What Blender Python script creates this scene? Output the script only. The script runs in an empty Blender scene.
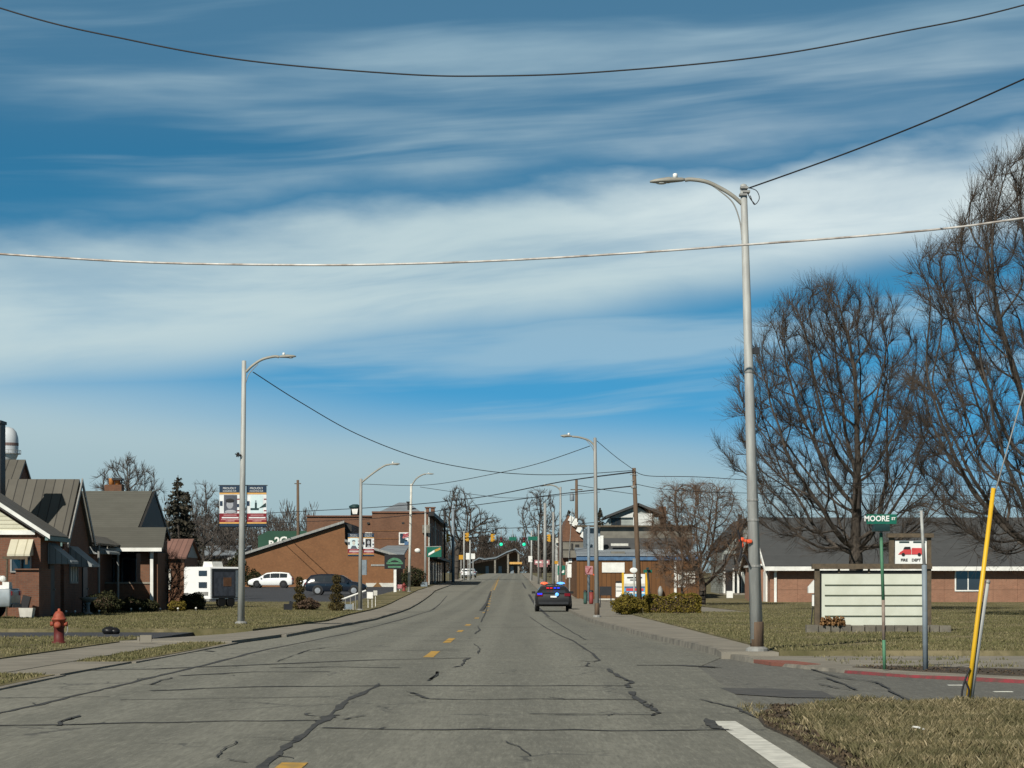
import bpy, math, random
import numpy as np
from mathutils import Vector, Matrix
R = math.radians
random.seed(7); rng = np.random.default_rng(7)
S = bpy.context.scene
COL = S.collection
F = 2400.0; CX = 518.0; HY = 586.0; EYE = 1.35

# ------------------------------------------------------------------ camera
cd = bpy.data.cameras.new('camera'); cam = bpy.data.objects.new('camera', cd); COL.objects.link(cam)
cam.location = (0, 0, EYE); cam.rotation_euler = (R(90), 0, 0)
cd.sensor_fit = 'HORIZONTAL'; cd.sensor_width = 36; cd.lens = 36 * F / 1024
cd.shift_x = -(CX - 512) / 1024; cd.shift_y = (HY - 384) / 1024
cd.clip_start = 0.1; cd.clip_end = 9000
S.camera = cam

# ------------------------------------------------------------------ sun and sky
SUN_EL = 37.0; SH = Vector((0.44, 0.90, 0)).normalized()          # direction the shadows fall
sl = bpy.data.lights.new('sun', 'SUN'); sl.energy = 4.7; sl.angle = R(0.53); sl.color = (1.0, 0.95, 0.85)
so = bpy.data.objects.new('sun', sl); COL.objects.link(so); so.location = (-40, -60, 60)
sd = Vector((SH.x * math.cos(R(SUN_EL)), SH.y * math.cos(R(SUN_EL)), -math.sin(R(SUN_EL))))
so.rotation_euler = sd.to_track_quat('-Z', 'Y').to_euler()
W = bpy.data.worlds.new('World'); S.world = W; W.use_nodes = True
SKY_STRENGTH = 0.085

class NT:
    """small helper that chains math nodes"""
    def __init__(s, tree): s.t = tree; s.n = tree.nodes; s.l = tree.links
    def put(s, sock, v):
        if hasattr(v, 'is_linked') or isinstance(v, bpy.types.NodeSocket): s.l.new(v, sock)
        else: sock.default_value = v
    def m(s, op, a, b=None, c=None, clamp=False):
        n = s.n.new('ShaderNodeMath'); n.operation = op; n.use_clamp = clamp
        s.put(n.inputs[0], a)
        if b is not None: s.put(n.inputs[1], b)
        if c is not None: s.put(n.inputs[2], c)
        return n.outputs[0]
    def ss(s, v, a, b, t0=0.0, t1=1.0):
        n = s.n.new('ShaderNodeMapRange'); n.interpolation_type = 'SMOOTHSTEP'; n.clamp = True
        s.put(n.inputs['Value'], v); s.put(n.inputs['From Min'], a); s.put(n.inputs['From Max'], b)
        n.inputs['To Min'].default_value = t0; n.inputs['To Max'].default_value = t1
        return n.outputs[0]
    def noise(s, vec, scale, detail=4, rough=0.55, dist=0.0):
        n = s.n.new('ShaderNodeTexNoise'); n.inputs['Scale'].default_value = scale
        n.inputs['Detail'].default_value = detail; n.inputs['Roughness'].default_value = rough
        n.inputs['Distortion'].default_value = dist
        if vec is not None: s.l.new(vec, n.inputs['Vector'])
        return n.outputs['Fac']
    def comb(s, x, y, z=0.0):
        n = s.n.new('ShaderNodeCombineXYZ')
        for i, v in enumerate((x, y, z)): s.put(n.inputs[i], v)
        return n.outputs[0]
    def sep(s, v):
        n = s.n.new('ShaderNodeSeparateXYZ'); s.l.new(v, n.inputs[0]); return n.outputs
    def mix(s, f, a, b, mode='MIX'):
        n = s.n.new('ShaderNodeMix'); n.data_type = 'RGBA'; n.blend_type = mode
        s.put(n.inputs[0], f)
        for sock, v in ((n.inputs[6], a), (n.inputs[7], b)):
            if isinstance(v, tuple): sock.default_value = (*v[:3], 1)
            else: s.l.new(v, sock)
        return n.outputs[2]

def build_sky():
    t = NT(W.node_tree); t.n.clear()
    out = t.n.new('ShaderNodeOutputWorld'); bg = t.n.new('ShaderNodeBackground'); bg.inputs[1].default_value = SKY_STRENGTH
    t.l.new(bg.outputs[0], out.inputs[0])
    g = t.n.new('ShaderNodeTexCoord').outputs['Generated']
    x, y, z = t.sep(g)
    hl = t.m('SQRT', t.m('ADD', t.m('MULTIPLY', x, x), t.m('MULTIPLY', y, y)))
    a = t.m('DIVIDE', x, hl)                                  # sine of the azimuth from straight ahead
    e = t.m('ARCTAN2', z, hl)                                 # elevation
    sky = t.n.new('ShaderNodeTexSky'); sky.sky_type = 'NISHITA'; sky.sun_disc = False
    sky.sun_elevation = R(SUN_EL); sky.sun_rotation = math.atan2(-SH.x, -SH.y)
    sky.air_density = 1.0; sky.dust_density = 0.3; sky.ozone_density = 2.2; sky.altitude = 200
    # clear dry air: the deep blue comes down low over the horizon
    zz = t.m('ADD', t.m('MULTIPLY', t.m('MAXIMUM', z, 0.0), 2.2), 0.16)
    t.l.new(t.comb(x, y, zz), sky.inputs['Vector'])
    col = t.mix(1.0, sky.outputs[0], (0.36, 1.16, 1.20), 'MULTIPLY')
    col = t.mix(t.ss(e, 0.07, 0.14, 0.55, 0.0), col, (0.06 * 11.8, 0.30 * 11.8, 0.56 * 11.8))
    U = t.m('MULTIPLY', a, 5.0)
    V = t.m('MULTIPLY', e, 24.0)
    V2 = t.m('ADD', V, t.m('MULTIPLY', U, -0.30))
    warp = t.noise(t.comb(U, V2, 3.1), 0.9, 2, 0.45)
    warp = t.m('SUBTRACT', warp, 0.5)
    n1 = t.noise(t.comb(t.m('MULTIPLY', U, 0.8), t.m('ADD', t.m('MULTIPLY', V2, 0.8), t.m('MULTIPLY', warp, 1.2)), 0.4), 1.6, 6, 0.55)
    n2 = t.noise(t.comb(t.m('MULTIPLY', U, 0.40), t.m('ADD', V2, t.m('MULTIPLY', warp, 0.6)), 7.7), 1.35, 5, 0.52)
    fine = t.noise(t.comb(t.m('MULTIPLY', U, 0.8), t.m('MULTIPLY', V2, 0.8), 1.7), 3.0, 4, 0.5)
    fib = t.noise(t.comb(t.m('MULTIPLY', U, 0.45), t.m('ADD', t.m('MULTIPLY', V2, 1.6), t.m('MULTIPLY', warp, 1.0)), 9.1), 1.8, 6, 0.56)
    # the broad cirrostratus band
    puff = t.m('MULTIPLY', t.m('SUBTRACT', t.noise(t.comb(t.m('MULTIPLY', U, 1.6), V, 2.2), 2.2, 5, 0.5), 0.5), 0.030)
    up = t.m('ADD', t.m('ADD', 0.163, t.m('MULTIPLY', a, 0.098)), t.m('ADD', puff, t.m('MULTIPLY', warp, 0.016)))
    lo = t.m('ADD', t.m('ADD', 0.115, t.m('MULTIPLY', a, 0.160)), t.m('MULTIPLY', warp, 0.030))
    b1 = t.m('MULTIPLY', t.ss(e, t.m('SUBTRACT', lo, 0.018), t.m('ADD', lo, 0.014)),
             t.m('SUBTRACT', 1.0, t.ss(e, t.m('SUBTRACT', up, 0.014), t.m('ADD', up, 0.010))))
    b1 = t.m('MULTIPLY', b1, t.ss(t.m('ADD', n1, t.m('MULTIPLY', t.m('SUBTRACT', fib, 0.5), 0.35)), 0.24, 0.62, 0.55, 1.0))
    # thin upper streaks
    wis = t.ss(t.m('ADD', n2, t.m('MULTIPLY', t.m('SUBTRACT', fib, 0.5), 0.28)), 0.42, 0.70)
    wis = t.m('MULTIPLY', wis, t.ss(e, t.m('SUBTRACT', up, 0.004), t.m('ADD', up, 0.03)))
    wis = t.m('MULTIPLY', wis, t.ss(fine, 0.25, 0.75, 0.36, 0.72))
    veil = t.m('MULTIPLY', t.ss(e, 0.17, 0.24), 0.16)
    # thin streaks below the band
    low = t.m('MULTIPLY', t.ss(t.m('ADD', n2, t.m('MULTIPLY', t.m('SUBTRACT', fib, 0.5), 0.40)), 0.46, 0.66), 0.48)
    low = t.m('MULTIPLY', low, t.m('SUBTRACT', 1.0, t.ss(e, lo, t.m('ADD', lo, 0.02))))
    # pale air near the horizon, deeper on the left
    hz = t.m('SUBTRACT', 1.0, t.ss(t.m('ADD', e, t.m('ADD', t.m('MULTIPLY', a, 0.10), t.m('MULTIPLY', warp, 0.02))), 0.042, 0.084))
    hz = t.m('MULTIPLY', hz, 0.92)
    d = t.m('MAXIMUM', t.m('MAXIMUM', b1, hz), t.m('MAXIMUM', low, t.m('ADD', wis, veil)), clamp=True)
    d = t.m('MULTIPLY', t.m('MULTIPLY', d, 0.95), t.ss(t.m('DIVIDE', y, hl), 0.55, 0.95, 0.12, 1.0))   # cloud cut away outside the view to lessen fill light from the sides
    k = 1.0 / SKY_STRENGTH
    cc = t.mix(t.ss(e, 0.02, 0.11), (0.335 * k, 0.435 * k, 0.445 * k), (0.46 * k, 0.575 * k, 0.60 * k))
    cc = t.mix(t.m('MULTIPLY', t.ss(a, -0.02, 0.12), t.ss(e, 0.12, 0.15)), cc, (0.63 * k, 0.715 * k, 0.72 * k))
    cc = t.mix(t.ss(e, 0.16, 0.25), cc, (0.26 * k, 0.40 * k, 0.49 * k))
    fin = t.mix(d, col, cc)
    # dark grey sky added overhead, out of view, to cut the ambient fill
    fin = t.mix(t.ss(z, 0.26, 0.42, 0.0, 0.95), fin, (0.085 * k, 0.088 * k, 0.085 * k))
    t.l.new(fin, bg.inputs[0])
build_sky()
S.view_settings.view_transform = 'Standard'; S.view_settings.look = 'None'
S.view_settings.exposure = 0.22; S.view_settings.gamma = 1.0; S.view_settings.use_curve_mapping = False

# ------------------------------------------------------------------ materials
MATS = {}
def mat(name, c, c2=None, rough=0.8, scale=3.0, metal=0.0, bump=0.0, emit=None, estr=0.0, detail=4, spec=0.3, stretch=None):
    if name in MATS: return MATS[name]
    m = bpy.data.materials.new(name); m.use_nodes = True; MATS[name] = m
    t = NT(m.node_tree); b = t.n['Principled BSDF']
    b.inputs['Roughness'].default_value = rough; b.inputs['Metallic'].default_value = metal
    b.inputs['Specular IOR Level'].default_value = spec
    if c2 is None: c2 = tuple(v * 0.78 for v in c)
    v = t.n.new('ShaderNodeTexCoord').outputs['Object']
    if stretch:
        mp = t.n.new('ShaderNodeMapping'); mp.inputs['Scale'].default_value = stretch; t.l.new(v, mp.inputs[0]); v = mp.outputs[0]
    n = t.noise(v, scale, detail, 0.6)
    t.l.new(t.mix(t.ss(n, 0.3, 0.7), c, c2), b.inputs['Base Color'])
    if bump:
        bp = t.n.new('ShaderNodeBump'); bp.inputs['Strength'].default_value = bump; bp.inputs['Distance'].default_value = 0.02
        t.l.new(t.noise(v, scale * 6, 5, 0.6), bp.inputs['Height']); t.l.new(bp.outputs[0], b.inputs['Normal'])
    if emit: b.inputs['Emission Color'].default_value = (*emit, 1); b.inputs['Emission Strength'].default_value = estr
    return m

def brick_mat(name, c1, c2, mortar, bw=0.22, bh=0.075):
    if name in MATS: return MATS[name]
    m = bpy.data.materials.new(name); m.use_nodes = True; MATS[name] = m
    t = NT(m.node_tree); b = t.n['Principled BSDF']; b.inputs['Roughness'].default_value = 0.9
    v = t.n.new('ShaderNodeTexCoord').outputs['Object']; x, y, z = t.sep(v)
    k = t.n.new('ShaderNodeTexBrick'); t.l.new(t.comb(t.m('ADD', x, y), z), k.inputs['Vector'])
    k.inputs['Scale'].default_value = 1.0; k.inputs['Brick Width'].default_value = bw; k.inputs['Row Height'].default_value = bh
    k.inputs['Mortar Size'].default_value = 0.010; k.inputs['Bias'].default_value = -0.1
    k.inputs['Color1'].default_value = (*c1, 1); k.inputs['Color2'].default_value = (*c2, 1); k.inputs['Mortar'].default_value = (*mortar, 1)
    n = t.noise(v, 0.55, 5, 0.65); n2 = t.noise(v, 4.0, 3, 0.6)
    cc = t.mix(t.ss(n, 0.3, 0.75, 0.0, 0.40), k.outputs[0], tuple(q * 0.55 for q in c1))
    cc = t.mix(t.ss(n2, 0.45, 0.8, 0.0, 0.30), cc, tuple(min(1, q * 1.5) for q in c2))
    t.l.new(cc, b.inputs['Base Color'])
    return m

def stripe_mat(name, c, line, pitch, width=0.12, axis='x', rough=0.6, c2=None, spec=0.3):
    """boards, standing seams, shingle courses: lines every `pitch` metres along an axis"""
    if name in MATS: return MATS[name]
    m = bpy.data.materials.new(name); m.use_nodes = True; MATS[name] = m
    t = NT(m.node_tree); b = t.n['Principled BSDF']; b.inputs['Roughness'].default_value = rough; b.inputs['Specular IOR Level'].default_value = spec
    v = t.n.new('ShaderNodeTexCoord').outputs['Object']; x, y, z = t.sep(v)
    q = {'x': x, 'y': y, 'z': z, 'xy': t.m('ADD', x, y)}[axis]
    fr = t.m('FRACT', t.m('DIVIDE', q, pitch)); idx = t.m('FLOOR', t.m('DIVIDE', q, pitch))
    w = t.n.new('ShaderNodeTexWhiteNoise'); w.noise_dimensions = '1D'; t.l.new(idx, w.inputs['W'])
    base = t.mix(t.m('MULTIPLY', w.outputs['Value'], 0.8), c, c2 or tuple(p * 0.75 for p in c))
    base = t.mix(t.ss(t.noise(v, 1.3, 5, 0.65), 0.35, 0.75, 0.0, 0.4), base, tuple(p * 0.6 for p in c))
    ln = t.m('LESS_THAN', fr, width)
    t.l.new(t.mix(ln, base, line), b.inputs['Base Color'])
    bp = t.n.new('ShaderNodeBump'); bp.inputs['Strength'].default_value = 0.5; bp.inputs['Distance'].default_value = 0.03
    t.l.new(t.m('SUBTRACT', 1.0, ln), bp.inputs['Height']); t.l.new(bp.outputs[0], b.inputs['Normal'])
    return m

def island_mat(name, ramp, rough=0.85, big=None, bigscale=0.3):
    """leaf or blade material: colour varies from blade to blade and in broad patches"""
    if name in MATS: return MATS[name]
    m = bpy.data.materials.new(name); m.use_nodes = True; MATS[name] = m
    t = NT(m.node_tree); b = t.n['Principled BSDF']; b.inputs['Roughness'].default_value = rough; b.inputs['Specular IOR Level'].default_value = 0.15
    g = t.n.new('ShaderNodeNewGeometry')
    cr = t.n.new('ShaderNodeValToRGB'); els = cr.color_ramp.elements
    while len(els) < len(ramp): els.new(0.5)
    for el, (p, c) in zip(els, ramp): el.position = p; el.color = (*c, 1)
    t.l.new(g.outputs['Random Per Island'], cr.inputs[0]); c = cr.outputs[0]
    if big:
        v = t.n.new('ShaderNodeTexCoord').outputs['Object']
        c = t.mix(t.ss(t.noise(v, bigscale, 4, 0.6), 0.4, 0.65, 0.0, 0.75), c, big)
    t.l.new(c, b.inputs['Base Color'])
    return m

def road_mat(name, c, c2, patch, worn=True):
    if name in MATS: return MATS[name]
    m = bpy.data.materials.new(name); m.use_nodes = True; MATS[name] = m
    t = NT(m.node_tree); b = t.n['Principled BSDF']; b.inputs['Roughness'].default_value = 0.88; b.inputs['Specular IOR Level'].default_value = 0.25
    v = t.n.new('ShaderNodeTexCoord').outputs['Object']; x, y, z = t.sep(v)
    n1 = t.noise(v, 0.45, 6, 0.65); n2 = t.noise(v, 22.0, 4, 0.7); n3 = t.noise(v, 90.0, 2, 0.6)
    st = t.noise(t.comb(t.m('MULTIPLY', x, 1.6), t.m('MULTIPLY', y, 0.05), 0.0), 1.0, 4, 0.6)
    cc = t.mix(t.ss(n1, 0.3, 0.72), c, c2)
    cc = t.mix(t.ss(st, 0.42, 0.68, 0.0, 0.6), cc, patch)
    # blotches and drips, several metres long across the lanes
    bl = t.noise(t.comb(t.m('MULTIPLY', x, 0.35), t.m('MULTIPLY', y, 0.12), 4.0), 1.3, 6, 0.7)
    cc = t.mix(t.ss(bl, 0.52, 0.70, 0.0, 0.45), cc, tuple(p * 0.72 for p in c2))
    cc = t.mix(t.ss(n2, 0.3, 0.7, 0.0, 0.5), cc, tuple(p * 0.55 for p in c))
    n4 = t.noise(v, 3.2, 6, 0.75)
    cc = t.mix(t.ss(n4, 0.45, 0.72, 0.0, 0.55), cc, tuple(p * 0.66 for p in c2))
    cc = t.mix(t.ss(n4, 0.28, 0.48, 0.35, 0.0), cc, tuple(min(1, p * 1.35) for p in c))
    cc = t.mix(t.ss(n3, 0.52, 0.72, 0.0, 0.55), cc, tuple(min(1, p * 2.0) for p in c))
    if worn:
        wp = None
        for x0 in (-4.25, -2.7, -0.85, 0.85):
            q = t.ss(t.m('ABSOLUTE', t.m('SUBTRACT', x, x0)), 0.12, 0.52, 1.0, 0.0); wp = q if wp is None else t.m('MAXIMUM', wp, q)
        cc = t.mix(t.m('MULTIPLY', wp, t.ss(st, 0.3, 0.6, 0.15, 0.42)), cc, tuple(min(1, p * 1.28) for p in c))
        gut = t.ss(t.m('ADD', x, t.m('MULTIPLY', n1, 0.4)), -4.75, -5.05, 0.0, 0.6)
        cc = t.mix(gut, cc, (0.225, 0.22, 0.185))
    g1 = t.noise(t.comb(t.m('MULTIPLY', x, 13.0), t.m('MULTIPLY', y, 1.1), 2.0), 1.0, 4, 0.65); g2 = t.noise(t.comb(t.m('MULTIPLY', x, 38.0), t.m('MULTIPLY', y, 2.6), 5.0), 1.0, 3, 0.6)
    cc = t.mix(t.ss(g1, 0.42, 0.70, 0.0, 0.42), cc, tuple(p * 0.55 for p in c)); cc = t.mix(t.ss(g1, 0.30, 0.46, 0.30, 0.0), cc, tuple(min(1, p * 1.45) for p in c))
    cc = t.mix(t.ss(g2, 0.48, 0.72, 0.0, 0.50), cc, tuple(p * 0.50 for p in c)); cc = t.mix(t.ss(g2, 0.28, 0.44, 0.40, 0.0), cc, tuple(min(1, p * 1.5) for p in c))
    # hairline crazing
    vo = t.n.new('ShaderNodeTexVoronoi'); vo.feature = 'DISTANCE_TO_EDGE'; vo.inputs['Scale'].default_value = 0.55
    wv = t.m('MULTIPLY', t.noise(v, 1.4, 4, 0.6), 0.9)
    t.l.new(t.comb(t.m('ADD', x, wv), t.m('ADD', t.m('MULTIPLY', y, 0.6), wv), 0.0), vo.inputs['Vector'])
    cz = t.m('MULTIPLY', t.m('LESS_THAN', vo.outputs['Distance'], 0.012), t.ss(t.noise(v, 0.25, 3, 0.5), 0.5, 0.62, 0.0, 0.6))
    if worn: cc = t.mix(cz, cc, (0.035, 0.036, 0.038))
    t.l.new(cc, b.inputs['Base Color'])
    bp = t.n.new('ShaderNodeBump'); bp.inputs['Strength'].default_value = 0.35; bp.inputs['Distance'].default_value = 0.01
    t.l.new(n2, bp.inputs['Height']); t.l.new(bp.outputs[0], b.inputs['Normal'])
    return m

def lawn_mat(name, green, straw, dirt):
    if name in MATS: return MATS[name]
    m = bpy.data.materials.new(name); m.use_nodes = True; MATS[name] = m
    t = NT(m.node_tree); b = t.n['Principled BSDF']; b.inputs['Roughness'].default_value = 0.95; b.inputs['Specular IOR Level'].default_value = 0.1
    v = t.n.new('ShaderNodeTexCoord').outputs['Object']
    cc = t.mix(t.ss(t.noise(v, 0.32, 6, 0.65), 0.36, 0.64), green, straw)
    cc = t.mix(t.ss(t.noise(v, 5.0, 5, 0.7), 0.4, 0.7, 0.0, 0.55), cc, tuple(p * 0.55 for p in green))
    cc = t.mix(t.ss(t.noise(v, 1.1, 6, 0.7), 0.58, 0.74), cc, dirt)
    t.l.new(cc, b.inputs['Base Color'])
    return m

M = dict(
 asphalt=road_mat('worn_asphalt', (0.182, 0.181, 0.152), (0.148, 0.148, 0.126), (0.114, 0.115, 0.101)),
 side=road_mat('dark_asphalt', (0.150, 0.148, 0.130), (0.122, 0.121, 0.108), (0.10, 0.10, 0.092)),
 lot=road_mat('lot_asphalt', (0.060, 0.062, 0.068), (0.05, 0.052, 0.058), (0.045, 0.046, 0.05), False),
 walk=mat('old_concrete', (0.235, 0.215, 0.175), (0.165, 0.152, 0.125), 0.92, 0.9, bump=0.2, detail=8),
 kerb=mat('kerb_concrete', (0.24, 0.22, 0.18), (0.12, 0.112, 0.095), 0.92, 2.5, bump=0.3, detail=7),
 redkerb=mat('red_kerb_paint', (0.23, 0.034, 0.044), (0.10, 0.050, 0.045), 0.85, 5.0, detail=9),
 redbrick=mat('red_ramp_paving', (0.24, 0.085, 0.06), (0.17, 0.075, 0.055), 0.9, 3.0),
 tar=mat('tar_sealant', (0.036, 0.037, 0.038), (0.068, 0.067, 0.062), 0.8, 5.0, detail=7),
 patch=mat('asphalt_patch', (0.085, 0.083, 0.078), (0.06, 0.06, 0.06), 0.9, 4.0),
 yellow=mat('yellow_road_paint', (0.56, 0.31, 0.035), (0.25, 0.18, 0.075), 0.75, 5.0, detail=9),
 white_line=mat('white_road_paint', (0.62, 0.62, 0.56), (0.42, 0.42, 0.38), 0.7, 5.0, detail=8),
 dirt=mat('dark_soil', (0.042, 0.033, 0.025), (0.080, 0.064, 0.046), 0.97, 3.0, bump=0.8, detail=7),
 lawn=lawn_mat('winter_lawn', (0.100, 0.093, 0.044), (0.215, 0.180, 0.105), (0.100, 0.085, 0.056)),
 ground=lawn_mat('ground_cover', (0.11, 0.10, 0.055), (0.16, 0.14, 0.085), (0.10, 0.085, 0.06)),
 brickA=brick_mat('brown_brick', (0.128, 0.050, 0.027), (0.178, 0.072, 0.038), (0.13, 0.09, 0.065)),
 brickB=brick_mat('orange_brown_brick', (0.172, 0.072, 0.027), (0.212, 0.090, 0.034), (0.175, 0.098, 0.048)),
 brickC=brick_mat('dark_red_brick', (0.125, 0.054, 0.028), (0.170, 0.076, 0.040), (0.13, 0.085, 0.055)),
 brickD=brick_mat('pinkish_brick', (0.225, 0.105, 0.062), (0.275, 0.132, 0.080), (0.25, 0.165, 0.115)),
 metal_roof=stripe_mat('standing_seam_roof', (0.118, 0.110, 0.092), (0.035, 0.033, 0.03), 0.42, 0.10, 'x', 0.55),
 metal_roof_y=stripe_mat('seam_roof_side', (0.135, 0.122, 0.098), (0.035, 0.033, 0.03), 0.42, 0.12, 'y', 0.55),
 shingle=stripe_mat('grey_shingles', (0.112, 0.111, 0.095), (0.088, 0.087, 0.075), 0.11, 0.22, 'z', 0.95, c2=(0.10, 0.099, 0.084), spec=0.1),
 shingle2=stripe_mat('charcoal_shingles', (0.074, 0.077, 0.078), (0.060, 0.062, 0.063), 0.10, 0.2, 'z', 0.95, c2=(0.066, 0.069, 0.070), spec=0.1),
 redroof=stripe_mat('faded_red_roof', (0.22, 0.12, 0.095), (0.11, 0.06, 0.05), 0.3, 0.15, 'x', 0.8),
 flatroof=mat('grey_roofing', (0.22, 0.25, 0.27), (0.16, 0.18, 0.20), 0.7, 0.6),
 boards=stripe_mat('brown_board_siding', (0.150, 0.068, 0.024), (0.062, 0.030, 0.013), 0.34, 0.10, 'xy', 0.8),
 siding=stripe_mat('cream_lap_siding', (0.62, 0.60, 0.46), (0.30, 0.28, 0.20), 0.16, 0.18, 'z', 0.7),
 greysiding=stripe_mat('grey_siding', (0.30, 0.33, 0.31), (0.18, 0.19, 0.18), 0.18, 0.15, 'z', 0.75),
 whitesiding=stripe_mat('white_siding', (0.66, 0.67, 0.64), (0.42, 0.42, 0.40), 0.16, 0.15, 'z', 0.7),
 tan=mat('tan_metal_wall', (0.27, 0.22, 0.13), (0.22, 0.18, 0.105), 0.7, 0.5),
 white=mat('white_paint', (0.74, 0.74, 0.70), (0.60, 0.60, 0.56), 0.55, 2.0),
 cream=stripe_mat('cream_awning', (0.62, 0.58, 0.44), (0.32, 0.29, 0.20), 0.36, 0.12, 'x', 0.5),
 greyawn=stripe_mat('grey_awning', (0.27, 0.29, 0.29), (0.13, 0.14, 0.14), 0.24, 0.14, 'xy', 0.55),
 teal=mat('teal_trim', (0.12, 0.20, 0.19), None, 0.6),
 dark=mat('dark_trim', (0.030, 0.028, 0.026), (0.02, 0.02, 0.02), 0.6),
 black=mat('black_paint', (0.014, 0.014, 0.016), (0.02, 0.02, 0.022), 0.45, spec=0.5),
 glass=mat('window_glass', (0.022, 0.028, 0.034), (0.03, 0.036, 0.042), 0.08, 0.8, spec=0.8),
 blind=mat('white_blind', (0.55, 0.54, 0.48), None, 0.6),
 galv=mat('galvanised_steel', (0.40, 0.41, 0.385), (0.27, 0.275, 0.265), 0.6, 2.6, metal=0.1, detail=7, stretch=(3, 3, 0.5)),
 aged=mat('aged_steel', (0.30, 0.30, 0.28), (0.21, 0.21, 0.20), 0.6, 2.2, metal=0.2, detail=7, stretch=(3, 3, 0.5)),
 lamp=mat('lamp_housing', (0.30, 0.29, 0.25), None, 0.5),
 lens=mat('lamp_lens', (0.50, 0.50, 0.46), None, 0.2),
 cable=mat('cable_black', (0.022, 0.021, 0.022), None, 0.6),
 silver=mat('silver_cable', (0.62, 0.60, 0.56), (0.24, 0.20, 0.17), 0.4, 2.0, metal=0.2, stretch=(1.0, 1, 1)),
 wood=mat('pole_wood', (0.140, 0.095, 0.062), (0.085, 0.058, 0.040), 0.9, 3.0, stretch=(6, 6, 0.5), bump=0.3),
 oldwood=mat('weathered_timber', (0.115, 0.088, 0.058), (0.075, 0.060, 0.042), 0.9, 3.0, stretch=(3, 3, 3), bump=0.3),
 bark=mat('bark', (0.085, 0.070, 0.056), (0.042, 0.036, 0.031), 0.95, 4.0, bump=0.5, stretch=(3, 3, 0.8)),
 twig=mat('twig_bark', (0.078, 0.060, 0.046), (0.044, 0.036, 0.030), 0.95, 1.0),
 twig_red=mat('reddish_twig_bark', (0.135, 0.088, 0.058), (0.095, 0.062, 0.042), 0.95, 1.0),
 twig_far=mat('far_twig_bark', (0.085, 0.072, 0.062), (0.065, 0.055, 0.048), 0.95, 1.0),
 signboard=mat('letter_board_plastic', (0.57, 0.59, 0.50), (0.47, 0.485, 0.40), 0.5, 1.2, detail=7),
 rail=mat('board_rail', (0.085, 0.095, 0.06), None, 0.5),
 signwhite=mat('sign_white', (0.72, 0.73, 0.70), (0.64, 0.65, 0.62), 0.5),
 signgreen=mat('sign_green', (0.005, 0.115, 0.075), (0.005, 0.10, 0.065), 0.5),
 darkgreen=mat('dark_sign_green', (0.012, 0.040, 0.040), None, 0.5),
 greenpost=mat('green_post', (0.075, 0.20, 0.115), (0.055, 0.15, 0.085), 0.6, 4.0),
 rustpost=mat('bare_post', (0.28, 0.24, 0.20), (0.18, 0.13, 0.10), 0.7, 6.0),
 bluegrey=mat('blue_grey_steel', (0.20, 0.245, 0.28), (0.15, 0.18, 0.20), 0.55, 4.0),
 guard=mat('yellow_guard', (0.66, 0.40, 0.02), (0.55, 0.32, 0.02), 0.45, 3.0),
 stone=mat('block_stone', (0.165, 0.150, 0.120), (0.10, 0.092, 0.075), 0.95, 3.0, bump=0.5),
 navy=mat('banner_navy', (0.010, 0.030, 0.062), None, 0.6),
 maroon=mat('banner_maroon', (0.19, 0.010, 0.018), None, 0.6),
 gold=mat('banner_gold', (0.62, 0.35, 0.10), None, 0.6),
 bwhite=mat('banner_white', (0.70, 0.72, 0.72), None, 0.6),
 bgrey=mat('banner_grey', (0.085, 0.095, 0.12), (0.05, 0.055, 0.07), 0.6),
 bpale=mat('banner_pale', (0.55, 0.66, 0.66), (0.45, 0.58, 0.60), 0.6),
 skin=mat('printed_face', (0.33, 0.34, 0.36), (0.26, 0.27, 0.29), 0.6),
 hydrant=mat('hydrant_red', (0.34, 0.082, 0.042), (0.20, 0.042, 0.026), 0.6, 9.0, detail=7),
 hydrantdark=mat('hydrant_dark_red', (0.10, 0.016, 0.014), None, 0.6),
 bag=mat('black_plastic', (0.012, 0.012, 0.013), None, 0.4),
 rubber=mat('tyre_rubber', (0.015, 0.015, 0.015), None, 0.85),
 rim=mat('alloy_rim', (0.42, 0.43, 0.44), None, 0.35, metal=0.6),
 carwhite=mat('white_car_paint', (0.76, 0.77, 0.76), (0.72, 0.73, 0.72), 0.25, spec=0.5),
 carblack=mat('dark_blue_car_paint', (0.008, 0.012, 0.020), (0.010, 0.014, 0.022), 0.2, spec=0.6),
 cargrey=mat('charcoal_car_paint', (0.018, 0.018, 0.018), (0.014, 0.014, 0.015), 0.42, spec=0.3),
 carsilver=mat('pale_grey_truck_paint', (0.30, 0.34, 0.36), None, 0.35, spec=0.5),
 tail=mat('tail_lamp', (0.16, 0.006, 0.012), None, 0.25, emit=(0.5, 0.01, 0.02), estr=0.04),
 beacon_red=mat('red_beacon', (0.5, 0.02, 0.01), None, 0.3, emit=(1.0, 0.16, 0.06), estr=1.3),
 beacon_blue=mat('blue_beacon', (0.02, 0.15, 0.6), None, 0.3, emit=(0.16, 0.45, 1.0), estr=1.3),
 led_blue=mat('blue_led', (0.01, 0.02, 0.6), None, 0.3, emit=(0.02, 0.05, 1.0), estr=1.2),
 led_red=mat('red_led', (0.6, 0.01, 0.02), None, 0.3, emit=(1.0, 0.01, 0.03), estr=.7),
 signal_green=mat('green_signal', (0.01, 0.5, 0.25), None, 0.3, emit=(0.02, 0.70, 0.36), estr=0.9),
 signal_amber=mat('amber_signal', (0.7, 0.3, 0.02), None, 0.3),
 signal_red=mat('unlit_red_signal', (0.10, 0.01, 0.01), None, 0.3),
 signal_yellow=mat('signal_yellow', (0.52, 0.27, 0.02), None, 0.55),
 clay=mat('clay_pot', (0.55, 0.23, 0.06), (0.45, 0.18, 0.05), 0.8),
 tank=mat('tank_paint', (0.52, 0.55, 0.57), (0.44, 0.47, 0.49), 0.35, 0.2),
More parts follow.
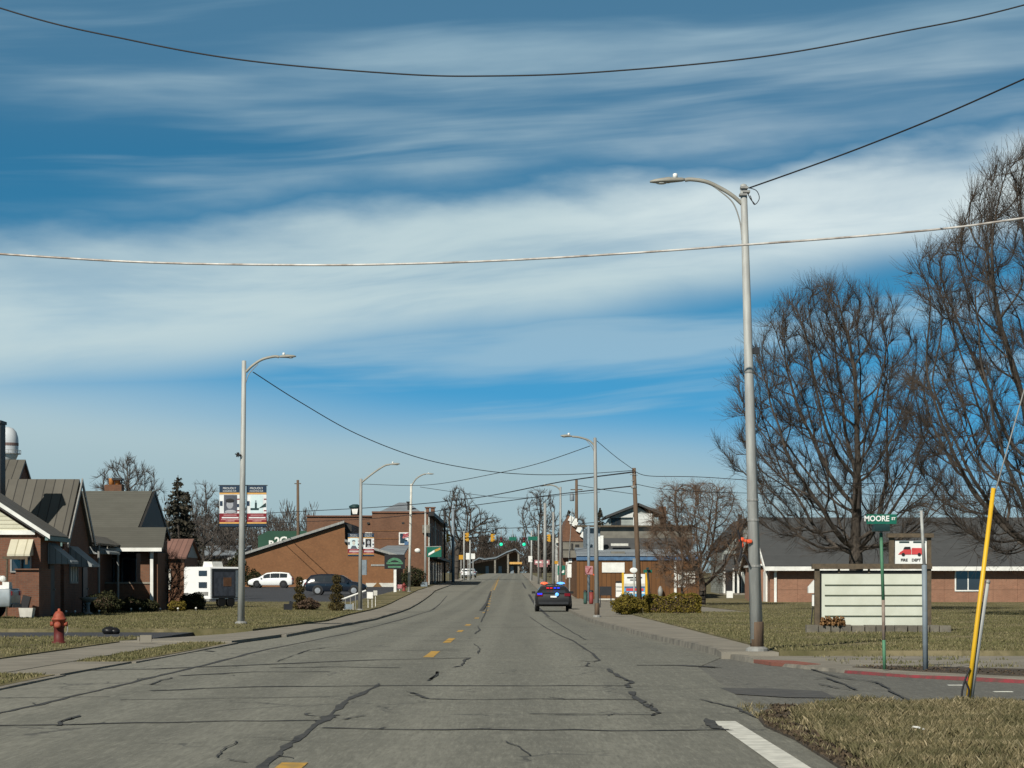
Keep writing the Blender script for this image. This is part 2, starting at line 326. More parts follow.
 tankband=mat('tank_band', (0.17, 0.12, 0.11), None, 0.6),
 greenwall=mat('green_metal_wall', (0.018, 0.066, 0.040), (0.015, 0.055, 0.033), 0.6, 0.4),
 orange=mat('orange_ribbon', (0.75, 0.11, 0.04), None, 0.6),
 blue=mat('blue_fascia', (0.07, 0.15, 0.27), (0.05, 0.10, 0.18), 0.6),
 skyblue=mat('light_blue_print', (0.10, 0.36, 0.62), None, 0.5),
 redprint=mat('red_print', (0.55, 0.06, 0.06), None, 0.5),
 pinkprint=mat('faded_red_print', (0.42, 0.22, 0.22), (0.30, 0.10, 0.11), 0.6, 8.0),
 graffiti=mat('grey_wall_panel', (0.125, 0.118, 0.10), (0.18, 0.17, 0.14), 0.8, 1.5),
 ink=mat('black_ink', (0.015, 0.015, 0.017), None, 0.6),
 grease=mat('dry_leaves', (0.22, 0.12, 0.045), (0.13, 0.07, 0.03), 0.9, 20.0),
 brown=mat('brown_board', (0.20, 0.10, 0.055), (0.14, 0.07, 0.04), 0.7),
 dullred=mat('dull_red_paint', (0.20, 0.035, 0.03), None, 0.6),
 binsgreen=mat('bin_green', (0.03, 0.075, 0.06), None, 0.6),
 leaf_hedge=island_mat('hedge_leaves', [(0.0, (0.075, 0.062, 0.012)), (0.5, (0.130, 0.100, 0.017)), (1.0, (0.190, 0.145, 0.028))]),
 leaf_dark=island_mat('dark_evergreen_leaves', [(0.0, (0.012, 0.016, 0.008)), (0.6, (0.030, 0.034, 0.015)), (1.0, (0.055, 0.050, 0.020))]),
 leaf_topiary=island_mat('topiary_leaves', [(0.0, (0.028, 0.024, 0.009)), (0.6, (0.062, 0.048, 0.016)), (1.0, (0.10, 0.072, 0.024))]),
 leaf_brown=island_mat('dry_shrub_twigs', [(0.0, (0.045, 0.030, 0.022)), (1.0, (0.11, 0.075, 0.05))]),
 leaf_fir=island_mat('fir_needles', [(0.0, (0.028, 0.028, 0.020)), (0.7, (0.050, 0.046, 0.034)), (1.0, (0.085, 0.070, 0.050))]),
 blade=island_mat('dry_grass_blades', [(0.0, (0.052, 0.048, 0.022)), (0.35, (0.125, 0.106, 0.054)), (0.75, (0.225, 0.185, 0.105)), (1.0, (0.34, 0.285, 0.18))], big=(0.078, 0.076, 0.036), bigscale=1.6),
 lawnblade=island_mat('lawn_blades', [(0.0, (0.070, 0.068, 0.028)), (0.5, (0.142, 0.128, 0.060)), (1.0, (0.240, 0.207, 0.115))], big=(0.094, 0.096, 0.040), bigscale=0.35),
)

# ------------------------------------------------------------------ geometry helpers
def lerp_tab(tab):
    xs = [p[0] for p in tab]; ys = [p[1] for p in tab]
    return lambda y: float(np.interp(y, xs, ys))
gz = lerp_tab([(-200, 0), (140, 0), (160, .10), (180, .28), (205, .55), (230, .85), (300, 1.52), (382, 2.3), (520, 3.5), (667, 4.75), (960, 6.6), (1200, 7.3), (9000, 7.3)])
RL = lerp_tab([(-60, -7.2), (31, -6.75), (36, -6.85), (42, -6.75), (56, -6.6), (63, -6.2), (94, -5.7), (120, -6.0), (156, -6.7), (204, -7.5), (230, -8), (382, -8.5), (667, -9.2), (1200, -11)])
RR = lerp_tab([(-60, 2.62), (27, 2.62), (40, 3.0), (46, 3.95), (52, 3.8), (60, 3.5), (83, 2.85), (96, 2.7), (125, 2.75), (168, 2.5), (230, 2.0), (382, 1.6), (667, .8), (1200, -1)])
def Xp(px, D): return (px - CX) * D / F
def Zp(py, D): return EYE + (HY - py) * D / F
def base(px, py, z):
    D = F * (EYE - z) / (py - HY); return Xp(px, D), D

XF = {}
class MB:
    def __init__(s): s.v = []; s.f = []; s.mi = []; s.k = 0
    def add(s, vs, fs):
        o = len(s.v); s.v += [tuple(v) for v in vs]; s.f += [tuple(i + o for i in f) for f in fs]; s.mi += [s.k] * len(fs); return s
    def box(s, x0, x1, y0, y1, z0, z1):
        return s.add([(x0,y0,z0),(x1,y0,z0),(x1,y1,z0),(x0,y1,z0),(x0,y0,z1),(x1,y0,z1),(x1,y1,z1),(x0,y1,z1)],
                     [(0,3,2,1),(4,5,6,7),(0,1,5,4),(1,2,6,5),(2,3,7,6),(3,0,4,7)])
    def obox(s, c, size, rz=0.0, tilt=0.0):
        hx, hy, hz = (q / 2 for q in size); m = Matrix.Rotation(rz, 3, 'Z') @ Matrix.Rotation(tilt, 3, 'Y')
        vs = [Vector(c) + m @ Vector((sx*hx, sy*hy, sz*hz)) for sz in (-1,1) for sx, sy in ((-1,-1),(1,-1),(1,1),(-1,1))]
        return s.add(vs, [(0,3,2,1),(4,5,6,7),(0,1,5,4),(1,2,6,5),(2,3,7,6),(3,0,4,7)])
    def slab(s, p, th):
        """quad p (4 points) with thickness th against its normal"""
        p = [Vector(q) for q in p]; n = (p[1]-p[0]).cross(p[3]-p[0]).normalized() * th
        return s.add(p + [q - n for q in p], [(0,1,2,3),(7,6,5,4),(0,4,5,1),(1,5,6,2),(2,6,7,3),(3,7,4,0)])
    def extr(s, poly, axis, a0, a1):
        """poly in the plane across `axis`: 'y' -> (x,z), 'x' -> (y,z), 'z' -> (x,y)"""
        def mk(p, a): return {'y': (p[0], a, p[1]), 'x': (a, p[0], p[1]), 'z': (p[0], p[1], a)}[axis]
        n = len(poly)
        return s.add([mk(p, a0) for p in poly] + [mk(p, a1) for p in poly],
                     [tuple(range(n)), tuple(range(2*n-1, n-1, -1))] + [(i, (i+1) % n, n + (i+1) % n, n + i) for i in range(n)])
    def tube(s, pts, r, n=8, cap=True):
        pts = [Vector(p) for p in pts]; rs = r if isinstance(r, (list, tuple)) else [r] * len(pts)
        vs = []; fs = []; ref = Vector((0, 0, 1)); prev = None
        for i, p in enumerate(pts):
            d = (pts[min(i+1, len(pts)-1)] - pts[max(i-1, 0)]).normalized()
            if prev is None:
                a = d.cross(ref if abs(d.z) < 0.95 else Vector((1, 0, 0))).normalized()
            else:
                a = (prev - d * prev.dot(d)).normalized()
            prev = a; b = d.cross(a)
            vs += [p + (a * math.cos(t) + b * math.sin(t)) * rs[i] for t in (2*math.pi*k/n for k in range(n))]
        for i in range(len(pts) - 1):
            for k in range(n): fs.append((i*n+k, i*n+(k+1) % n, (i+1)*n+(k+1) % n, (i+1)*n+k))
        if cap: fs += [tuple(range(n-1, -1, -1)), tuple(range((len(pts)-1)*n, len(pts)*n))]
        return s.add(vs, fs)
    def lathe(s, cx, cy, prof, n=16):
        vs = []; fs = []
        for r, z in prof: vs += [(cx + r*math.cos(2*math.pi*k/n), cy + r*math.sin(2*math.pi*k/n), z) for k in range(n)]
        for i in range(len(prof)-1):
            for k in range(n): fs.append((i*n+k, i*n+(k+1) % n, (i+1)*n+(k+1) % n, (i+1)*n+k))
        fs += [tuple(range(n-1, -1, -1)), tuple(range((len(prof)-1)*n, len(prof)*n))]
        return s.add(vs, fs)
    def ball(s, c, r, n=12, m=8, jit=0.0):
        rx, ry, rz = r if isinstance(r, tuple) else (r, r, r); vs = []; fs = []
        for i in range(m+1):
            for k in range(n):
                th = math.pi*i/m; ph = 2*math.pi*k/n; q = 1 + (random.uniform(-jit, jit) if jit else 0)
                vs.append((c[0]+rx*q*math.sin(th)*math.cos(ph), c[1]+ry*q*math.sin(th)*math.sin(ph), c[2]+rz*q*math.cos(th)))
        for i in range(m):
            for k in range(n): fs.append((i*n+k, (i+1)*n+k, (i+1)*n+(k+1) % n, i*n+(k+1) % n))
        return s.add(vs, fs)
    def build(s, name, mats, parent=None, smooth=False, label=None, local=False):
        me = bpy.data.meshes.new(name)
        vs = s.v
        if parent is not None and not local:
            inv = XF.get(parent.name)
            if inv is not None: vs = [inv @ Vector(v) for v in vs]
        me.from_pydata([tuple(v) for v in vs], [], s.f)
        if not isinstance(mats, (list, tuple)): mats = [mats]
        for m in mats: me.materials.append(m)
        if len(mats) > 1: me.polygons.foreach_set('material_index', s.mi)
        if smooth: me.polygons.foreach_set('use_smooth', [True] * len(s.f))
        me.update()
        o = bpy.data.objects.new(name, me); COL.objects.link(o)
        if parent is not None: o.parent = parent
        if parent is not None and parent.parent is not None or (parent is not None and parent.type == 'MESH'):
            XF[o.name] = XF.get(parent.name)
        elif parent is not None: XF[o.name] = XF.get(parent.name)
        if label: o['label'] = label
        return o
def thing(name, label, cat, loc, rz=0.0, group=None):
    o = bpy.data.objects.new(name, None); COL.objects.link(o); o.location = loc; o.rotation_euler = (0, 0, rz); o.empty_display_size = 0.3
    o['label'] = label; o['category'] = cat
    if group: o['group'] = group
    XF[o.name] = (Matrix.Translation(Vector(loc)) @ Matrix.Rotation(rz, 4, 'Z')).inverted()
    return o
def tag(o, label, cat, group=None):
    o['label'] = label; o['category'] = cat
    if group: o['group'] = group
    return o
def struct(o): o['kind'] = 'structure'; return o
def stuff(o, label=None, cat=None):
    o['kind'] = 'stuff'
    if label: tag(o, label, cat)
    return o
def copy_tree(o, parent=None):
    c = o.copy(); COL.objects.link(c)
    if parent is not None: c.parent = parent
    for ch in list(o.children): copy_tree(ch, c)
    return c
def text(parent, body, size, c, m, rz=0.0, name='lettering', sx=1.0, offset=0.0):
    """flat lettering standing upright, facing -Y (turned by rz), centred on c (world)"""
    cu = bpy.data.curves.new(name, 'FONT'); cu.body = body; cu.size = size; cu.align_x = 'CENTER'; cu.align_y = 'CENTER'
    cu.extrude = 0.002; cu.offset = offset; cu.materials.append(m); cu.resolution_u = 3
    tmp = bpy.data.objects.new('tmp', cu); COL.objects.link(tmp)
    me = bpy.data.meshes.new_from_object(tmp.evaluated_get(bpy.context.evaluated_depsgraph_get())); bpy.data.objects.remove(tmp); bpy.data.curves.remove(cu)
    me.name = name; me.materials.clear(); me.materials.append(m)
    o = bpy.data.objects.new(name, me); COL.objects.link(o)
    p = Vector(c); inv = XF.get(parent.name) if parent else None
    o.parent = parent; o.location = inv @ p if inv is not None else p
    pr = 0.0
    if inv is not None: pr = inv.to_euler().z
    o.rotation_euler = (R(90), 0, rz + pr); o.scale = (sx, 1, 1)
    return o
def strip(name, xl, xr, y0, y1, zoff, m, step=4.0, skirt=0.0, nx=2, zfun=None, kind='structure'):
    """a ground sheet between two side lines that follows the lie of the land"""
    fl = xl if callable(xl) else (lambda y: xl); fr = xr if callable(xr) else (lambda y: xr)
    n = max(1, int((y1 - y0) / step)); b = MB(); ys = [y0 + (y1 - y0) * i / n for i in range(n + 1)]
    vs = []; fs = []
    for y in ys:
        for k in range(nx):
            x = fl(y) + (fr(y) - fl(y)) * k / (nx - 1); vs.append((x, y, gz(y) + zoff + (zfun(x, y) if zfun else 0)))
    for i in range(n):
        for k in range(nx - 1): a = i*nx+k; fs.append((a, a+1, a+nx+1, a+nx))
    b.add(vs, fs)
    if skirt:
        ring = [i*nx for i in range(n+1)] + [n*nx+k for k in range(1, nx)] + [i*nx+nx-1 for i in range(n-1, -1, -1)] + [k for k in range(nx-2, 0, -1)]
        o = len(vs); low = [(vs[i][0], vs[i][1], vs[i][2] - skirt) for i in ring]; L = len(ring); base_i = len(b.v)
        b.v += low; b.f += [(ring[(q+1) % L], ring[q], base_i+q, base_i+(q+1) % L) for q in range(L)]; b.mi += [0]*L
    o = b.build(name, m); o['kind'] = kind
    return o
def poly_slab(name, pts, z, m, th=0.2, hole=None):
    b = MB(); b.extr([(p[0], p[1]) for p in pts], 'z', z - th, z); return struct(b.build(name, m))
def path_strip(b, pts, w, z, jit=0.0):
    """a painted or sealed line along points on the ground"""
    P = [Vector((p[0], p[1])) for p in pts]; vs = []; n = len(P)
    for i, p in enumerate(P):
        d = (P[min(i+1, n-1)] - P[max(i-1, 0)]).normalized(); q = Vector((-d.y, d.x))
        ww = (w[i] if isinstance(w, (list, tuple)) else w) * (1 + random.uniform(-jit, jit)) / 2
        for sg in (1, -1): vs.append((p.x + q.x*ww*sg, p.y + q.y*ww*sg, gz(p.y) + z))
    b.add(vs, [(2*i+1, 2*i+3, 2*i+2, 2*i) for i in range(n-1)])
    return b
def kerb_line(b, pts, w=0.16, h=0.12, z0=-0.05):
    P = [Vector((p[0], p[1])) for p in pts]; n = len(P); vs = []; fs = []
    for i, p in enumerate(P):
        d = (P[min(i+1, n-1)] - P[max(i-1, 0)]).normalized(); q = Vector((-d.y, d.x)) * w / 2; g = gz(p.y)
        hh = h + random.uniform(-0.012, 0.012)
        vs += [(p.x-q.x, p.y-q.y, g+z0), (p.x-q.x*.8, p.y-q.y*.8, g+hh), (p.x+q.x*.8, p.y+q.y*.8, g+hh), (p.x+q.x, p.y+q.y, g+z0)]
    for i in range(n-1):
        for k in range(3): a = 4*i+k; fs.append((a, a+1, a+5, a+4))
    fs += [(0,3,2,1), tuple(4*(n-1)+k for k in range(4))]
    b.add(vs, fs)

def np_mesh(name, verts, tris, m, parent=None):
    me = bpy.data.meshes.new(name); nv = len(verts); nf = len(tris); k = tris.shape[1]
    me.vertices.add(nv); me.vertices.foreach_set('co', np.asarray(verts, dtype=np.float32).ravel())
    me.loops.add(nf*k); me.loops.foreach_set('vertex_index', np.asarray(tris, dtype=np.int32).ravel())
    me.polygons.add(nf); me.polygons.foreach_set('loop_start', np.arange(0, nf*k, k, dtype=np.int32))
    me.update(calc_edges=True); me.validate()
    me.materials.append(m)
    o = bpy.data.objects.new(name, me); COL.objects.link(o)
    if parent is not None: o.parent = parent
    return o
def blades(pts, h, w, lean=0.5):
    """one bent two-triangle blade per point"""
    n = len(pts); P = np.asarray(pts, float); a = rng.uniform(0, 2*np.pi, n); hh = h * rng.uniform(0.5, 1.3, n); ww = w * rng.uniform(0.6, 1.3, n)
    dx, dy = np.cos(a), np.sin(a); la = rng.uniform(0, 2*np.pi, n); ll = rng.uniform(0, lean, n) * hh
    v = np.zeros((n, 4, 3))
    v[:, 0] = P + np.stack([dx*ww/2, dy*ww/2, -0.01*np.ones(n)], 1); v[:, 1] = P - np.stack([dx*ww/2, dy*ww/2, 0.01*np.ones(n)], 1)
    v[:, 2] = P + np.stack([np.cos(la)*ll*.4 - dx*ww*.3, np.sin(la)*ll*.4 - dy*ww*.3, hh*.6], 1)
    v[:, 3] = P + np.stack([np.cos(la)*ll, np.sin(la)*ll, hh], 1)
    i = np.arange(n)[:, None]*4
    t = np.concatenate([i+np.array([[0,1,2]]), i+np.array([[0,2,3]])], 1).reshape(-1, 3)
    return v.reshape(-1, 3), t
def leaves(pts, size, nrm=None):
    n = len(pts); P = np.asarray(pts, float); a = rng.normal(size=(n, 3)); a /= np.linalg.norm(a, axis=1)[:, None]
    b = rng.normal(size=(n, 3)); b -= a*np.sum(a*b, 1)[:, None]; b /= np.linalg.norm(b, axis=1)[:, None]
    s = size*rng.uniform(0.6, 1.4, n)[:, None]
    v = np.stack([P-a*s*.5, P+b*s*.32, P+a*s*.5, P-b*s*.32], 1).reshape(-1, 3)
    f = (np.arange(n)[:, None]*4+np.array([[0,1,2,3]]))
    return v, f
#--SECTION: ground
# ------------------------------------------------------------------ ground, roads, lawns
inner = lerp_tab([(-60, -9.3), (56, -9.3), (63, -7.9), (69, -7.5), (87, -6.9), (105, -7.4), (125, -7.7), (180, -8.9), (230, -9.6), (382, -10.5), (667, -11.5), (1200, -13)])
strip('ground', -2600, 2600, -120, 6000, -0.14, M['ground'], 20)
strip('road', RL, RR, -60, 1200, 0.0, M['asphalt'], 2.5, nx=5)
struct(MB().box(1.5, 110, 22, 47, -0.14, -0.007).build('side_street', M['side']))
strip('verge', -7.8, lambda y: RL(y) - .1, -40, 36, 0.022, M['lawn'], 3, .2)
strip('sidewalk', -9.3, -7.8, -40, 56, 0.036, M['walk'], 3, .2)
strip('driveway_apron', -7.8, lambda y: RL(y) - .02, 36, 42, 0.028, M['walk'], 2, .2)
strip('verge', -7.8, lambda y: RL(y) - .1, 42, 56, 0.022, M['lawn'], 2, .2)
strip('sidewalk', inner, lambda y: RL(y) - .08, 56, 420, 0.07, M['walk'], 4, .2)
strip('lawn', -60, -9.3, -40, 61, 0.06, M['lawn'], 4, .2)
strip('driveway', -60, -9.25, 61.03, 68.4, 0.03, M['lot'], 4, .2)
strip('lawn', -75, lambda y: inner(y) - .02, 68.4, 165, 0.125, M['lawn'], 3, .25)
strip('parking_lot', -75, -11.6, 165.02, 262, 0.10, M['lot'], 4, .25)
strip('verge', -11.55, lambda y: inner(y) - .02, 165.02, 262, 0.125, M['lawn'], 4, .25)
strip('lawn', -120, lambda y: inner(y) - .02, 262.05, 900, 0.10, M['ground'], 12, .25)
poly_slab('sidewalk', [(4.3, 42), (4.95, 38), (5.8, 35.6), (7.06, 33.5), (9, 32), (12, 31), (60, 30.5), (60, 44.6), (4.02, 44.6)], .050, M['walk'])
strip('sidewalk', lambda y: RR(y) + .05, 4.85, 44.62, 178, 0.118, M['walk'], 4, .25)
strip('lawn', 4.86, 75, 44.64, 112, 0.145, M['lawn'], 3, .25)
strip('lawn', 11, 75, 112.03, 178, 0.145, M['lawn'], 3, .25)
strip('parking_lot', 4.86, 10.98, 112.03, 178, 0.11, M['walk'], 4, .25)
strip('lawn', lambda y: RR(y) + 2.4, 120, 178.03, 900, 0.10, M['ground'], 12, .25)
strip('sidewalk', lambda y: RR(y) + .05, lambda y: RR(y) + 2.38, 178.03, 900, 0.112, M['walk'], 8, .25)
poly_slab('dirt_edge', [(2.33, -30), (2.36, 17), (2.42, 21), (2.36, 23), (2.46, 24.8), (2.75, 26.2), (3.4, 26.8), (5, 26.85), (60, 26.85), (60, -30)], .022, M['dirt'])
poly_slab('grass_corner', [(2.62, -30), (2.66, 17.5), (2.74, 19), (2.70, 20.4), (2.82, 21.8), (2.78, 23), (2.92, 24.4), (3.2, 25.6), (3.8, 26.2), (5, 26.35), (60, 26.4), (60, -30)], .055, M['lawn'])
poly_slab('dirt_strip', [(5.35, 38.4), (6.1, 36.4), (7.25, 34.5), (9.1, 33), (12, 32.0), (40, 31.6), (40, 35), (9, 36.5), (7.3, 37.9), (6.3, 38.9)], .062, M['dirt'], .05)
poly_slab('tactile_ramp', [(4.15, 42.3), (4.3, 40.8), (4.72, 39.5), (5.02, 39.8), (4.78, 41.6)], .056, M['redbrick'], .06)
b = MB()
for ya, yb in ((10, 36), (42, 56), (63.5, 330)):
    n = max(2, int((yb - ya) / 3)); kerb_line(b, [(RL(ya + (yb-ya)*i/n), ya + (yb-ya)*i/n) for i in range(n+1)], .16, .075 if ya > 60 else .028)
n = 50; kerb_line(b, [(RR(46 + 300*i/n), 46 + 300*i/n) for i in range(n+1)], .18, .13)
kerb_line(b, [(3.95, 46), (4.0, 45), (4.1, 43.6), (4.22, 42.3)], .18, .09)
kerb_line(b, [(4.3, 41.6), (4.6, 39.9), (4.86, 38.5), (5.15, 37.42)], .15, .040, -.006)
struct(b.build('kerb', M['kerb']))
b = MB(); kerb_line(b, [(5.15, 37.4), (5.3, 36.9), (5.8, 35.65), (6.4, 34.5), (7.06, 33.5), (8, 32.6), (9, 32), (12, 31), (25, 30.8), (60, 30.5)], .15, .040, -.006)
struct(b.build('red_kerb', M['redkerb']))
# paint
def P(px, py): return base(px, py, 0.0)
b = MB()
for ya, yb in ((9.0, 18.3), (45.4, 49.6), (57.0, 62.0)): path_strip(b, [(-1.70, ya), (-1.70, (ya+yb)/2), (-1.70, yb)], .19, .005, .10)
for k, yc in enumerate((71.8, 83.0, 101, 122, 134)): path_strip(b, [(-1.73, yc-1.5), (-1.73, yc), (-1.73, yc+1.4)], .17, .005, .15)
cl = lerp_tab([(140, -1.8), (165, -2.0), (230, -2.6), (382, -3.4), (667, -4.2)])
for i in range(30):
    y = 150 + i*12.2
    path_strip(b, [(cl(y), y), (cl(y+3), y+3)], .2, .005); 
for i in range(12): y = 240 + i*14; path_strip(b, [(cl(y)+.25, y), (cl(y+13)+.25, y+13)], .13, .005)
struct(b.build('centre_line', M['yellow']))
b = MB(); path_strip(b, [(2.03, 6), (2.03, 14), (2.05, 19), (2.05, 23.9)], [.25, .25, .24, .22], .006, .03)
for px, py, l in ((955, 685, .20), (1003, 691.5, .24)):
    x, y = P(px, py); b.box(x-l/2, x+l/2, y-.06, y+.06, -.004, .002)
struct(b.build('edge_line', M['white_line']))
# tar-sealed cracks
b = MB()
CZ = [0.0]
def crack(pts, w, z=.009, jit=.45, sub=4):
    w = w * .46; CZ[0] += .00012; z = .0055 + CZ[0]
    W_ = [P(*p) for p in pts]; out = []
    for i in range(len(W_)-1):
        a, c = Vector(W_[i]), Vector(W_[i+1]); L = (c-a).length
        for k in range(sub):
            t = k/sub; q = a.lerp(c, t)
            if k: q = q + Vector((random.uniform(-.022, .022) , random.uniform(-.10, .10)*(L > 1))) 
            out.append(q)
    out.append(Vector(W_[-1])); path_strip(b, out, w, z, jit)
    for q in out[1:-1]:
        if random.random() < .16:
            a_ = random.uniform(0, 2*math.pi); L = random.uniform(.15, .7); br = [q]
            for k in range(4): a_ += random.uniform(-.6, .6); br.append(br[-1] + Vector((math.cos(a_), math.sin(a_)*1.6))*L/4)
            CZ[0] += .00002; path_strip(b, br, [w*.45, w*.4, w*.3, w*.25, w*.1], z, .4)
crack([(-60, 732), (0, 713), (40, 705), (78, 695), (110, 688), (150, 678), (180, 671), (210, 664), (256, 652), (300, 643), (350, 633), (400, 620), (430, 611), (447, 602)], .17)
crack([(250, 775), (262, 767), (278, 756), (286, 747), (300, 737), (315, 725), (328, 718), (340, 706), (350, 699), (363, 693), (378, 686)], .15, jit=.6)
crack([(322, 721), (329, 717), (334, 715)], .26, jit=.5)
for pts, w in (([(-30, 726), (70, 725), (200, 722), (322, 720.5)], .20), ([(322, 728), (380, 729.5), (512, 730), (640, 731), (726, 730)], .20),
               ([(150, 691), (256, 687), (380, 686), (512, 686), (625, 686)], .26), ([(430, 699), (470, 700), (540, 699), (640, 700)], .17),
               ([(30, 672), (160, 669), (256, 665), (380, 660), (470, 658)], .34), ([(180, 676), (256, 672), (330, 672)], .25), ([(120, 700), (200, 699), (330, 697)], .12),
               ([(637, 665.5), (680, 665.5), (718, 667.5)], .50), ([(530, 714), (600, 714.5), (657, 715)], .13), ([(400, 668), (330, 667), (270, 668)], .30),
               ([(512, 640), (600, 640)], .22), ([(420, 641), (475, 641)], .3), ([(430, 628), (560, 627)], .3), ([(300, 652), (380, 651), (460, 650)], .18), ([(0, 698), (60, 697.5), (110, 697)], .12)):
    crack(pts, w, .010, .35)
crack([(530, 617), (540, 624), (555, 633), (575, 642), (590, 652), (600, 660.5), (592, 662), (578, 661)], .10)
crack([(545, 616), (556, 622), (572, 632), (586, 640)], .07)
crack([(588, 663), (586, 666), (593, 667)], .09); crack([(608, 669), (612, 673), (622, 678), (632, 683), (626, 685), (630, 688)], .12, jit=.7)
crack([(632, 692), (638, 700), (645, 705), (650, 708), (659, 713), (652, 716)], .13, jit=.8); crack([(700, 700), (718, 704), (735, 708), (752, 716), (768, 722)], .08)
crack([(706, 719), (711, 725), (718, 729), (730, 731)], .16, jit=.7)
crack([(412, 693), (420, 696), (428, 699), (440, 700)], .12, jit=.7); crack([(418, 702), (426, 702)], .12); crack([(343, 720), (352, 718), (365, 716)], .07)
crack([(428, 681), (436, 676), (438, 672), (430, 680)], .08); crack([(452, 668), (462, 666), (464, 661), (470, 658)], .09, jit=.8); crack([(474, 644), (480, 649), (478, 654)], .10, jit=.9); crack([(475, 634), (480, 630), (478, 626)], .10, jit=.9)
crack([(58, 726), (64, 721), (80, 716)], .10); crack([(150, 685), (160, 681), (172, 678)], .07); crack([(205, 651), (215, 652)], .2); crack([(277, 662), (290, 657), (310, 650), (340, 646)], .06, jit=.9)
path_strip(b, [(1.35, 105), (1.3, 130), (1.15, 160), (1.0, 200), (.8, 260), (.6, 330)], .16, .007, .4); path_strip(b, [(-2.0, 130), (-2.2, 170), (-2.6, 230)], .15, .01, .4)
crack([(488, 606), (484, 616), (481, 622)], .1)
crack([(217, 758), (224, 750), (236, 742)], .03); crack([(228, 760), (246, 763)], .05); crack([(506, 742), (520, 748), (530, 756)], .03)
struct(b.build('tar_seams', M['tar']))
b = MB(); z = .002
q = [P(720, 688), P(768, 688.5), P(822, 691), P(836, 698), P(788, 697.5), P(735, 694)]; b.add([(x, y, z) for x, y in q], [tuple(range(6))])
struct(b.build('utility_patch', M['patch']))
b = MB()
crack([(808, 668), (840, 678), (868, 681), (880, 684), (895, 694), (912, 703)], .10, .004); crack([(813, 679), (826, 678), (840, 683), (856, 690)], .09, .004); crack([(818, 684), (836, 688), (850, 690)], .07, .004)
struct(b.build('tar_seams', M['tar']))
# grass
def inside(n, x0, x1, y0, y1, z, keep=None):
    y = rng.uniform(y0, y1, n); a = np.array([x0(q) for q in y]) if callable(x0) else np.full(n, x0); c = np.array([x1(q) for q in y]) if callable(x1) else np.full(n, x1)
    x = a + (c-a)*rng.uniform(0, 1, n); p = np.stack([x, y, np.array([gz(q) for q in y]) + z], 1)
    return p if keep is None else p[keep(p)]
def clump(p, s, thr):
    v = np.sin(p[:, 0]*s*1.7+np.sin(p[:, 1]*s*.9)*1.3)+np.sin(p[:, 1]*s*1.1+np.cos(p[:, 0]*s*2.3))*.8+rng.normal(0, .7, len(p)); return v > thr
pts = inside(105000, lambda y: np.interp(y, [16, 17.5, 19, 20.4, 21.8, 23, 24.4, 25.6, 26.3], [2.50, 2.54, 2.60, 2.60, 2.70, 2.64, 2.78, 3.1, 3.8]), 7.4, 15.6, 26.3, .055, lambda p: clump(p, 3.0, -1.25))
tuft = 0.72 + 0.5*(np.sin(pts[:, 0]*4.1+np.sin(pts[:, 1]*2.3)*2)*.5+.5)*(np.sin(pts[:, 1]*3.3+pts[:, 0])*.5+.5)
pe = inside(9000, 2.42, 3.0, 15.6, 26.6, .024, lambda p: clump(p, 5.0, .9)); pts = np.concatenate([pts, pe]); tuft = np.concatenate([tuft, np.full(len(pe), .55)])
v1, t1 = blades(pts, .085*tuft, .0085, 1.0)
g_ = np.random.default_rng(12); n = 3600; yy = g_.uniform(15.6, 26.7, n); xx = np.interp(yy, [15.6, 21, 23, 24.8, 26.2], [2.36, 2.42, 2.38, 2.5, 2.8]) + np.abs(g_.normal(0, .14, n)); sz = g_.uniform(.35, 1.0, n)
far = g_.uniform(0, 1, n) < .30; xx[far] = g_.uniform(5.6, 12, far.sum()); yy[far] = np.interp(xx[far], [5.6, 6.1, 7.25, 9.1, 12], [37.4, 36.3, 34.7, 33.1, 32.2]) + g_.uniform(.15, 1.9, far.sum())
v, f = leaves(np.stack([xx, yy, np.where(far, .068, .03) + g_.uniform(-.012, .008, n)], 1), .048); o = np_mesh('dirt_clods', v, f, mat('soil_clods', (0.030, 0.024, 0.018), (0.10, 0.072, 0.045), 0.97, 9.0)); stuff(o, 'dark clods and dead leaves along the bare grass edges', 'dirt')
o = np_mesh('grass', v1, t1, M['blade']); stuff(o, 'dry straw coloured grass on the near corner', 'grass')
P1 = [inside(80000, lambda y: -0.222*y, lambda y: inner(y)-.05, 68.5, 122, .125, lambda p: clump(p, .9, -.9)),
      inside(16000, -14, -9.35, 38, 60.9, .06, lambda p: clump(p, 1.5, -.8)), inside(9000, -7.75, lambda y: RL(y)-.2, 42, 55.9, .022, lambda p: clump(p, 2, -.5)),
      inside(6000, -7.75, lambda y: RL(y)-.2, 24, 35.8, .022, lambda p: clump(p, 2, -.5)),
      inside(12000, lambda y: -.13*y, -9.2, 122, 165, .125)]
o = np_mesh('grass', *blades(np.concatenate(P1), .048, .022, 1.0), M['lawnblade']); stuff(o, 'mown olive lawn grass on the left side', 'grass')
P2 = [inside(85000, 4.9, lambda y: .222*y, 44.8, 112, .145, lambda p: clump(p, .9, -.9)), inside(16000, 11.1, lambda y: .222*y, 112, 161, .145),
      inside(3500, 5.4, 8.6, 37.5, 44.2, .052, lambda p: clump(p, 3, 1.0))]
o = np_mesh('grass', *blades(np.concatenate(P2), .046, .022, 1.0), M['lawnblade']); stuff(o, 'mown olive lawn grass on the right side', 'grass')
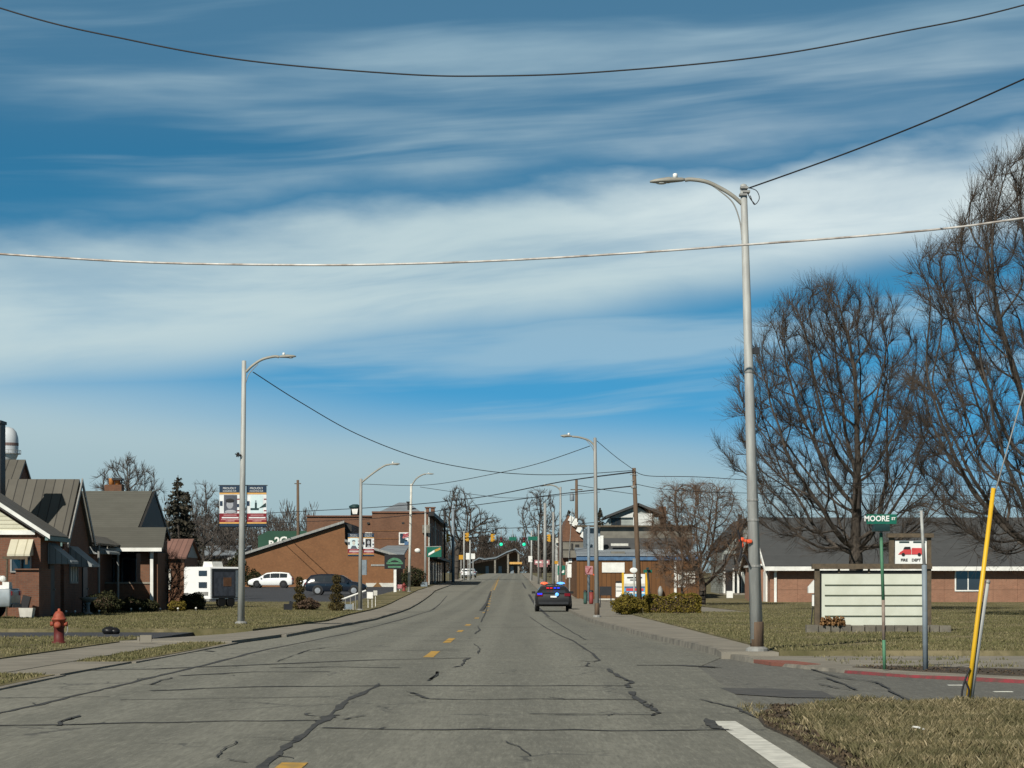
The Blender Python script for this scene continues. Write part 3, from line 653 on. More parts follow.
#--SECTION: left
# ------------------------------------------------------------------ building helpers
def gable(mbw, x0, x1, y0, y1, z0, ze, zr, ridge='x'):
    """walls of a gabled block"""
    if ridge == 'x': mbw.extr([(y0, z0), (y1, z0), (y1, ze), ((y0+y1)/2, zr), (y0, ze)], 'x', x0, x1)
    else: mbw.extr([(x0, z0), (x1, z0), (x1, ze), ((x0+x1)/2, zr), (x0, ze)], 'y', y0, y1)
def gable_roof(mbr, x0, x1, y0, y1, ze, zr, ridge='x', oh=.35, th=.14, ends=.3):
    if ridge == 'x':
        m = (y0+y1)/2; k = (zr-ze)/(m-y0); a, c = x0-ends, x1+ends
        mbr.slab([(a, y0-oh, ze-oh*k+th), (c, y0-oh, ze-oh*k+th), (c, m, zr+th), (a, m, zr+th)], th)
        mbr.slab([(c, y1+oh, ze-oh*k+th), (a, y1+oh, ze-oh*k+th), (a, m+.002, zr+th), (c, m+.002, zr+th)], th)
    else:
        m = (x0+x1)/2; k = (zr-ze)/(m-x0); a, c = y0-ends, y1+ends
        mbr.slab([(x1+oh, a, ze-oh*k+th), (x1+oh, c, ze-oh*k+th), (m, c, zr+th), (m, a, zr+th)], th)
        mbr.slab([(x0-oh, c, ze-oh*k+th), (x0-oh, a, ze-oh*k+th), (m-.002, a, zr+th), (m-.002, c, zr+th)], th)
def window(parent, face, a, b0, c, z0, z1, frame='white', pane='glass', t=.07, mull=1, name='window'):
    """face 'y': wall plane at Y=a spanning X b0..c looking to the camera; 'x+': wall at X=a spanning Y b0..c looking right; 'x-': looking left"""
    f = MB(); g = MB()
    def bx(m, u0, u1, w0, w1, d0, d1):
        if face == 'y': m.box(u0, u1, a-d1, a-d0, w0, w1)
        elif face == 'x+': m.box(a+d0, a+d1, u0, u1, w0, w1)
        else: m.box(a-d1, a-d0, u0, u1, w0, w1)
    bx(f, b0-t, b0, z0-t, z1+t, -.02, .06); bx(f, c, c+t, z0-t, z1+t, -.02, .06); bx(f, b0, c, z1, z1+t, -.02, .06); bx(f, b0, c, z0-t, z0, -.02, .07)
    for i in range(mull): u = b0 + (c-b0)*(i+1)/(mull+1); bx(f, u-t*.4, u+t*.4, z0, z1, -.01, .05)
    o = f.build(name, M[frame], parent)
    bx(g, b0, c, z0, z1, -.02, .02); g.build('pane', M[pane], o)
    return o
def door(parent, face, a, b0, c, z0, z1, m='dark'):
    f = MB()
    if face == 'y': f.box(b0, c, a-.06, a+.02, z0, z1)
    elif face == 'x+': f.box(a-.02, a+.06, b0, c, z0, z1)
    else: f.box(a-.06, a+.02, b0, c, z0, z1)
    o = f.build('door', M[m], parent); h = MB()
    if face == 'y': h.ball((c-.12, a-.09, (z0+z1)/2), .04, 6, 4)
    elif face == 'x+': h.ball((a+.09, c-.12, (z0+z1)/2), .04, 6, 4)
    else: h.ball((a-.09, c-.12, (z0+z1)/2), .04, 6, 4)
    h.build('handle', M['aged'], o)
    return o
def awning(parent, face, a, b0, c, zt, zb, out, m):
    """sloped metal awning with closed sides"""
    f = MB()
    if face == 'y': f.extr([(a, zt), (a-out, zb), (a-out, zb-.08), (a-out+.04, zb-.08), (a, zb-.05)], 'x', b0, c)
    else: f.extr([(a, zt), (a+out, zb), (a+out, zb-.10), (a, zb-.10)], 'y', b0, c)
    return f.build('awning', M[m], parent)

# ------------------------------------------------------------------ left: brick cottage with metal roofs
H = thing('brick_cottage', 'brown brick cottage with grey standing seam roofs and metal awnings behind the hydrant', 'house', (-22.5, 104, .12))
zb = .05
w = MB(); gable(w, -25.9, -19.1, 96, 100.2, zb, 3.45, 5.62, 'y'); w.box(-26, -20.5, 100.1, 105.3, zb, 3.4)
gable(w, -27, -19.86, 105, 111, zb, 3.45, 6.0, 'x'); gable(w, -29.5, -23.9, 111, 121, zb, 4.1, 7.3, 'x'); w.box(-27, -20.3, 111, 120, zb, 3.6)
w.build('wall', M['brickA'], H)
r = MB(); gable_roof(r, -27, -19.95, 105, 111, 3.45, 6.03, 'x', .35, .13, .22); gable_roof(r, -29.5, -24.0, 111, 121, 4.1, 7.33, 'x', .3, .13, .2)
r.build('roof', M['metal_roof'], H)
r = MB(); gable_roof(r, -25.9, -19.1, 96, 100.3, 3.45, 5.65, 'y', .27, .12, .35); r.build('roof', M['metal_roof_y'], H)
r = MB(); r.slab([(-20.25, 111.6, 3.75), (-19.5, 111.6, 3.35), (-19.5, 118, 3.35), (-20.25, 118, 3.75)], .1)
r.build('porch_roof', M['metal_roof_y'], H)
g = MB(); g.extr([(-25.6, 3.55), (-19.5, 3.55), (-22.5, 5.5)], 'y', 95.93, 95.99); g.build('gable_siding', M['siding'], H)
f = MB(); f.box(-25.8, -19.3, 95.86, 95.99, 3.40, 3.58)
for sx in (1, -1):
    p0 = (-22.5, 5.72); p1 = (-22.5 + sx*3.85, 3.22)
    f.extr([p0, p1, (p1[0], p1[1]+.17), (p0[0], p0[1]+.17)][::sx], 'y', 95.60, 95.68)
f.build('bargeboard', M['white'], H)
f = MB(); f.box(-18.86, -18.74, 95.7, 100.5, 3.17, 3.34); f.build('gutter', M['teal'], H); f = MB(); f.box(-20.5, -19.85, 104.50, 104.63, 3.08, 3.24); f.build('gutter', M['teal'], H)
f = MB()
for (ya, za, yb, zb_) in ((104.65, 3.16, 108, 6.03), (111.35, 3.16, 108, 6.03)):
    f.slab([(-19.66, ya, za+.02), (-19.60, ya, za+.02), (-19.60, yb, zb_+.02), (-19.66, yb, zb_+.02)], .2)
f.build('bargeboard', M['aged'], H)
c = MB(); c.box(Xp(-14, 103), Xp(2.5, 103), 102.6, 103.6, 3.2, Zp(424, 103)); c.box(Xp(-15, 103), Xp(3.4, 103), 102.5, 103.7, Zp(424, 103), Zp(421, 103)); c.build('chimney', M['dark'], H)
window(H, 'y', 96, Xp(12, 96), Xp(30, 96), 1.95, 2.75, 'aged', 'glass', .06)
awning(H, 'y', 95.98, Xp(11, 96), Xp(33.5, 96), 3.22, 2.62, .75, 'cream')
b = MB(); b.box(Xp(0, 94), Xp(26, 94), 94.45, 94.55, 2.40, 2.52); b.box(Xp(23, 94), Xp(25.5, 94), 94.4, 94.5, 2.2, 2.50); b.tube([(Xp(4.5, 94), 94.5, 2.4), (Xp(3.5, 94), 94.5, .15)], .05, 6); b.build('porch_beam', M['oldwood'], H)
b = MB(); b.box(Xp(15, 93.5), Xp(38.5, 93.5), 93.6, 95.95, zb, Zp(570, 93.6)); b.build('porch_wall', M['brickA'], H, label='sunlit low brick porch wall')
b = MB(); b.box(Xp(14.6, 93.5), Xp(38.9, 93.5), 93.5, 96, Zp(570, 93.6), Zp(568.6, 93.6)); b.build('coping', M['brickC'], H)
awning(H, 'x', -19.08, 97.4, 99.0, 3.12, 2.35, .95, 'greyawn'); door(H, 'x+', -19.1, 97.6, 98.6, .15, 2.25)
awning(H, 'x', -19.84, 106.1, 108.2, 3.12, 2.30, 1.0, 'greyawn'); window(H, 'x+', -19.86, 106.3, 108.0, 1.55, 2.7, 'aged', 'blind', .09, 2)
door(H, 'x+', -19.86, 109.3, 110.4, .15, 2.3, 'black')
awning(H, 'x', -20.28, 112.4, 115.4, 3.35, 2.95, 1.15, 'greyawn')
for y in (112.2, 117.6): b = MB(); b.tube([(-19.6, y, .1), (-19.6, y, 3.26)], .06, 8); b.build('porch_post', M['aged'], H)

# stuff in front of the cottage
t = thing('birdbath', 'grey pedestal birdbath in the shade before the cottage', 'birdbath', (Xp(88, 104), 104, .12))
b = MB(); b.lathe(0, 0, [(.22, 0), (.20, .06), (.08, .12), (.07, .42), (.13, .52)], 12); b.build('pedestal', M['aged'], t, True, local=True)
b = MB(); b.lathe(0, 0, [(.13, .52), (.36, .66), (.40, .74), (.38, .74), (.30, .68)], 14); b.build('bowl', M['aged'], t, True, local=True)
t = thing('planter', 'pale square planter against the sunlit porch wall', 'planter', (Xp(27, 93), 93.0, .12))
b = MB(); b.extr([(-.22, 0), (.22, 0), (.28, .38), (-.28, .38)], 'y', -.25, .25); b.build('pot', M['blind'], t, local=True)
b = MB(); b.obox((-.05, 0, .60), (.30, .25, .5), 0, .25); b.build('dark_cover', M['black'], t, local=True)
lt = thing('garden_light', 'small pale stake lights along the flower bed', 'garden light', (0, 0, 0), group='stake lights along the flower bed')
b = MB(); b.tube([(0, 0, 0), (0, 0, .12)], .012, 6); b.build('stake', M['aged'], lt, local=True)
b = MB(); b.lathe(0, 0, [(.025, .12), (.055, .14), (.04, .19), (.01, .20)], 8); b.build('globe', M['white'], lt, True, local=True)
for i, (px, D) in enumerate(((66, 101), (75, 101.5), (99, 103), (131, 112), (140, 113), (160, 113), (178, 114), (196, 116))):
    o = lt if i == 0 else copy_tree(lt); o.location = (Xp(px, D), D, .125)

# ------------------------------------------------------------------ left: shingled bungalow
H = thing('bungalow', 'brick bungalow with grey shingle roof and deep shaded front porch', 'house', (-21, 126, .12))
w = MB(); gable(w, -31, -19.35, 121.6, 132.4, .05, 3.85, 6.0, 'x'); w.build('wall', M['brickC'], H)
r = MB(); m = 127.0
r.slab([(-31.4, 122.2, 4.34), (-19.35, 122.2, 4.34), (-19.35, m, 6.38), (-31.4, m, 6.38)], .16); r.slab([(-19.35, 132.6, 4.0), (-31.4, 132.6, 4.0), (-31.4, m+.01, 6.38), (-19.35, m+.01, 6.38)], .16)
r.slab([(-31.4, 117.3, 3.24), (-17.35, 117.3, 3.24), (-17.9, 122.19, 4.34), (-31.4, 122.19, 4.34)], .16); r.build('roof', M['shingle'], H)
g = MB(); g.extr([(122.4, 4.30), (131.8, 4.30), (127, 6.15)], 'x', -19.3, -19.22); g.build('gable_panel', M['dark'], H)
b = MB(); b.slab([(-19.30, 122.2, 4.36), (-19.18, 122.2, 4.36), (-19.18, 127, 6.40), (-19.30, 127, 6.40)], .2); b.slab([(-19.18, 132.6, 4.02), (-19.30, 132.6, 4.02), (-19.30, 127.02, 6.40), (-19.18, 127.02, 6.40)], .2); b.build('bargeboard', M['dark'], H)
b = MB(); b.box(-31.4, -17.4, 117.16, 117.29, 3.04, 3.22); b.build('gutter', M['white'], H)
b = MB(); b.box(-18.03, -17.88, 117.6, 117.75, .1, 3.04); b.build('downspout', M['white'], H)
b = MB(); b.box(-31, -17.95, 117.9, 118.2, .05, 1.46); b.box(-17.95, -17.7, 117.9, 121.58, .05, 3.0); b.build('porch_wall', M['brickC'], H)
b = MB(); b.box(-31, -17.9, 117.84, 118.26, 1.46, 1.55); b.build('coping', M['cream'] if False else M['kerb'], H)
for x in (-18.55, -21.9): b = MB(); b.box(x, x+.45, 117.92, 118.18, 1.55, 3.04); b.build('porch_pillar', M['brickC'], H)
b = MB(); b.box(-31, -17.9, 118.2, 121.55, 3.0, 3.06); b.build('porch_ceiling', M['dark'], H)
window(H, 'y', 121.6, -21.6, -20.5, 1.2, 2.7, 'aged', 'glass', .08); window(H, 'y', 121.6, -20.0, -19.4, 1.2, 2.7, 'aged', 'glass', .08, 0)
door(H, 'y', 121.6, -23.0, -22.1, .3, 2.4, 'dark')
window(H, 'x+', -19.34, 124, 125.2, 1.5, 2.8, 'white', 'glass', .07, 1)
c = MB(); c.box(Xp(106, 128.5), Xp(123, 128.5), 128, 128.9, 5.5, Zp(485, 128.5)); c.build('chimney', M['brickC'], H); ch = H.children[-1]
ch = [o for o in H.children if o.name.startswith('chimney')][0]
for px in (111.5, 117.5):
    b = MB(); x = Xp(px, 128.4); z = Zp(485, 128.5); b.lathe(x, 128.45, [(.16, z), (.15, z+.30), (.17, z+.34)], 10); b.build('chimney_pot', M['clay'], ch, True)
b = MB(); b.box(Xp(113, 128.5), Xp(123, 128.5), 128.1, 128.8, Zp(480.5, 128.5), Zp(478.4, 128.5)); b.box(Xp(121.5, 128.5), Xp(122.5, 128.5), 128.3, 128.5, Zp(485, 128.5), Zp(480, 128.5)); b.build('cap', M['dark'], ch)

# brick garage with faded red roof
H = thing('brick_garage', 'small brick outbuilding with faded red metal roof beside the bungalow', 'outbuilding', (-20.5, 145, .1))
w = MB(); w.box(-24.5, -19.75, 142, 148, .05, 3.05); w.build('wall', M['brickC'], H)
g = MB(); g.extr([(142, 3.06), (148, 3.06), (145, 4.1)], 'x', -19.9, -19.72); g.build('gable_panel', M['bluegrey'] if False else M['aged'], H)
r = MB(); gable_roof(r, -24.5, -19.72, 142, 148, 3.05, 4.1, 'x', .3, .1, .15); r.build('roof', M['redroof'], H)
window(H, 'y', 142, -21.6, -20.6, 1.2, 2.3, 'white', 'blind', .07, 2)
b = MB(); b.box(-20.6, -20.0, 147.0, 147.6, 3.0, 3.95); b.build('chimney', M['brickC'], H)

# tan metal shed
H = thing('metal_shed', 'long tan metal shed with grey roof behind the camper trailer', 'shed', (-29, 236, .9))
w = MB(); w.box(Xp(190, 268), Xp(236, 268), 268, 282, .5, Zp(556.5, 268)); w.build('wall', M['tan'], H)
r = MB(); r.slab([(Xp(189, 268), 267.3, Zp(556, 267)), (Xp(238, 268), 267.3, Zp(556, 267)), (Xp(238, 268), 282, Zp(545.5, 282)), (Xp(189, 268), 282, Zp(545.5, 282))], .3); r.build('roof', M['flatroof'], H)
b = MB(); b.box(Xp(189, 268), Xp(238, 268), 267.1, 267.29, Zp(558.5, 267), Zp(555.5, 267)); b.build('gutter', M['dark'], H)

# large brick building with long sloping roof, facing the lot
Y0 = 262.0
H = thing('brick_hall', 'wide orange brown brick hall with long sloping roofline beside the parking lot', 'building', (-24, 266, 1.2))
z0 = .9
def q(px, py): return (Xp(px, Y0), Zp(py, Y0))
w = MB(); w.extr([(q(231, 0)[0], z0), (q(396, 0)[0], z0), q(396, 556), q(345, 542), q(344.5, 523.5), q(342, 523), q(231, 559)], 'y', Y0, Y0+16); w.build('wall', M['brickB'], H)
r = MB(); th = .22
for (a, c) in ((q(228, 559), q(344.5, 521.8)), (q(345, 540.5), q(399, 556))):
    r.slab([(a[0], Y0-.35, a[1]), (c[0], Y0-.35, c[1]), (c[0], Y0+16.3, c[1]), (a[0], Y0+16.3, a[1])], th)
r.build('roof', M['shingle2'], H)
b = MB()
for (a, c) in ((q(228, 560.2), q(344.5, 523)), (q(345, 541.6), q(399, 557.2))): b.extr([a, c, (c[0], c[1]+.26), (a[0], a[1]+.26)], 'y', Y0-.48, Y0-.36)
b.build('fascia', M['aged'], H)
b = MB(); b.box(q(344.6, 0)[0], q(351, 0)[0], Y0+1, Y0+15, q(0, 540)[1], q(0, 524)[1]); b.build('clerestory', M['dark'], H)
b = MB(); b.slab([(q(372, 0)[0], Y0+3, q(0, 551.5)[1]), (q(403, 0)[0], Y0+3, q(0, 553)[1]), (q(403, 0)[0], Y0+15, Zp(545.5, Y0+15)), (q(380, 0)[0], Y0+15, Zp(545.5, Y0+15))], .2); b.build('rear_roof', M['flatroof'], H)
b = MB(); b.box(q(366, 0)[0], q(395, 0)[0], Y0-.15, Y0-.01, z0, q(0, 583)[1]); b.build('base_course', M['blind'], H)
b = MB(); b.box(q(371, 0)[0], q(388, 0)[0], Y0-.06, Y0-.005, q(0, 566)[1], q(0, 564.3)[1]); b.build('wall_strip', M['aged'], H)
b = MB(); b.box(q(243.5, 0)[0], q(245.5, 0)[0], Y0-.25, Y0-.02, q(0, 563)[1], q(0, 560)[1]); b.build('wall_lamp', M['blind'], H)
b = MB(); b.extr([(q(372, 0)[0], q(0,588)[1]), (q(383, 0)[0], q(0,588)[1]), (q(378, 0)[0], q(0,582)[1])], 'y', Y0-.5, Y0-.16); b.build('vent_hood', M['grease'], H)

# taller flat-roofed brick building on the main street
Y1 = 286.0
def q(px, py, Y=Y1): return (Xp(px, Y), Zp(py, Y))
H = thing('brick_block', 'two storey flat roofed red brown brick block on the main street corner', 'building', (-17, 300, 1.4))
xr = q(428, 0)[0]
w = MB(); w.box(q(306.5, 0)[0], q(372, 0)[0], Y1+.5, Y1+45, 1.0, q(0, 516.5)[1]); w.box(q(372, 0)[0]+.01, xr, Y1, Y1+56, 1.0, q(0, 513)[1]); w.build('wall', M['brickC'], H)
b = MB(); b.box(q(306, 0)[0], q(371.8, 0)[0], Y1+.3, Y1+45.2, q(0, 516.5)[1], q(0, 515.3)[1]); b.box(q(371.8, 0)[0], xr+.15, Y1-.15, Y1+56.2, q(0, 513)[1], q(0, 511.3)[1]); b.build('parapet', M['brickA'], H)
b = MB(); b.box(xr+.02, xr+.7, Y1-.25, Y1+56, q(0, 515)[1]-.1, q(0, 512)[1]); b.build('cornice', M['dark'], H)
za, zb3 = q(0, 512)[1], Zp(502.5, Y1+20); b = MB(); b.slab([(Xp(374, Y1+8), Y1+8, za), (Xp(424, Y1+8), Y1+8, za), (Xp(408, Y1+20), Y1+20, zb3), (Xp(399, Y1+20), Y1+20, zb3)], .3); b.slab([(Xp(424, Y1+8), Y1+8, za), (Xp(424, Y1+8), Y1+34, za), (Xp(408, Y1+20), Y1+22, zb3), (Xp(408, Y1+20), Y1+20, zb3)], .3)
b.build('hip_roof', M['flatroof'], H)
for px, w_, top, m_ in ((404.5, 1.8, 502.5, 'dark'), (423.5, 1.6, 508, 'brickC'), (429, 2.0, 508, 'brickC')):
    b = MB(); b.box(q(px-w_, 0)[0], q(px+w_, 0)[0], Y1+12, Y1+13.2, q(0, 515)[1], Zp(top, Y1+12)); b.box(q(px-w_, 0)[0]-.12, q(px+w_, 0)[0]+.12, Y1+11.9, Y1+13.3, Zp(top, Y1+12), Zp(top-1, Y1+12)); b.build('chimney', M[m_], H)
b = MB(); x, zt = q(353.5, 0)[0], q(0, 506)[1]; b.lathe(x, Y1+3, [(.55, zt-1.2), (.55, zt-.2), (.75, zt-.1), (.75, zt+.1), (.3, zt+.3)], 14); b.build('roof_vent', M['darkgreen'], H, True)
b = MB(); b.extr([(x-.25, zt-.9), (x+.28, zt-.9), (x+.38, zt-.25), (x-.38, zt-.25)], 'y', Y1+2.2, Y1+2.45); b.build('roof_vent_patch', M['white'], H)
o = window(H, 'y', Y1, q(400, 0)[0], q(407.5, 0)[0], q(0, 543.5)[1], q(0, 533.5)[1], 'white', 'glass', .13, 0)
window(H, 'y', Y1+.5, q(366, 0)[0], q(371, 0)[0], q(0, 543)[1], q(0, 533.5)[1], 'white', 'blind', .13, 0)
for px in (368, 403):
    b = MB(); b.box(q(px-1.2, 0)[0], q(px+1.2, 0)[0], Y1+.3 if px < 372 else Y1-.06, Y1+.49 if px < 372 else Y1-.01, q(0, 523.8)[1], q(0, 522.2)[1]); b.build('vent', M['dark'], H)
b = MB(); b.box(q(372.5, 0)[0], q(399, 0)[0], Y1-.06, Y1-.01, q(0, 531)[1], q(0, 530.3)[1]); b.box(q(372.5, 0)[0], q(399, 0)[0], Y1-.06, Y1-.01, q(0, 539)[1], q(0, 538.3)[1]); b.build('string_course', M['brickB'], H)
for k in range(5):
    y = Y1 + 6 + k*10
    window(H, 'x+', xr, y, y+2, q(0, 543)[1], q(0, 524)[1], 'aged', 'glass', .15, 0)
    door(H, 'x+', xr, y-2, y+3.0, 1.5 + k*.1, 4.3+k*.1, 'glass')
b = MB(); b.box(xr+.02, xr+1.3, Y1+2, Y1+50, 4.6, 4.9); b.build('street_canopy', M['dark'], H)
for y in (Y1+.1, Y1+22): b = MB(); b.box(xr+.02, xr+.16, y, y+.4, 1.3, q(0, 512)[1]); b.build('pilaster', M['blind'], H)
b = MB(); b.box(q(422.5, 0)[0], q(430, 0)[0], Y1-.5, Y1-.02, q(0, 533)[1], q(0, 525)[1]); b.build('bay_panel', M['kerb'], H)

# green metal building with white lettering far behind
Yg = 420.0
H = thing('green_building', 'green metal building with big white lettering behind the brick hall', 'building', (Xp(290, Yg), Yg+5, 2.4))
w = MB(); w.extr([(Xp(258, Yg), 2), (Xp(322, Yg), 2), (Xp(322, Yg), Zp(531, Yg)), (Xp(268, Yg), Zp(531, Yg)), (Xp(258, Yg), Zp(536, Yg))], 'y', Yg, Yg+10); w.build('wall', M['greenwall'], H)
for ch_, px, py, s_ in (('P', 271, 544.5, 1.7), ('2', 277.2, 541.5, 1.9), ('C', 283.3, 541, 1.9)):
    text(H, ch_, s_, (Xp(px, Yg), Yg-.05, Zp(py, Yg)), M['white'], offset=.06)
H = thing('water_tower', 'silver domed water tank rising behind the cottage chimney', 'water tower', (Xp(7, 900), 900, 7))
cx_, Dw = Xp(7, 900), 900
b = MB(); b.lathe(cx_, Dw, [(2.6, Zp(464, Dw)), (4.15, Zp(455, Dw)), (4.2, Zp(454, Dw)), (4.25, Zp(441, Dw)), (4.1, Zp(437, Dw)), (3.5, Zp(432, Dw)), (2.4, Zp(428.5, Dw)), (.9, Zp(427, Dw)), (.05, Zp(426.7, Dw))], 28); b.build('tank', M['tank'], H, True)
b = MB(); b.lathe(cx_, Dw, [(4.27, Zp(446, Dw)), (4.3, Zp(445.5, Dw)), (4.3, Zp(443.5, Dw)), (4.27, Zp(443, Dw))], 28); b.build('band', M['tankband'], H)
b = MB(); b.lathe(cx_, Dw, [(4.2, Zp(454.2, Dw)), (5.2, Zp(454.2, Dw)), (5.2, Zp(453.6, Dw)), (4.2, Zp(453.6, Dw))], 28)
for k in range(20): a = k*math.pi/10; b.tube([(cx_+5.15*math.cos(a), Dw+5.15*math.sin(a), Zp(453.6, Dw)), (cx_+5.15*math.cos(a), Dw+5.15*math.sin(a), Zp(450.3, Dw))], .06, 4)
b.tube([(cx_+5.15*math.cos(k*math.pi/12), Dw+5.15*math.sin(k*math.pi/12), Zp(450.4, Dw)) for k in range(25)], .06, 4); b.build('catwalk', M['aged'], H)
b = MB(); b.lathe(cx_, Dw, [(2.0, 6), (1.6, 20), (1.7, 40), (2.6, Zp(464, Dw))], 20); b.build('shaft', M['tank'], H, True)
#--SECTION: right buildings
# ------------------------------------------------------------------ right: fire hall behind the lawn
Yf = 162.0
def q(px, py, Y=Yf): return (Xp(px, Y), Zp(py, Y))
H = thing('brick_fire_hall', 'long low pinkish brick hall with charcoal shingle roof behind the lawn', 'building', (35, 171, .15))
xl = q(770, 0)[0]
ze = q(0, 567.5)[1]; zr = 6.1
w = MB(); gable(w, xl, 75, Yf, Yf+18, .05, ze, zr-.1, 'x'); w.build('wall', M['brickD'], H)
r = MB(); gable_roof(r, xl, 75, Yf, Yf+18, ze, zr, 'x', .5, .14, .35); r.build('roof', M['shingle2'], H)
b = MB(); b.box(xl-.4, 75.4, Yf-.68, Yf-.52, ze-.22, ze+.06); b.build('gutter', M['white'], H)
b = MB(); k = (zr-ze)/9
for (ya, yb_) in ((Yf-.55, Yf+9), (Yf+18.5, Yf+9)):
    b.slab([(xl-.44, ya, ze-.5*k+.12), (xl-.36, ya, ze-.5*k+.12), (xl-.36, yb_, zr+.14), (xl-.44, yb_, zr+.14)][::(1 if ya < yb_ else -1)], .26 if ya < yb_ else .26)
b.build('bargeboard', M['white'], H)
b = MB(); b.box(q(774, 0)[0], q(776.5, 0)[0], Yf-.12, Yf-.01, .1, ze-.1); b.tube([(q(775, 0)[0], Yf-.08, ze-.3), (q(779, 0)[0], Yf-.5, ze-.1)], .05, 6); b.build('downspout', M['white'], H)
b = MB(); b.box(xl-.12, xl-.01, Yf+1.6, Yf+3.4, .1, 2.35); b.build('door', M['white'], H)
b = MB(); b.box(xl-.95, xl-.02, Yf+3.6, Yf+6.4, .1, 2.62); b.build('side_wing', M['brickD'], H)
b = MB(); b.slab([(xl-1.15, Yf+3.3, 2.76), (xl-.02, Yf+3.3, 2.9), (xl-.02, Yf+6.7, 2.9), (xl-1.15, Yf+6.7, 2.76)], .13); b.build('wing_roof', M['white'], H)
for a, c in ((956, 980), (1040, 1064), (830, 850)): window(H, 'y', Yf, q(a, 0)[0], q(c, 0)[0], q(0, 590)[1], q(0, 571)[1], 'white', 'glass', .09, 1)
b = MB()
for i in range(16): x = xl + .2 + i*1.65; b.box(x, x+.012, Yf-.012, Yf-.002, .1, ze-.3)
b.box(xl+.1, 60, Yf-.012, Yf-.002, 1.1, 1.112); b.build('mortar_joint', M['brickA'], H)
b = MB(); b.box(xl+.05, 75, Yf-.10, Yf-.004, .05, .20); b.build('plinth', M['kerb'], H)

# grey green house with porch, left of the fire hall
Yh = 205.0
def q(px, py, Y=Yh): return (Xp(px, Y), Zp(py, Y))
H = thing('grey_green_house', 'pale grey green gabled house with dark porch and white posts', 'house', (19.5, 210, .4))
w = MB(); w.extr([(q(722, 0)[0], .2), (q(770, 0)[0], .2), q(770, 545), q(746, 520), q(722, 545)], 'y', Yh, Yh+12); w.build('wall', M['greysiding'], H)
r = MB(); a, m_, c = q(719, 547), q(746, 518), q(773, 547)
r.slab([(m_[0], Yh-.4, m_[1]), (m_[0], Yh+12.4, m_[1]), (a[0], Yh+12.4, a[1]), (a[0], Yh-.4, a[1])], .2); r.slab([(c[0], Yh-.4, c[1]), (c[0], Yh+12.4, c[1]), (m_[0]+.01, Yh+12.4, m_[1]), (m_[0]+.01, Yh-.4, m_[1])], .2); r.build('roof', M['shingle2'], H)
b = MB(); b.box(q(735.5, 0)[0], q(740.5, 0)[0], Yh-2.2, Yh-1.7, 3.5, q(0, 526)[1]); b.extr([q(734, 530), q(742, 530), q(740, 526), q(736, 526)], 'y', Yh-2.3, Yh-1.6); b.box(q(736.3, 0)[0], q(739.7, 0)[0], Yh-2.2, Yh-1.75, q(0, 526)[1], q(0, 515)[1]); b.build('chimney', M['dark'], H)
for (px0, px1, pxm, yo) in ((716, 730, 724, 4.5), (727, 746, 738, 6.5)):
    b = MB(); z0_, z1_ = q(0, 570)[1], q(0, 560)[1]
    b.slab([(q(px0, 0)[0], Yh-yo, z0_), (q(px1, 0)[0], Yh-yo, z0_), (q(px1, 0)[0]+.3, Yh-.1, z1_+.5), (q(pxm, 0)[0], Yh-.1, z1_+.5)], .15); b.build('porch_roof', M['shingle2'], H)
for px in (720, 729, 733.5, 742, 747):
    b = MB(); b.box(q(px-.9, 0)[0], q(px+.9, 0)[0], Yh-4.4, Yh-4.2, .4, q(0, 569)[1]); b.build('porch_post', M['white'], H)
door(H, 'y', Yh, q(724, 0)[0], q(733, 0)[0], .5, 2.9, 'black'); window(H, 'y', Yh, q(737, 0)[0], q(741, 0)[0], q(0, 594)[1], q(0, 572)[1], 'white', 'glass', .08)
window(H, 'y', Yh, q(736, 0)[0], q(740, 0)[0], q(0, 556)[1], q(0, 546)[1], 'aged', 'glass', .1, 0)
b = MB(); b.box(q(719, 0)[0], q(748, 0)[0], Yh-4.6, Yh-.02, .2, .75); b.build('porch_floor', M['kerb'], H)

# brown board-clad shop building
Yb = 181.0
def q(px, py, Y=Yb): return (Xp(px, Y), Zp(py, Y))
H = thing('board_clad_shop', 'brown board clad shop with blue fascia and dark cluttered roof', 'building', (10, 195, .3))
xl = q(577, 0)[0]; xr = q(700, 0)[0]; zt = q(0, 560)[1]
w = MB(); w.box(xl, xr, Yb, Yb+40, .1, zt); w.build('wall', M['boards'], H)
b = MB(); b.box(xl-.05, xr+.1, Yb-.12, Yb-.01, zt-.02, q(0, 556)[1]); b.build('fascia', M['blue'], H)
b = MB(); b.box(xl-.05, xr+.1, Yb-.2, Yb+.5, q(0, 556)[1], q(0, 554.6)[1]); b.slab([(xl, Yb+.5, q(0, 555)[1]), (xr, Yb+.5, q(0, 555)[1]), (xr, Yb+8, q(0, 546)[1]), (xl, Yb+8, q(0, 546)[1])], .15); b.build('roof', M['flatroof'], H)
b = MB(); b.box(q(604, 0)[0], xr, Yb+8, Yb+20, q(0, 556)[1], Zp(527, Yb+8)); b.build('upper_storey', M['graffiti'], H, label='dark weathered upper storey')
b = MB(); b.box(q(590, 0)[0], q(604, 0)[0]-.01, Yb+8.2, Yb+19, q(0, 556)[1], Zp(528, Yb+8)); b.build('upper_panel', M['bluegrey'], H)
b = MB(); b.box(q(577, 0)[0], xr+.2, Yb+7.6, Yb+8.2, Zp(527, Yb+8), Zp(525.4, Yb+8)); b.build('coping', M['oldwood'], H)
b = MB(); b.slab([(q(604, 0)[0], Yb+6.2, q(0, 549)[1]), (xr, Yb+6.2, q(0, 549)[1]), (xr, Yb+7.9, q(0, 536)[1]), (q(604, 0)[0], Yb+7.9, q(0, 536)[1])], .1); b.build('mansard', M['shingle2'], H)
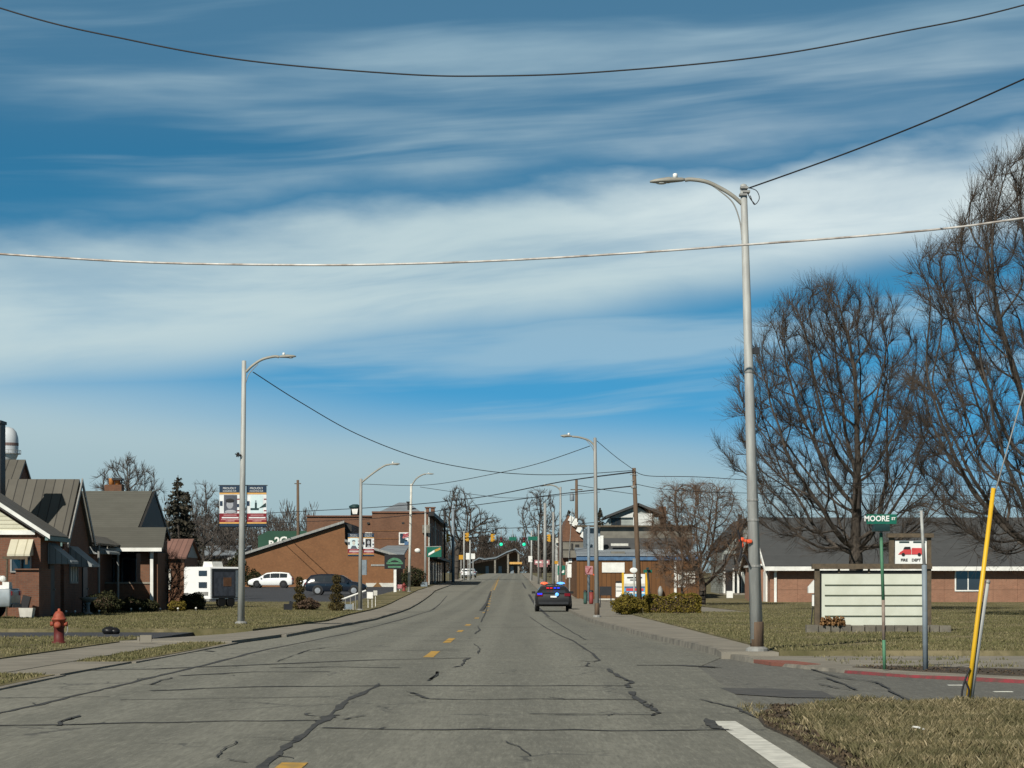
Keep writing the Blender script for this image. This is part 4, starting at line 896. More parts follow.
b = MB(); b.box(q(603, 0)[0], q(606, 0)[0], Yb+5.6, Yb+6.2, q(0, 551)[1], q(0, 534)[1]); b.box(q(600, 0)[0], q(603, 0)[0]-.01, Yb+5.6, Yb+6.2, q(0, 551)[1], q(0, 535)[1]); b.build('roof_duct', M['white'], H)
b = MB(); b.box(q(614, 0)[0], q(632, 0)[0], Yb+6.0, Yb+6.2, q(0, 544.5)[1], q(0, 542)[1]); b.build('roof_rail', M['blind'], H)
b = MB(); b.box(q(612, 0)[0], q(626, 0)[0], Yb+2, Yb+3.5, q(0, 554)[1], q(0, 551)[1]); b.build('roof_clutter', M['graffiti'], H)
b = MB(); b.box(q(602, 0)[0], q(624.5, 0)[0], Yb-.08, Yb-.01, q(0, 572.5)[1], q(0, 562.5)[1]); b.build('wall_banner', M['white'], H, label='blank white board on the wall')
for a, c, z0_, z1_ in ((679, 685, 586, 573), (688, 694, 583, 572)): window(H, 'y', Yb, q(a, 0)[0], q(c, 0)[0], q(0, z0_)[1], q(0, z1_)[1], 'white', 'blind', .08, 0)
b = MB(); b.box(q(674, 0)[0], q(676.5, 0)[0], Yb-.12, Yb-.01, .4, q(0, 561)[1]); b.build('downspout', M['white'], H)
b = MB(); b.lathe(q(660, 0)[0], Yb-.4, [(.16, .5), (.2, 1.0), (.14, 1.2), (.05, 1.35)], 10); b.build('gas_meter', M['aged'], H, True)
b = MB(); b.tube([(xl-.2, Yb+20, q(0, 555)[1]), (xl-.2+.3, Yb+20, q(0, 500)[1])], .03, 5); b.build('antenna', M['aged'], H)
# brick shop with gable on the street side
H = thing('brick_street_shop', 'red brick shop with stepped gable and grey signboard on the street', 'building', (5.6, 240, .8))
Ys = 222.0
def q(px, py, Y=Ys): return (Xp(px, Y), Zp(py, Y))
xs = q(563, 0)[0]
w = MB(); w.extr([(xs, .3), (q(586, 0)[0], .3), q(586, 541), q(571, 517), q(568, 515.5), (xs, q(0, 532)[1])], 'y', Ys, Ys+26); w.build('wall', M['brickD'] if False else M['brickC'], H)
b = MB()
for i, (px, py) in enumerate(((571, 519), (575, 524), (579, 529.5), (583, 535))): b.obox((q(px, 0)[0], Ys-.15, q(0, py)[1]), (.42, .3, .5), 0, .5)
b.box(q(569.5, 0)[0], q(577, 0)[0], Ys-.2, Ys-.05, q(0, 524)[1], q(0, 518.5)[1]); b.build('gable_cap', M['white'], H)
b = MB(); b.box(q(562, 0)[0], q(585.5, 0)[0], Ys-.4, Ys-.05, q(0, 558)[1], q(0, 541.5)[1]); b.build('signboard', M['graffiti'], H); sb = [o for o in H.children if o.name.startswith('signboard')][0]
b = MB()
for px in (562.2, 569.5, 585.3): b.box(q(px-.3, 0)[0], q(px+.3, 0)[0], Ys-.46, Ys-.401, q(0, 558)[1], q(0, 541.5)[1])
for py in (541.6, 549.7, 557.8): b.box(q(562, 0)[0], q(585.5, 0)[0], Ys-.45, Ys-.402, q(0, py+.25)[1], q(0, py-.25)[1])
b.box(q(571, 0)[0], q(573, 0)[0], Ys-.44, Ys-.403, q(0, 549)[1], q(0, 543.5)[1]); b.box(q(575, 0)[0], q(579, 0)[0], Ys-.44, Ys-.403, q(0, 547)[1], q(0, 544.5)[1]); b.build('signboard_frame', M['dark'], sb)
window(H, 'y', Ys, q(567, 0)[0], q(572, 0)[0], q(0, 578)[1], q(0, 563)[1], 'white', 'blind', .1, 0)
b = MB(); b.box(q(568.5, 0)[0], q(572, 0)[0], Ys-.12, Ys-.03, q(0, 562.5)[1], q(0, 559)[1]); b.box(q(573, 0)[0], q(580, 0)[0], Ys-.14, Ys-.03, q(0, 564.6)[1], q(0, 562.9)[1]); b.build('wall_sign', M['signwhite'], H)
for k in range(3): door(H, 'x-', xs, Ys+3+k*7.5, Ys+6.5+k*7.5, 1.2, 3.6, 'glass')
# dark grey house roofs behind the shop
Yr = 262.0
def q(px, py, Y=Yr): return (Xp(px, Y), Zp(py, Y))
H = thing('grey_gabled_house', 'grey gabled upper house rising behind the board clad shop', 'house', (13, 268, 1.2))
w = MB(); w.extr([(q(606, 0)[0], 1), (q(660, 0)[0], 1), q(660, 521), q(637, 506), q(611, 517), (q(606, 0)[0], q(0, 526)[1])], 'y', Yr, Yr+10); w.build('wall', M['greysiding'], H)
r = MB(); a, m_, c = q(605, 516), q(638, 503), q(663, 513)
r.slab([(m_[0], Yr-.8, m_[1]), (m_[0], Yr+10.5, m_[1]), (a[0], Yr+10.5, a[1]), (a[0], Yr-.8, a[1])], .25); r.slab([(c[0], Yr-.8, c[1]), (c[0], Yr+10.5, c[1]), (m_[0]+.01, Yr+10.5, m_[1]), (m_[0]+.01, Yr-.8, m_[1])], .25); r.build('roof', M['shingle2'], H)
b = MB(); b.extr([q(620, 517.5), q(634, 517.5), q(634, 512)], 'y', Yr-.3, Yr-.05); b.box(q(633, 0)[0], q(652, 0)[0], Yr-.3, Yr-.05, q(0, 526)[1], q(0, 513.5)[1]); b.build('white_panel', M['whitesiding'], H)
window(H, 'y', Yr, q(612, 0)[0], q(620, 0)[0], q(0, 525)[1], q(0, 519)[1], 'dark', 'glass', .1)
b = MB(); b.box(q(660.5, 0)[0], q(668, 0)[0], Yr+3, Yr+4, 5, q(0, 505.5)[1]); b.build('chimney', M['brickC'], H)

# pale building further down the right side and hall at the end of the road
Yp = 330.0
H = thing('cream_shopfront', 'narrow cream shopfront beyond the signal poles', 'building', (8, 336, 1.9))
w = MB(); w.box(Xp(556.5, Yp), Xp(580, Yp), Yp, Yp+14, 1.5, Zp(541, Yp)); w.build('wall', M['whitesiding'], H)
b = MB(); b.box(Xp(555.5, Yp), Xp(580, Yp), Yp-.5, Yp-.02, Zp(543, Yp), Zp(538, Yp)); b.build('cornice', M['blind'], H)
window(H, 'y', Yp, Xp(558, Yp), Xp(561, Yp), Zp(560, Yp), Zp(548, Yp), 'aged', 'glass', .15, 0)
Ye = 760.0
def q(px, py, Y=Ye): return (Xp(px, Y), Zp(py, Y))
H = thing('hilltop_hall', 'dark hall with folded pale roof edge and white columns at the road end', 'building', (Xp(498, Ye), 770, 5.2))
w = MB(); w.extr([(q(472, 0)[0], 4.5), (q(520, 0)[0], 4.5), q(520, 555), q(515.5, 551.5), q(507, 554.5), q(496, 560), q(484, 561.5), q(472, 564)], 'y', Ye+6, Ye+20); w.build('wall', M['wood'], H)
r = MB(); pr = [q(468, 565), q(479, 558.5), q(484, 559.8), q(496, 558.2), q(507, 552.5), q(515.5, 549.6), q(521, 554.5)]
top = [(p[0], p[1]+.3) for p in pr]
for i in range(len(pr)-1): r.slab([(pr[i][0], Ye, top[i][1]), (pr[i+1][0], Ye, top[i+1][1]), (pr[i+1][0], Ye+24, top[i+1][1]+.6), (pr[i][0], Ye+24, top[i][1]+.6)], .5)
r.build('roof', M['shingle2'], H)
b = MB()
for i in range(len(pr)-1): b.extr([pr[i], pr[i+1], top[i+1], top[i]], 'y', Ye-.3, Ye-.02)
b.build('fascia', M['bluegrey'], H)
for px, py in ((495, 559), (508, 553.5), (518.5, 553)):
    b = MB(); b.box(q(px-.9, 0)[0], q(px+.9, 0)[0], Ye+.3, Ye+.9, 4.5, q(0, py)[1]); b.build('column', M['kerb'], H)
b = MB(); b.box(q(509.5, 0)[0], q(522, 0)[0], Ye-.5, Ye+3, q(0, 564.2)[1], q(0, 562)[1]); b.build('canopy', M['gold'], H)
for px in (487, 500, 512): b = MB(); b.box(q(px-1.6, 0)[0], q(px+1.6, 0)[0], Ye+5.8, Ye+5.99, 5.2, q(0, 566)[1]); b.build('door', M['bluegrey'], H)
#--SECTION: plants
# ------------------------------------------------------------------ bare trees
def colonize(att, start, step, di, dk, up=0.12, iters=220, seed=1):
    g = np.random.default_rng(seed); A = np.asarray(att, float); nodes = [np.asarray(p, float) for p in start]; par = [i-1 for i in range(len(start))]
    best = np.full(len(A), 1e9); bi = np.zeros(len(A), int); alive = np.ones(len(A), bool)
    def upd(i):
        d = np.linalg.norm(A - nodes[i], axis=1); m = d < best; best[m] = d[m]; bi[m] = i
    for i in range(len(nodes)): upd(i)
    kids = {}
    for _ in range(iters):
        act = alive & (best < di)
        if not act.any(): break
        ids = np.where(act)[0]; dirs = {}
        for i in ids:
            v = A[i] - nodes[bi[i]]; n = np.linalg.norm(v)
            if n > 1e-6: dirs.setdefault(bi[i], []).append(v/n)
        new = 0
        for b_, vs in dirs.items():
            if kids.get(b_, 0) >= 4: continue
            d = np.mean(vs, axis=0); d = d/(np.linalg.norm(d)+1e-9)
            if par[b_] >= 0:
                pd = nodes[b_] - nodes[par[b_]]; pd = pd/(np.linalg.norm(pd)+1e-9); d = d + 0.68*pd
            d = d + np.array([0, 0, up]) + g.normal(0, .09, 3); d /= np.linalg.norm(d)
            nodes.append(nodes[b_] + d*step); par.append(b_); kids[b_] = kids.get(b_, 0) + 1; upd(len(nodes)-1); new += 1
        alive &= best > dk
        if not new: break
    return np.array(nodes), np.array(par)
def frusta(a, b_, ra, rb, n):
    """many tapered tubes at once"""
    a = np.asarray(a); b_ = np.asarray(b_); d = b_-a; L = np.linalg.norm(d, axis=1)[:, None]+1e-9; d = d/L
    ref = np.where(np.abs(d[:, 2:3]) > .9, np.array([[1., 0, 0]]), np.array([[0, 0, 1.]])); u = np.cross(d, ref); u /= np.linalg.norm(u, axis=1)[:, None]; v = np.cross(d, u)
    N = len(a); V = np.zeros((N, 2*n, 3))
    for k in range(n):
        c, s_ = math.cos(2*math.pi*k/n), math.sin(2*math.pi*k/n); o = u*c+v*s_
        V[:, k] = a - d*np.minimum(ra, .3)[:, None]*.3 + o*ra[:, None]; V[:, n+k] = b_ + o*rb[:, None]
    q = np.array([[k, (k+1) % n, n+(k+1) % n, n+k] for k in range(n)]); Fc = (np.arange(N)[:, None, None]*2*n + q[None]).reshape(-1, 4)
    return V.reshape(-1, 3), Fc
def tree(name, label, cat, loc, H, att, start, step, di, dk, r_tip, r_trunk, twigs, tl, up=.12, seed=1, mtwig='twig', group=None, droop=0.0, tn=3, expo=2.3):
    """a leafless tree: limbs grown into the crown's volume, then fine twigs on the young wood"""
    g = np.random.default_rng(seed+50)
    nd, par = colonize(att, start, step, di, dk, up, seed=seed); n = len(nd)
    rad = np.zeros(n); kid = np.zeros(n, int)
    for i in range(n-1, -1, -1):
        if kid[i] == 0: rad[i] = r_tip**expo
        if par[i] >= 0: rad[par[i]] += rad[i]; kid[par[i]] += 1
    rad = rad**(1/expo); rad = r_tip + (rad-r_tip)*(r_trunk-r_tip)/max(1e-6, rad[0]-r_tip)
    rad = np.minimum(rad, r_trunk)
    t = thing(name, label, cat, loc, group=group)
    e = np.where(par >= 0)[0]; a, b_ = nd[par[e]], nd[e]; ra, rb = rad[par[e]], rad[e]
    ra = np.minimum(ra, rb*1.7+.004)
    thick = rb > r_tip*3.2
    V, Fc = frusta(a[thick], b_[thick], ra[thick], rb[thick], 7); np_mesh('trunk', V, Fc, M['bark'], t)
    V1, F1 = frusta(a[~thick], b_[~thick], ra[~thick], rb[~thick], 4)
    # twigs
    cand = e[rad[e] < r_tip*2.6]; src = g.choice(cand, twigs); p0 = nd[src]; dv = nd[src]-nd[par[src]]; dv /= np.linalg.norm(dv, axis=1)[:, None]+1e-9
    p0 = p0 - dv*step*g.uniform(0, .9, twigs)[:, None]
    d = dv*1.15 + g.normal(0, .46, (twigs, 3)) + np.array([0, 0, .42-droop]); d /= np.linalg.norm(d, axis=1)[:, None]
    L = tl*g.uniform(.4, 1.25, twigs)[:, None]; mid = p0 + d*L*.5; d2 = d + g.normal(0, .16, (twigs, 3)) + np.array([0, 0, .20-droop*.8]); d2 /= np.linalg.norm(d2, axis=1)[:, None]; end = mid + d2*L*.5
    q = r_tip*.75
    V2, F2 = frusta(p0, mid, np.full(twigs, q), np.full(twigs, q*.8), tn); V3, F3 = frusta(mid, end, np.full(twigs, q*.8), np.full(twigs, q*.45), tn)
    # side twiglets
    k = twigs//2; ii = g.choice(twigs, k); s0 = mid[ii]; d3 = d[ii] + g.normal(0, .5, (k, 3)); d3 /= np.linalg.norm(d3, axis=1)[:, None]; s1 = s0 + d3*L[ii]*.5
    V4, F4 = frusta(s0, s1, np.full(k, q*.6), np.full(k, q*.4), tn)
    Vs = [V1, V2, V3, V4]; Fs = []; o = 0
    for v, f in zip(Vs, (F1, F2, F3, F4)): Fs.append(f+o); o += len(v)
    np_mesh('crown', np.concatenate(Vs), np.concatenate(Fs), M[mtwig], t)
    return t
def crown_pts(n, seed, rx, ry, zlo, zhi, prof, hollow=.35):
    """points in a crown: prof(u) gives the relative width at relative height u"""
    g = np.random.default_rng(seed); out = []
    while len(out) < n:
        u = g.uniform(0, 1); w = prof(u); r = g.uniform(hollow, 1)**.5 if g.uniform() < .75 else g.uniform(0, 1)
        th = g.uniform(0, 2*math.pi); lump = 1 + .10*math.sin(3*th+seed) + .08*math.sin(7*u*3+2*th)
        out.append((rx*w*r*lump*math.cos(th), ry*w*r*lump*math.sin(th), zlo+(zhi-zlo)*u))
    return np.array(out)
def stem(h, n=6, lean=(0, 0)): return [(lean[0]*k/n, lean[1]*k/n, h*k/n) for k in range(n+1)]
rnd = lambda u: (1-(2*u-1)**2*.96)**.5
spread = lambda u: float(np.interp(u, [0, .12, .28, .5, .7, .85, .95, 1], [.40, .82, 1, .95, .84, .66, .42, .12]))
dome = lambda u: (.42+.58*min(1, u/.42)**.8) if u < .42 else max(.05, 1-((u-.42)/.58)**3.0)**.5
vase = lambda u: math.sin(math.pi*min(1, .14+.86*u)**.80)**.62 if u < 1 else 0.05
D = 120.0
att = crown_pts(3000, 3, 5.7, 5.2, 2.7, 16.3, spread, .1); att[:, 0] -= 1.25*np.clip((att[:, 2]-2.5)/6, 0, 1)
tree('bare_tree', 'big bare maple with rounded crown rising behind the fire department board', 'tree', (Xp(858, D), D, .1), 17, att, stem(2.3, 6, (-.1, .1)), .36, 4.5, .54, .0098, .36, 17500, 1.05, .26, 11, group='big bare trees on the lawn')
D = 98.0
att = crown_pts(3900, 8, 7.0, 6.2, 2.2, 19.2, spread, .1)
tree('bare_tree', 'largest bare tree leaning in at the right edge with low spreading limbs', 'tree', (Xp(1054, D), D, .1), 18, att, stem(2.0, 6, (-.1, .1)), .37, 4.5, .54, .0102, .42, 21500, 1.1, .26, 12, group='big bare trees on the lawn')
D = 148.0
g_ = np.random.default_rng(4); att = crown_pts(1500, 21, 3.5, 2.9, 1.4, 7.6, lambda u: rnd(min(1, u*.9+.05)), .05)
tree('small_tree', 'small reddish brown bare tree with drooping twigs by the shop', 'tree', (Xp(702, D), D, .08), 8, att - np.array([.35, 0, 0]), stem(1.2, 5, (.05, 0)), .26, 3.0, .32, .010, .22, 7600, .75, .05, 22, 'twig_red', droop=.75)
D = 140.0
att = crown_pts(260, 25, 1.4, 1.2, .8, 4.6, vase, .05)
tree('sapling', 'thin leafless sapling leaning left of the small drooping tree', 'tree', (Xp(684, D), D, .08), 5, att, stem(.7, 3, (-.1, 0)), .3, 3.0, .4, .012, .07, 700, .5, .15, 26, 'twig_red')
# trees behind the houses on the left
att = crown_pts(700, 31, 3.0, 2.6, 7.0, 11.7, vase, .1)
tree('bare_tree', 'loose bare tree showing above the bungalow roof', 'tree', (Xp(127, 200), 200, .3), 12, att, stem(6.0, 8), .42, 4.0, .5, .017, .20, 2200, .7, .2, 32, 'twig_far', group='bare trees behind the left houses')
for px, D, h, rx, sd_, lab in ((205, 262, 11.5, 3.2, 41, 'pale bare tree just right of the fir'), (228, 275, 11.0, 3.0, 42, 'pale bare tree behind the double banner pole'), (268, 455, 12.5, 4.2, 43, 'bare tree above the left end of the green building'), (298, 470, 11.0, 4.6, 44, 'bare tree above the right part of the green building'),
                               (186, 285, 8.5, 2.8, 45, 'bare tree behind the small brick outbuilding')):
    zb_ = gz(D); zt_ = h
    att = crown_pts(520, sd_, rx, rx, 1.8, h, vase, .1)
    tree('bare_tree', lab, 'tree', (Xp(px, D), D, zb_), h, att, stem(1.5, 3), .5, 4.0, .6, .026, .22, 1700, .8, .2, sd_, 'twig_far', group='bare trees behind the left houses')
# trees at the end of the road
D = 385.0
att = np.concatenate([crown_pts(520, 51, 3.6, 3.6, 6, 15.0, vase, .1) + np.array([.3, 0, 0]), crown_pts(420, 52, 3.2, 3.0, 5, 10.5, rnd, .1) + np.array([4.6, 0, 0])])
tree('bare_tree', 'tall two headed bare tree left of the road beyond the brick block', 'tree', (Xp(456, D), D, gz(D)), 15, att, stem(5.0, 5, (.3, 0)), .55, 5.0, .6, .032, .42, 2600, .8, .18, 53, 'twig', group='bare trees along the far road')
D = 470.0
att = crown_pts(620, 54, 4.2, 4.2, 4.0, 17.0, lambda u: rnd(min(1, u*.85+.1)), .1)
tree('bare_tree', 'rounded bare tree right of the road behind the signal poles', 'tree', (Xp(540, D), D, gz(D)), 16, att, stem(3.6, 4), .55, 5.0, .6, .034, .34, 2600, .8, .18, 55, 'twig_far', group='bare trees along the far road')
D = 330.0
att = crown_pts(300, 57, 3.0, 3.0, 3.0, 9.5, vase, .1)
tree('bare_tree', 'bare tree behind the wires above the stepped brick gable', 'tree', (Xp(574, D), D, gz(D)), 9, att, stem(2.6, 4), .5, 5.0, .6, .028, .22, 1500, .8, .18, 58, 'twig_far', group='bare trees along the far road')
# far wood beyond the road end, one mass
V_, F_, o_ = [], [], 0
g_ = np.random.default_rng(77)
for i in range(190):
    D = g_.uniform(820, 1000); x = Xp(g_.uniform(440, 610), D); h = g_.uniform(9, 16.5); zb_ = gz(D)-1
    n = 150; th = g_.uniform(0, 2*np.pi, n); u = g_.uniform(.15, 1, n); r = 3.4*np.sqrt(np.clip(1-(2*u-1.05)**2, .02, 1))*g_.uniform(.2, 1, n)
    p1 = np.stack([x+r*np.cos(th), D+r*np.sin(th), zb_+h*u], 1); p0 = p1 - np.stack([r*np.cos(th)*.35, r*np.sin(th)*.35, np.full(n, 1.3)], 1)
    v, f = frusta(p0, p1, np.full(n, .11), np.full(n, .05), 3); V_.append(v); F_.append(f+o_); o_ += len(v)
    v, f = frusta(np.array([[x, D, zb_-.5]]), np.array([[x, D, zb_+h*.7]]), np.array([.25]), np.array([.1]), 6); V_.append(v); F_.append(f+o_); o_ += len(v)
o = np_mesh('woods', np.concatenate(V_), np.concatenate(F_), M['twig']); stuff(o, 'dark leafless wood behind the hall at the road end', 'woods')
V_, F_, o_ = [], [], 0
for i in range(110):
    D = g_.uniform(520, 640); x = Xp(g_.uniform(165, 318), D); h = g_.uniform(9, 19); zb_ = gz(D)-1
    n = 120; th = g_.uniform(0, 2*np.pi, n); u = g_.uniform(.1, 1, n); r = 3.6*np.sqrt(np.clip(1-(2*u-1.05)**2, .02, 1))*g_.uniform(.2, 1, n)
    p1 = np.stack([x+r*np.cos(th), D+r*np.sin(th), zb_+h*u], 1); p0 = p1 - np.stack([r*np.cos(th)*.35, r*np.sin(th)*.35, np.full(n, 1.3)], 1)
    v, f = frusta(p0, p1, np.full(n, .075), np.full(n, .035), 3); V_.append(v); F_.append(f+o_); o_ += len(v)
o = np_mesh('woods', np.concatenate(V_), np.concatenate(F_), M['twig_far']); stuff(o, 'grey brown leafless wood behind the left buildings', 'woods')

# conifers
def fir(label, px, D, top, w, seed, group):
    g = np.random.default_rng(seed); zb_ = gz(D); h = Zp(top, D) - zb_; t = thing('fir_tree', label, 'tree', (Xp(px, D), D, zb_), group=group)
    b = MB(); b.tube([(0, 0, 0), (0, 0, h*.5), (0, 0, h)], [.22, .14, .02], 7); b.build('trunk', M['bark'], t, local=True)
    pts = []
    for k in range(int(h*19)):
        u = g.uniform(.08, 1); z = h*u; L = w*(1-u)**.85*g.uniform(.55, 1.1) + .12; th = g.uniform(0, 2*math.pi)
        m_ = int(34*L)+8; s_ = g.uniform(.1, 1, m_); spread = .16*s_*L
        pts.append(np.stack([math.cos(th)*s_*L + g.normal(0, 1, m_)*spread*.6, math.sin(th)*s_*L + g.normal(0, 1, m_)*spread*.6, z - s_*L*.32 + s_**2*L*.18 - np.abs(g.normal(0, .10, m_))], 1))
    np_mesh('crown', *leaves(np.concatenate(pts), .20), M['leaf_fir'], t)
fir('tall thin dark fir behind the bungalow', 178, 172, 475, 2.7, 61, 'dark firs'); 
fir('broader dark fir half hidden behind the bungalow gable', 187, 186, 491, 2.3, 64, 'dark firs')
fir('dark fir behind the signal poles right of the road', 569, 390, 510, 3.4, 62, 'dark firs'); fir('small dark fir behind the brown shop roof', 600, 320, 508, 2.4, 63, 'dark firs')

# shrubs and hedges
def bush(name, label, loc, r, m, n, size, seed, group=None, core=True, squash=1.0, cat='shrub', boxy=False):
    g = np.random.default_rng(seed); t = thing(name, label, cat, loc, group=group); rx, ry, rz_ = r
    v = g.normal(size=(n, 3)); v /= np.linalg.norm(v, axis=1)[:, None]
    if boxy: k = np.max(np.abs(v), axis=1)[:, None]; v = v*(.55 + .45/k*.9)
    lump = 1 + .12*np.sin(v[:, 0]*6+seed) + .10*np.sin(v[:, 2]*8+v[:, 1]*5)
    p = v*np.array([rx, ry, rz_])*(lump*g.uniform(.72, 1.06, n))[:, None] + np.array([0, 0, rz_*.92]); p = p[p[:, 2] > -.02]
    np_mesh('foliage', *leaves(p, size), M[m], t)
    if core:
        b = MB(); b.ball((0, 0, rz_*.9), (rx*.72, ry*.72, rz_*.76), 12, 8, .08); b.tube([(0, 0, 0), (0, 0, rz_)], .05, 6); b.build('branches', M['leaf_brown'], t, local=True)
    return t
X_, D_ = Xp(627.5, 103), 103
bush('round_bush', 'round olive bush at the street end of the hedge', (X_, D_, .1), (.62, .6, .46), 'leaf_hedge', 5200, .075, 71, cat='bush')
g_ = np.random.default_rng(72); n = 9500; x0, x1 = Xp(644, 107), Xp(700, 107)
t = thing('clipped_hedge', 'long clipped olive hedge along the lawn below the board clad shop', 'hedge', ((x0+x1)/2, 107, .12))
L_ = (x1-x0)/2
p = g_.uniform(-1, 1, (n, 3)); ax = g_.integers(0, 3, n); sg = np.sign(g_.uniform(-1, 1, n)); p[np.arange(n), ax] = sg*g_.uniform(.80, 1.03, n)
pp = np.stack([p[:, 0]*L_, p[:, 1]*.5, .44+p[:, 2]*.40], 1); pp[:, 2] += .07*np.sin(pp[:, 0]*3.1)+.05*np.sin(pp[:, 0]*7+1)
pp = pp[(np.abs(p[:, 0])**6+np.abs(p[:, 2])**6) < 1.5]
np_mesh('foliage', *leaves(pp, .075), M['leaf_hedge'], t)
b = MB(); b.box(-L_*.86, L_*.86, -.36, .36, 0, .70); b.build('branches', M['leaf_brown'], t, local=True)
def topiary(label, px, D, py_top, tiers, w, seed):
    z = .13; t = thing('topiary', label, 'topiary', (Xp(px, D), D, z), group='tiered topiary bushes'); h = Zp(py_top, D)-z; g = np.random.default_rng(seed)
    b = MB(); b.tube([(0, 0, 0), (0, 0, h*.95)], .04, 6); b.build('stem', M['bark'], t, local=True)
    for k in range(tiers):
        u = (k+.5)/tiers; r_ = w*(1.0-.55*u); n = int(1100*r_/w)
        v = g.normal(size=(n, 3)); v /= np.linalg.norm(v, axis=1)[:, None]
        p = v*np.array([r_, r_, h/tiers*.56])*g.uniform(.55, 1.05, n)[:, None] + np.array([0, 0, h*u])
        np_mesh('tier', *leaves(p, .07), M['leaf_topiary'], t)
topiary('slimmer tiered topiary beside a dry shrub near the white car', 299.5, 124, 577, 4, .42, 81); topiary('darker tiered topiary in front of the black car next to the lamp post', 336.5, 117, 575, 4, .46, 82)
bush('dry_shrub', 'low brown leafless shrub at the foot of the slimmer topiary', (Xp(309, 122), 122, .12), (.5, .45, .30), 'leaf_brown', 1500, .10, 83, 'low bushes on the left', False)
bush('foundation_bush', 'dark round bush under the bungalow porch wall', (Xp(131, 115), 115, .12), (.62, .5, .34), 'leaf_dark', 2600, .08, 84, 'low bushes on the left')
bush('foundation_bush', 'dark bush at the bungalow downspout', (Xp(149, 115.5), 115.5, .12), (.42, .4, .28), 'leaf_dark', 1800, .08, 85, 'low bushes on the left')
bush('foundation_bush', 'yellowish low bush between bungalow and camper trailer', (Xp(177, 116), 116, .12), (.45, .4, .26), 'leaf_hedge', 1800, .08, 86, 'low bushes on the left')
bush('evergreen_bush', 'tall dark evergreen bush in front of the camper trailer', (Xp(193, 121), 121, .12), (.68, .55, .44), 'leaf_dark', 4200, .09, 87, 'low bushes on the left')
bush('foundation_bush', 'very dark shrub in the shade beside the birdbath', (Xp(104, 107), 107, .12), (.85, .6, .48), 'leaf_dark', 3000, .09, 88, 'low bushes on the left')
bush('evergreen_bush', 'dark cone bush at the left end of the brick hall', (Xp(238, 250), 250, 1.1), (1.0, .9, 1.9), 'leaf_dark', 2400, .20, 89, 'low bushes on the left')
bush('evergreen_bush', 'small pointed bush behind the white car', (Xp(254, 258), 258, 1.15), (.85, .8, .95), 'leaf_dark', 1600, .20, 90, 'low bushes on the left')
bush('evergreen_bush', 'dark leafy shrub at the corner below the fluttering flag', (Xp(412.5, 262), 262, 1.25), (1.3, 1.2, 1.1), 'leaf_dark', 2000, .2, 91, 'low bushes on the left')
D = 121.0
att = crown_pts(420, 92, 1.0, .9, .3, 2.9, rnd, .05)
tree('leafless_shrub', 'tall leafless shrub at the corner of the bungalow', 'shrub', (Xp(167, D), D, .1), 3, att, stem(.25, 2), .16, 2.0, .2, .008, .05, 1800, .45, .1, 93, 'twig', tn=3)
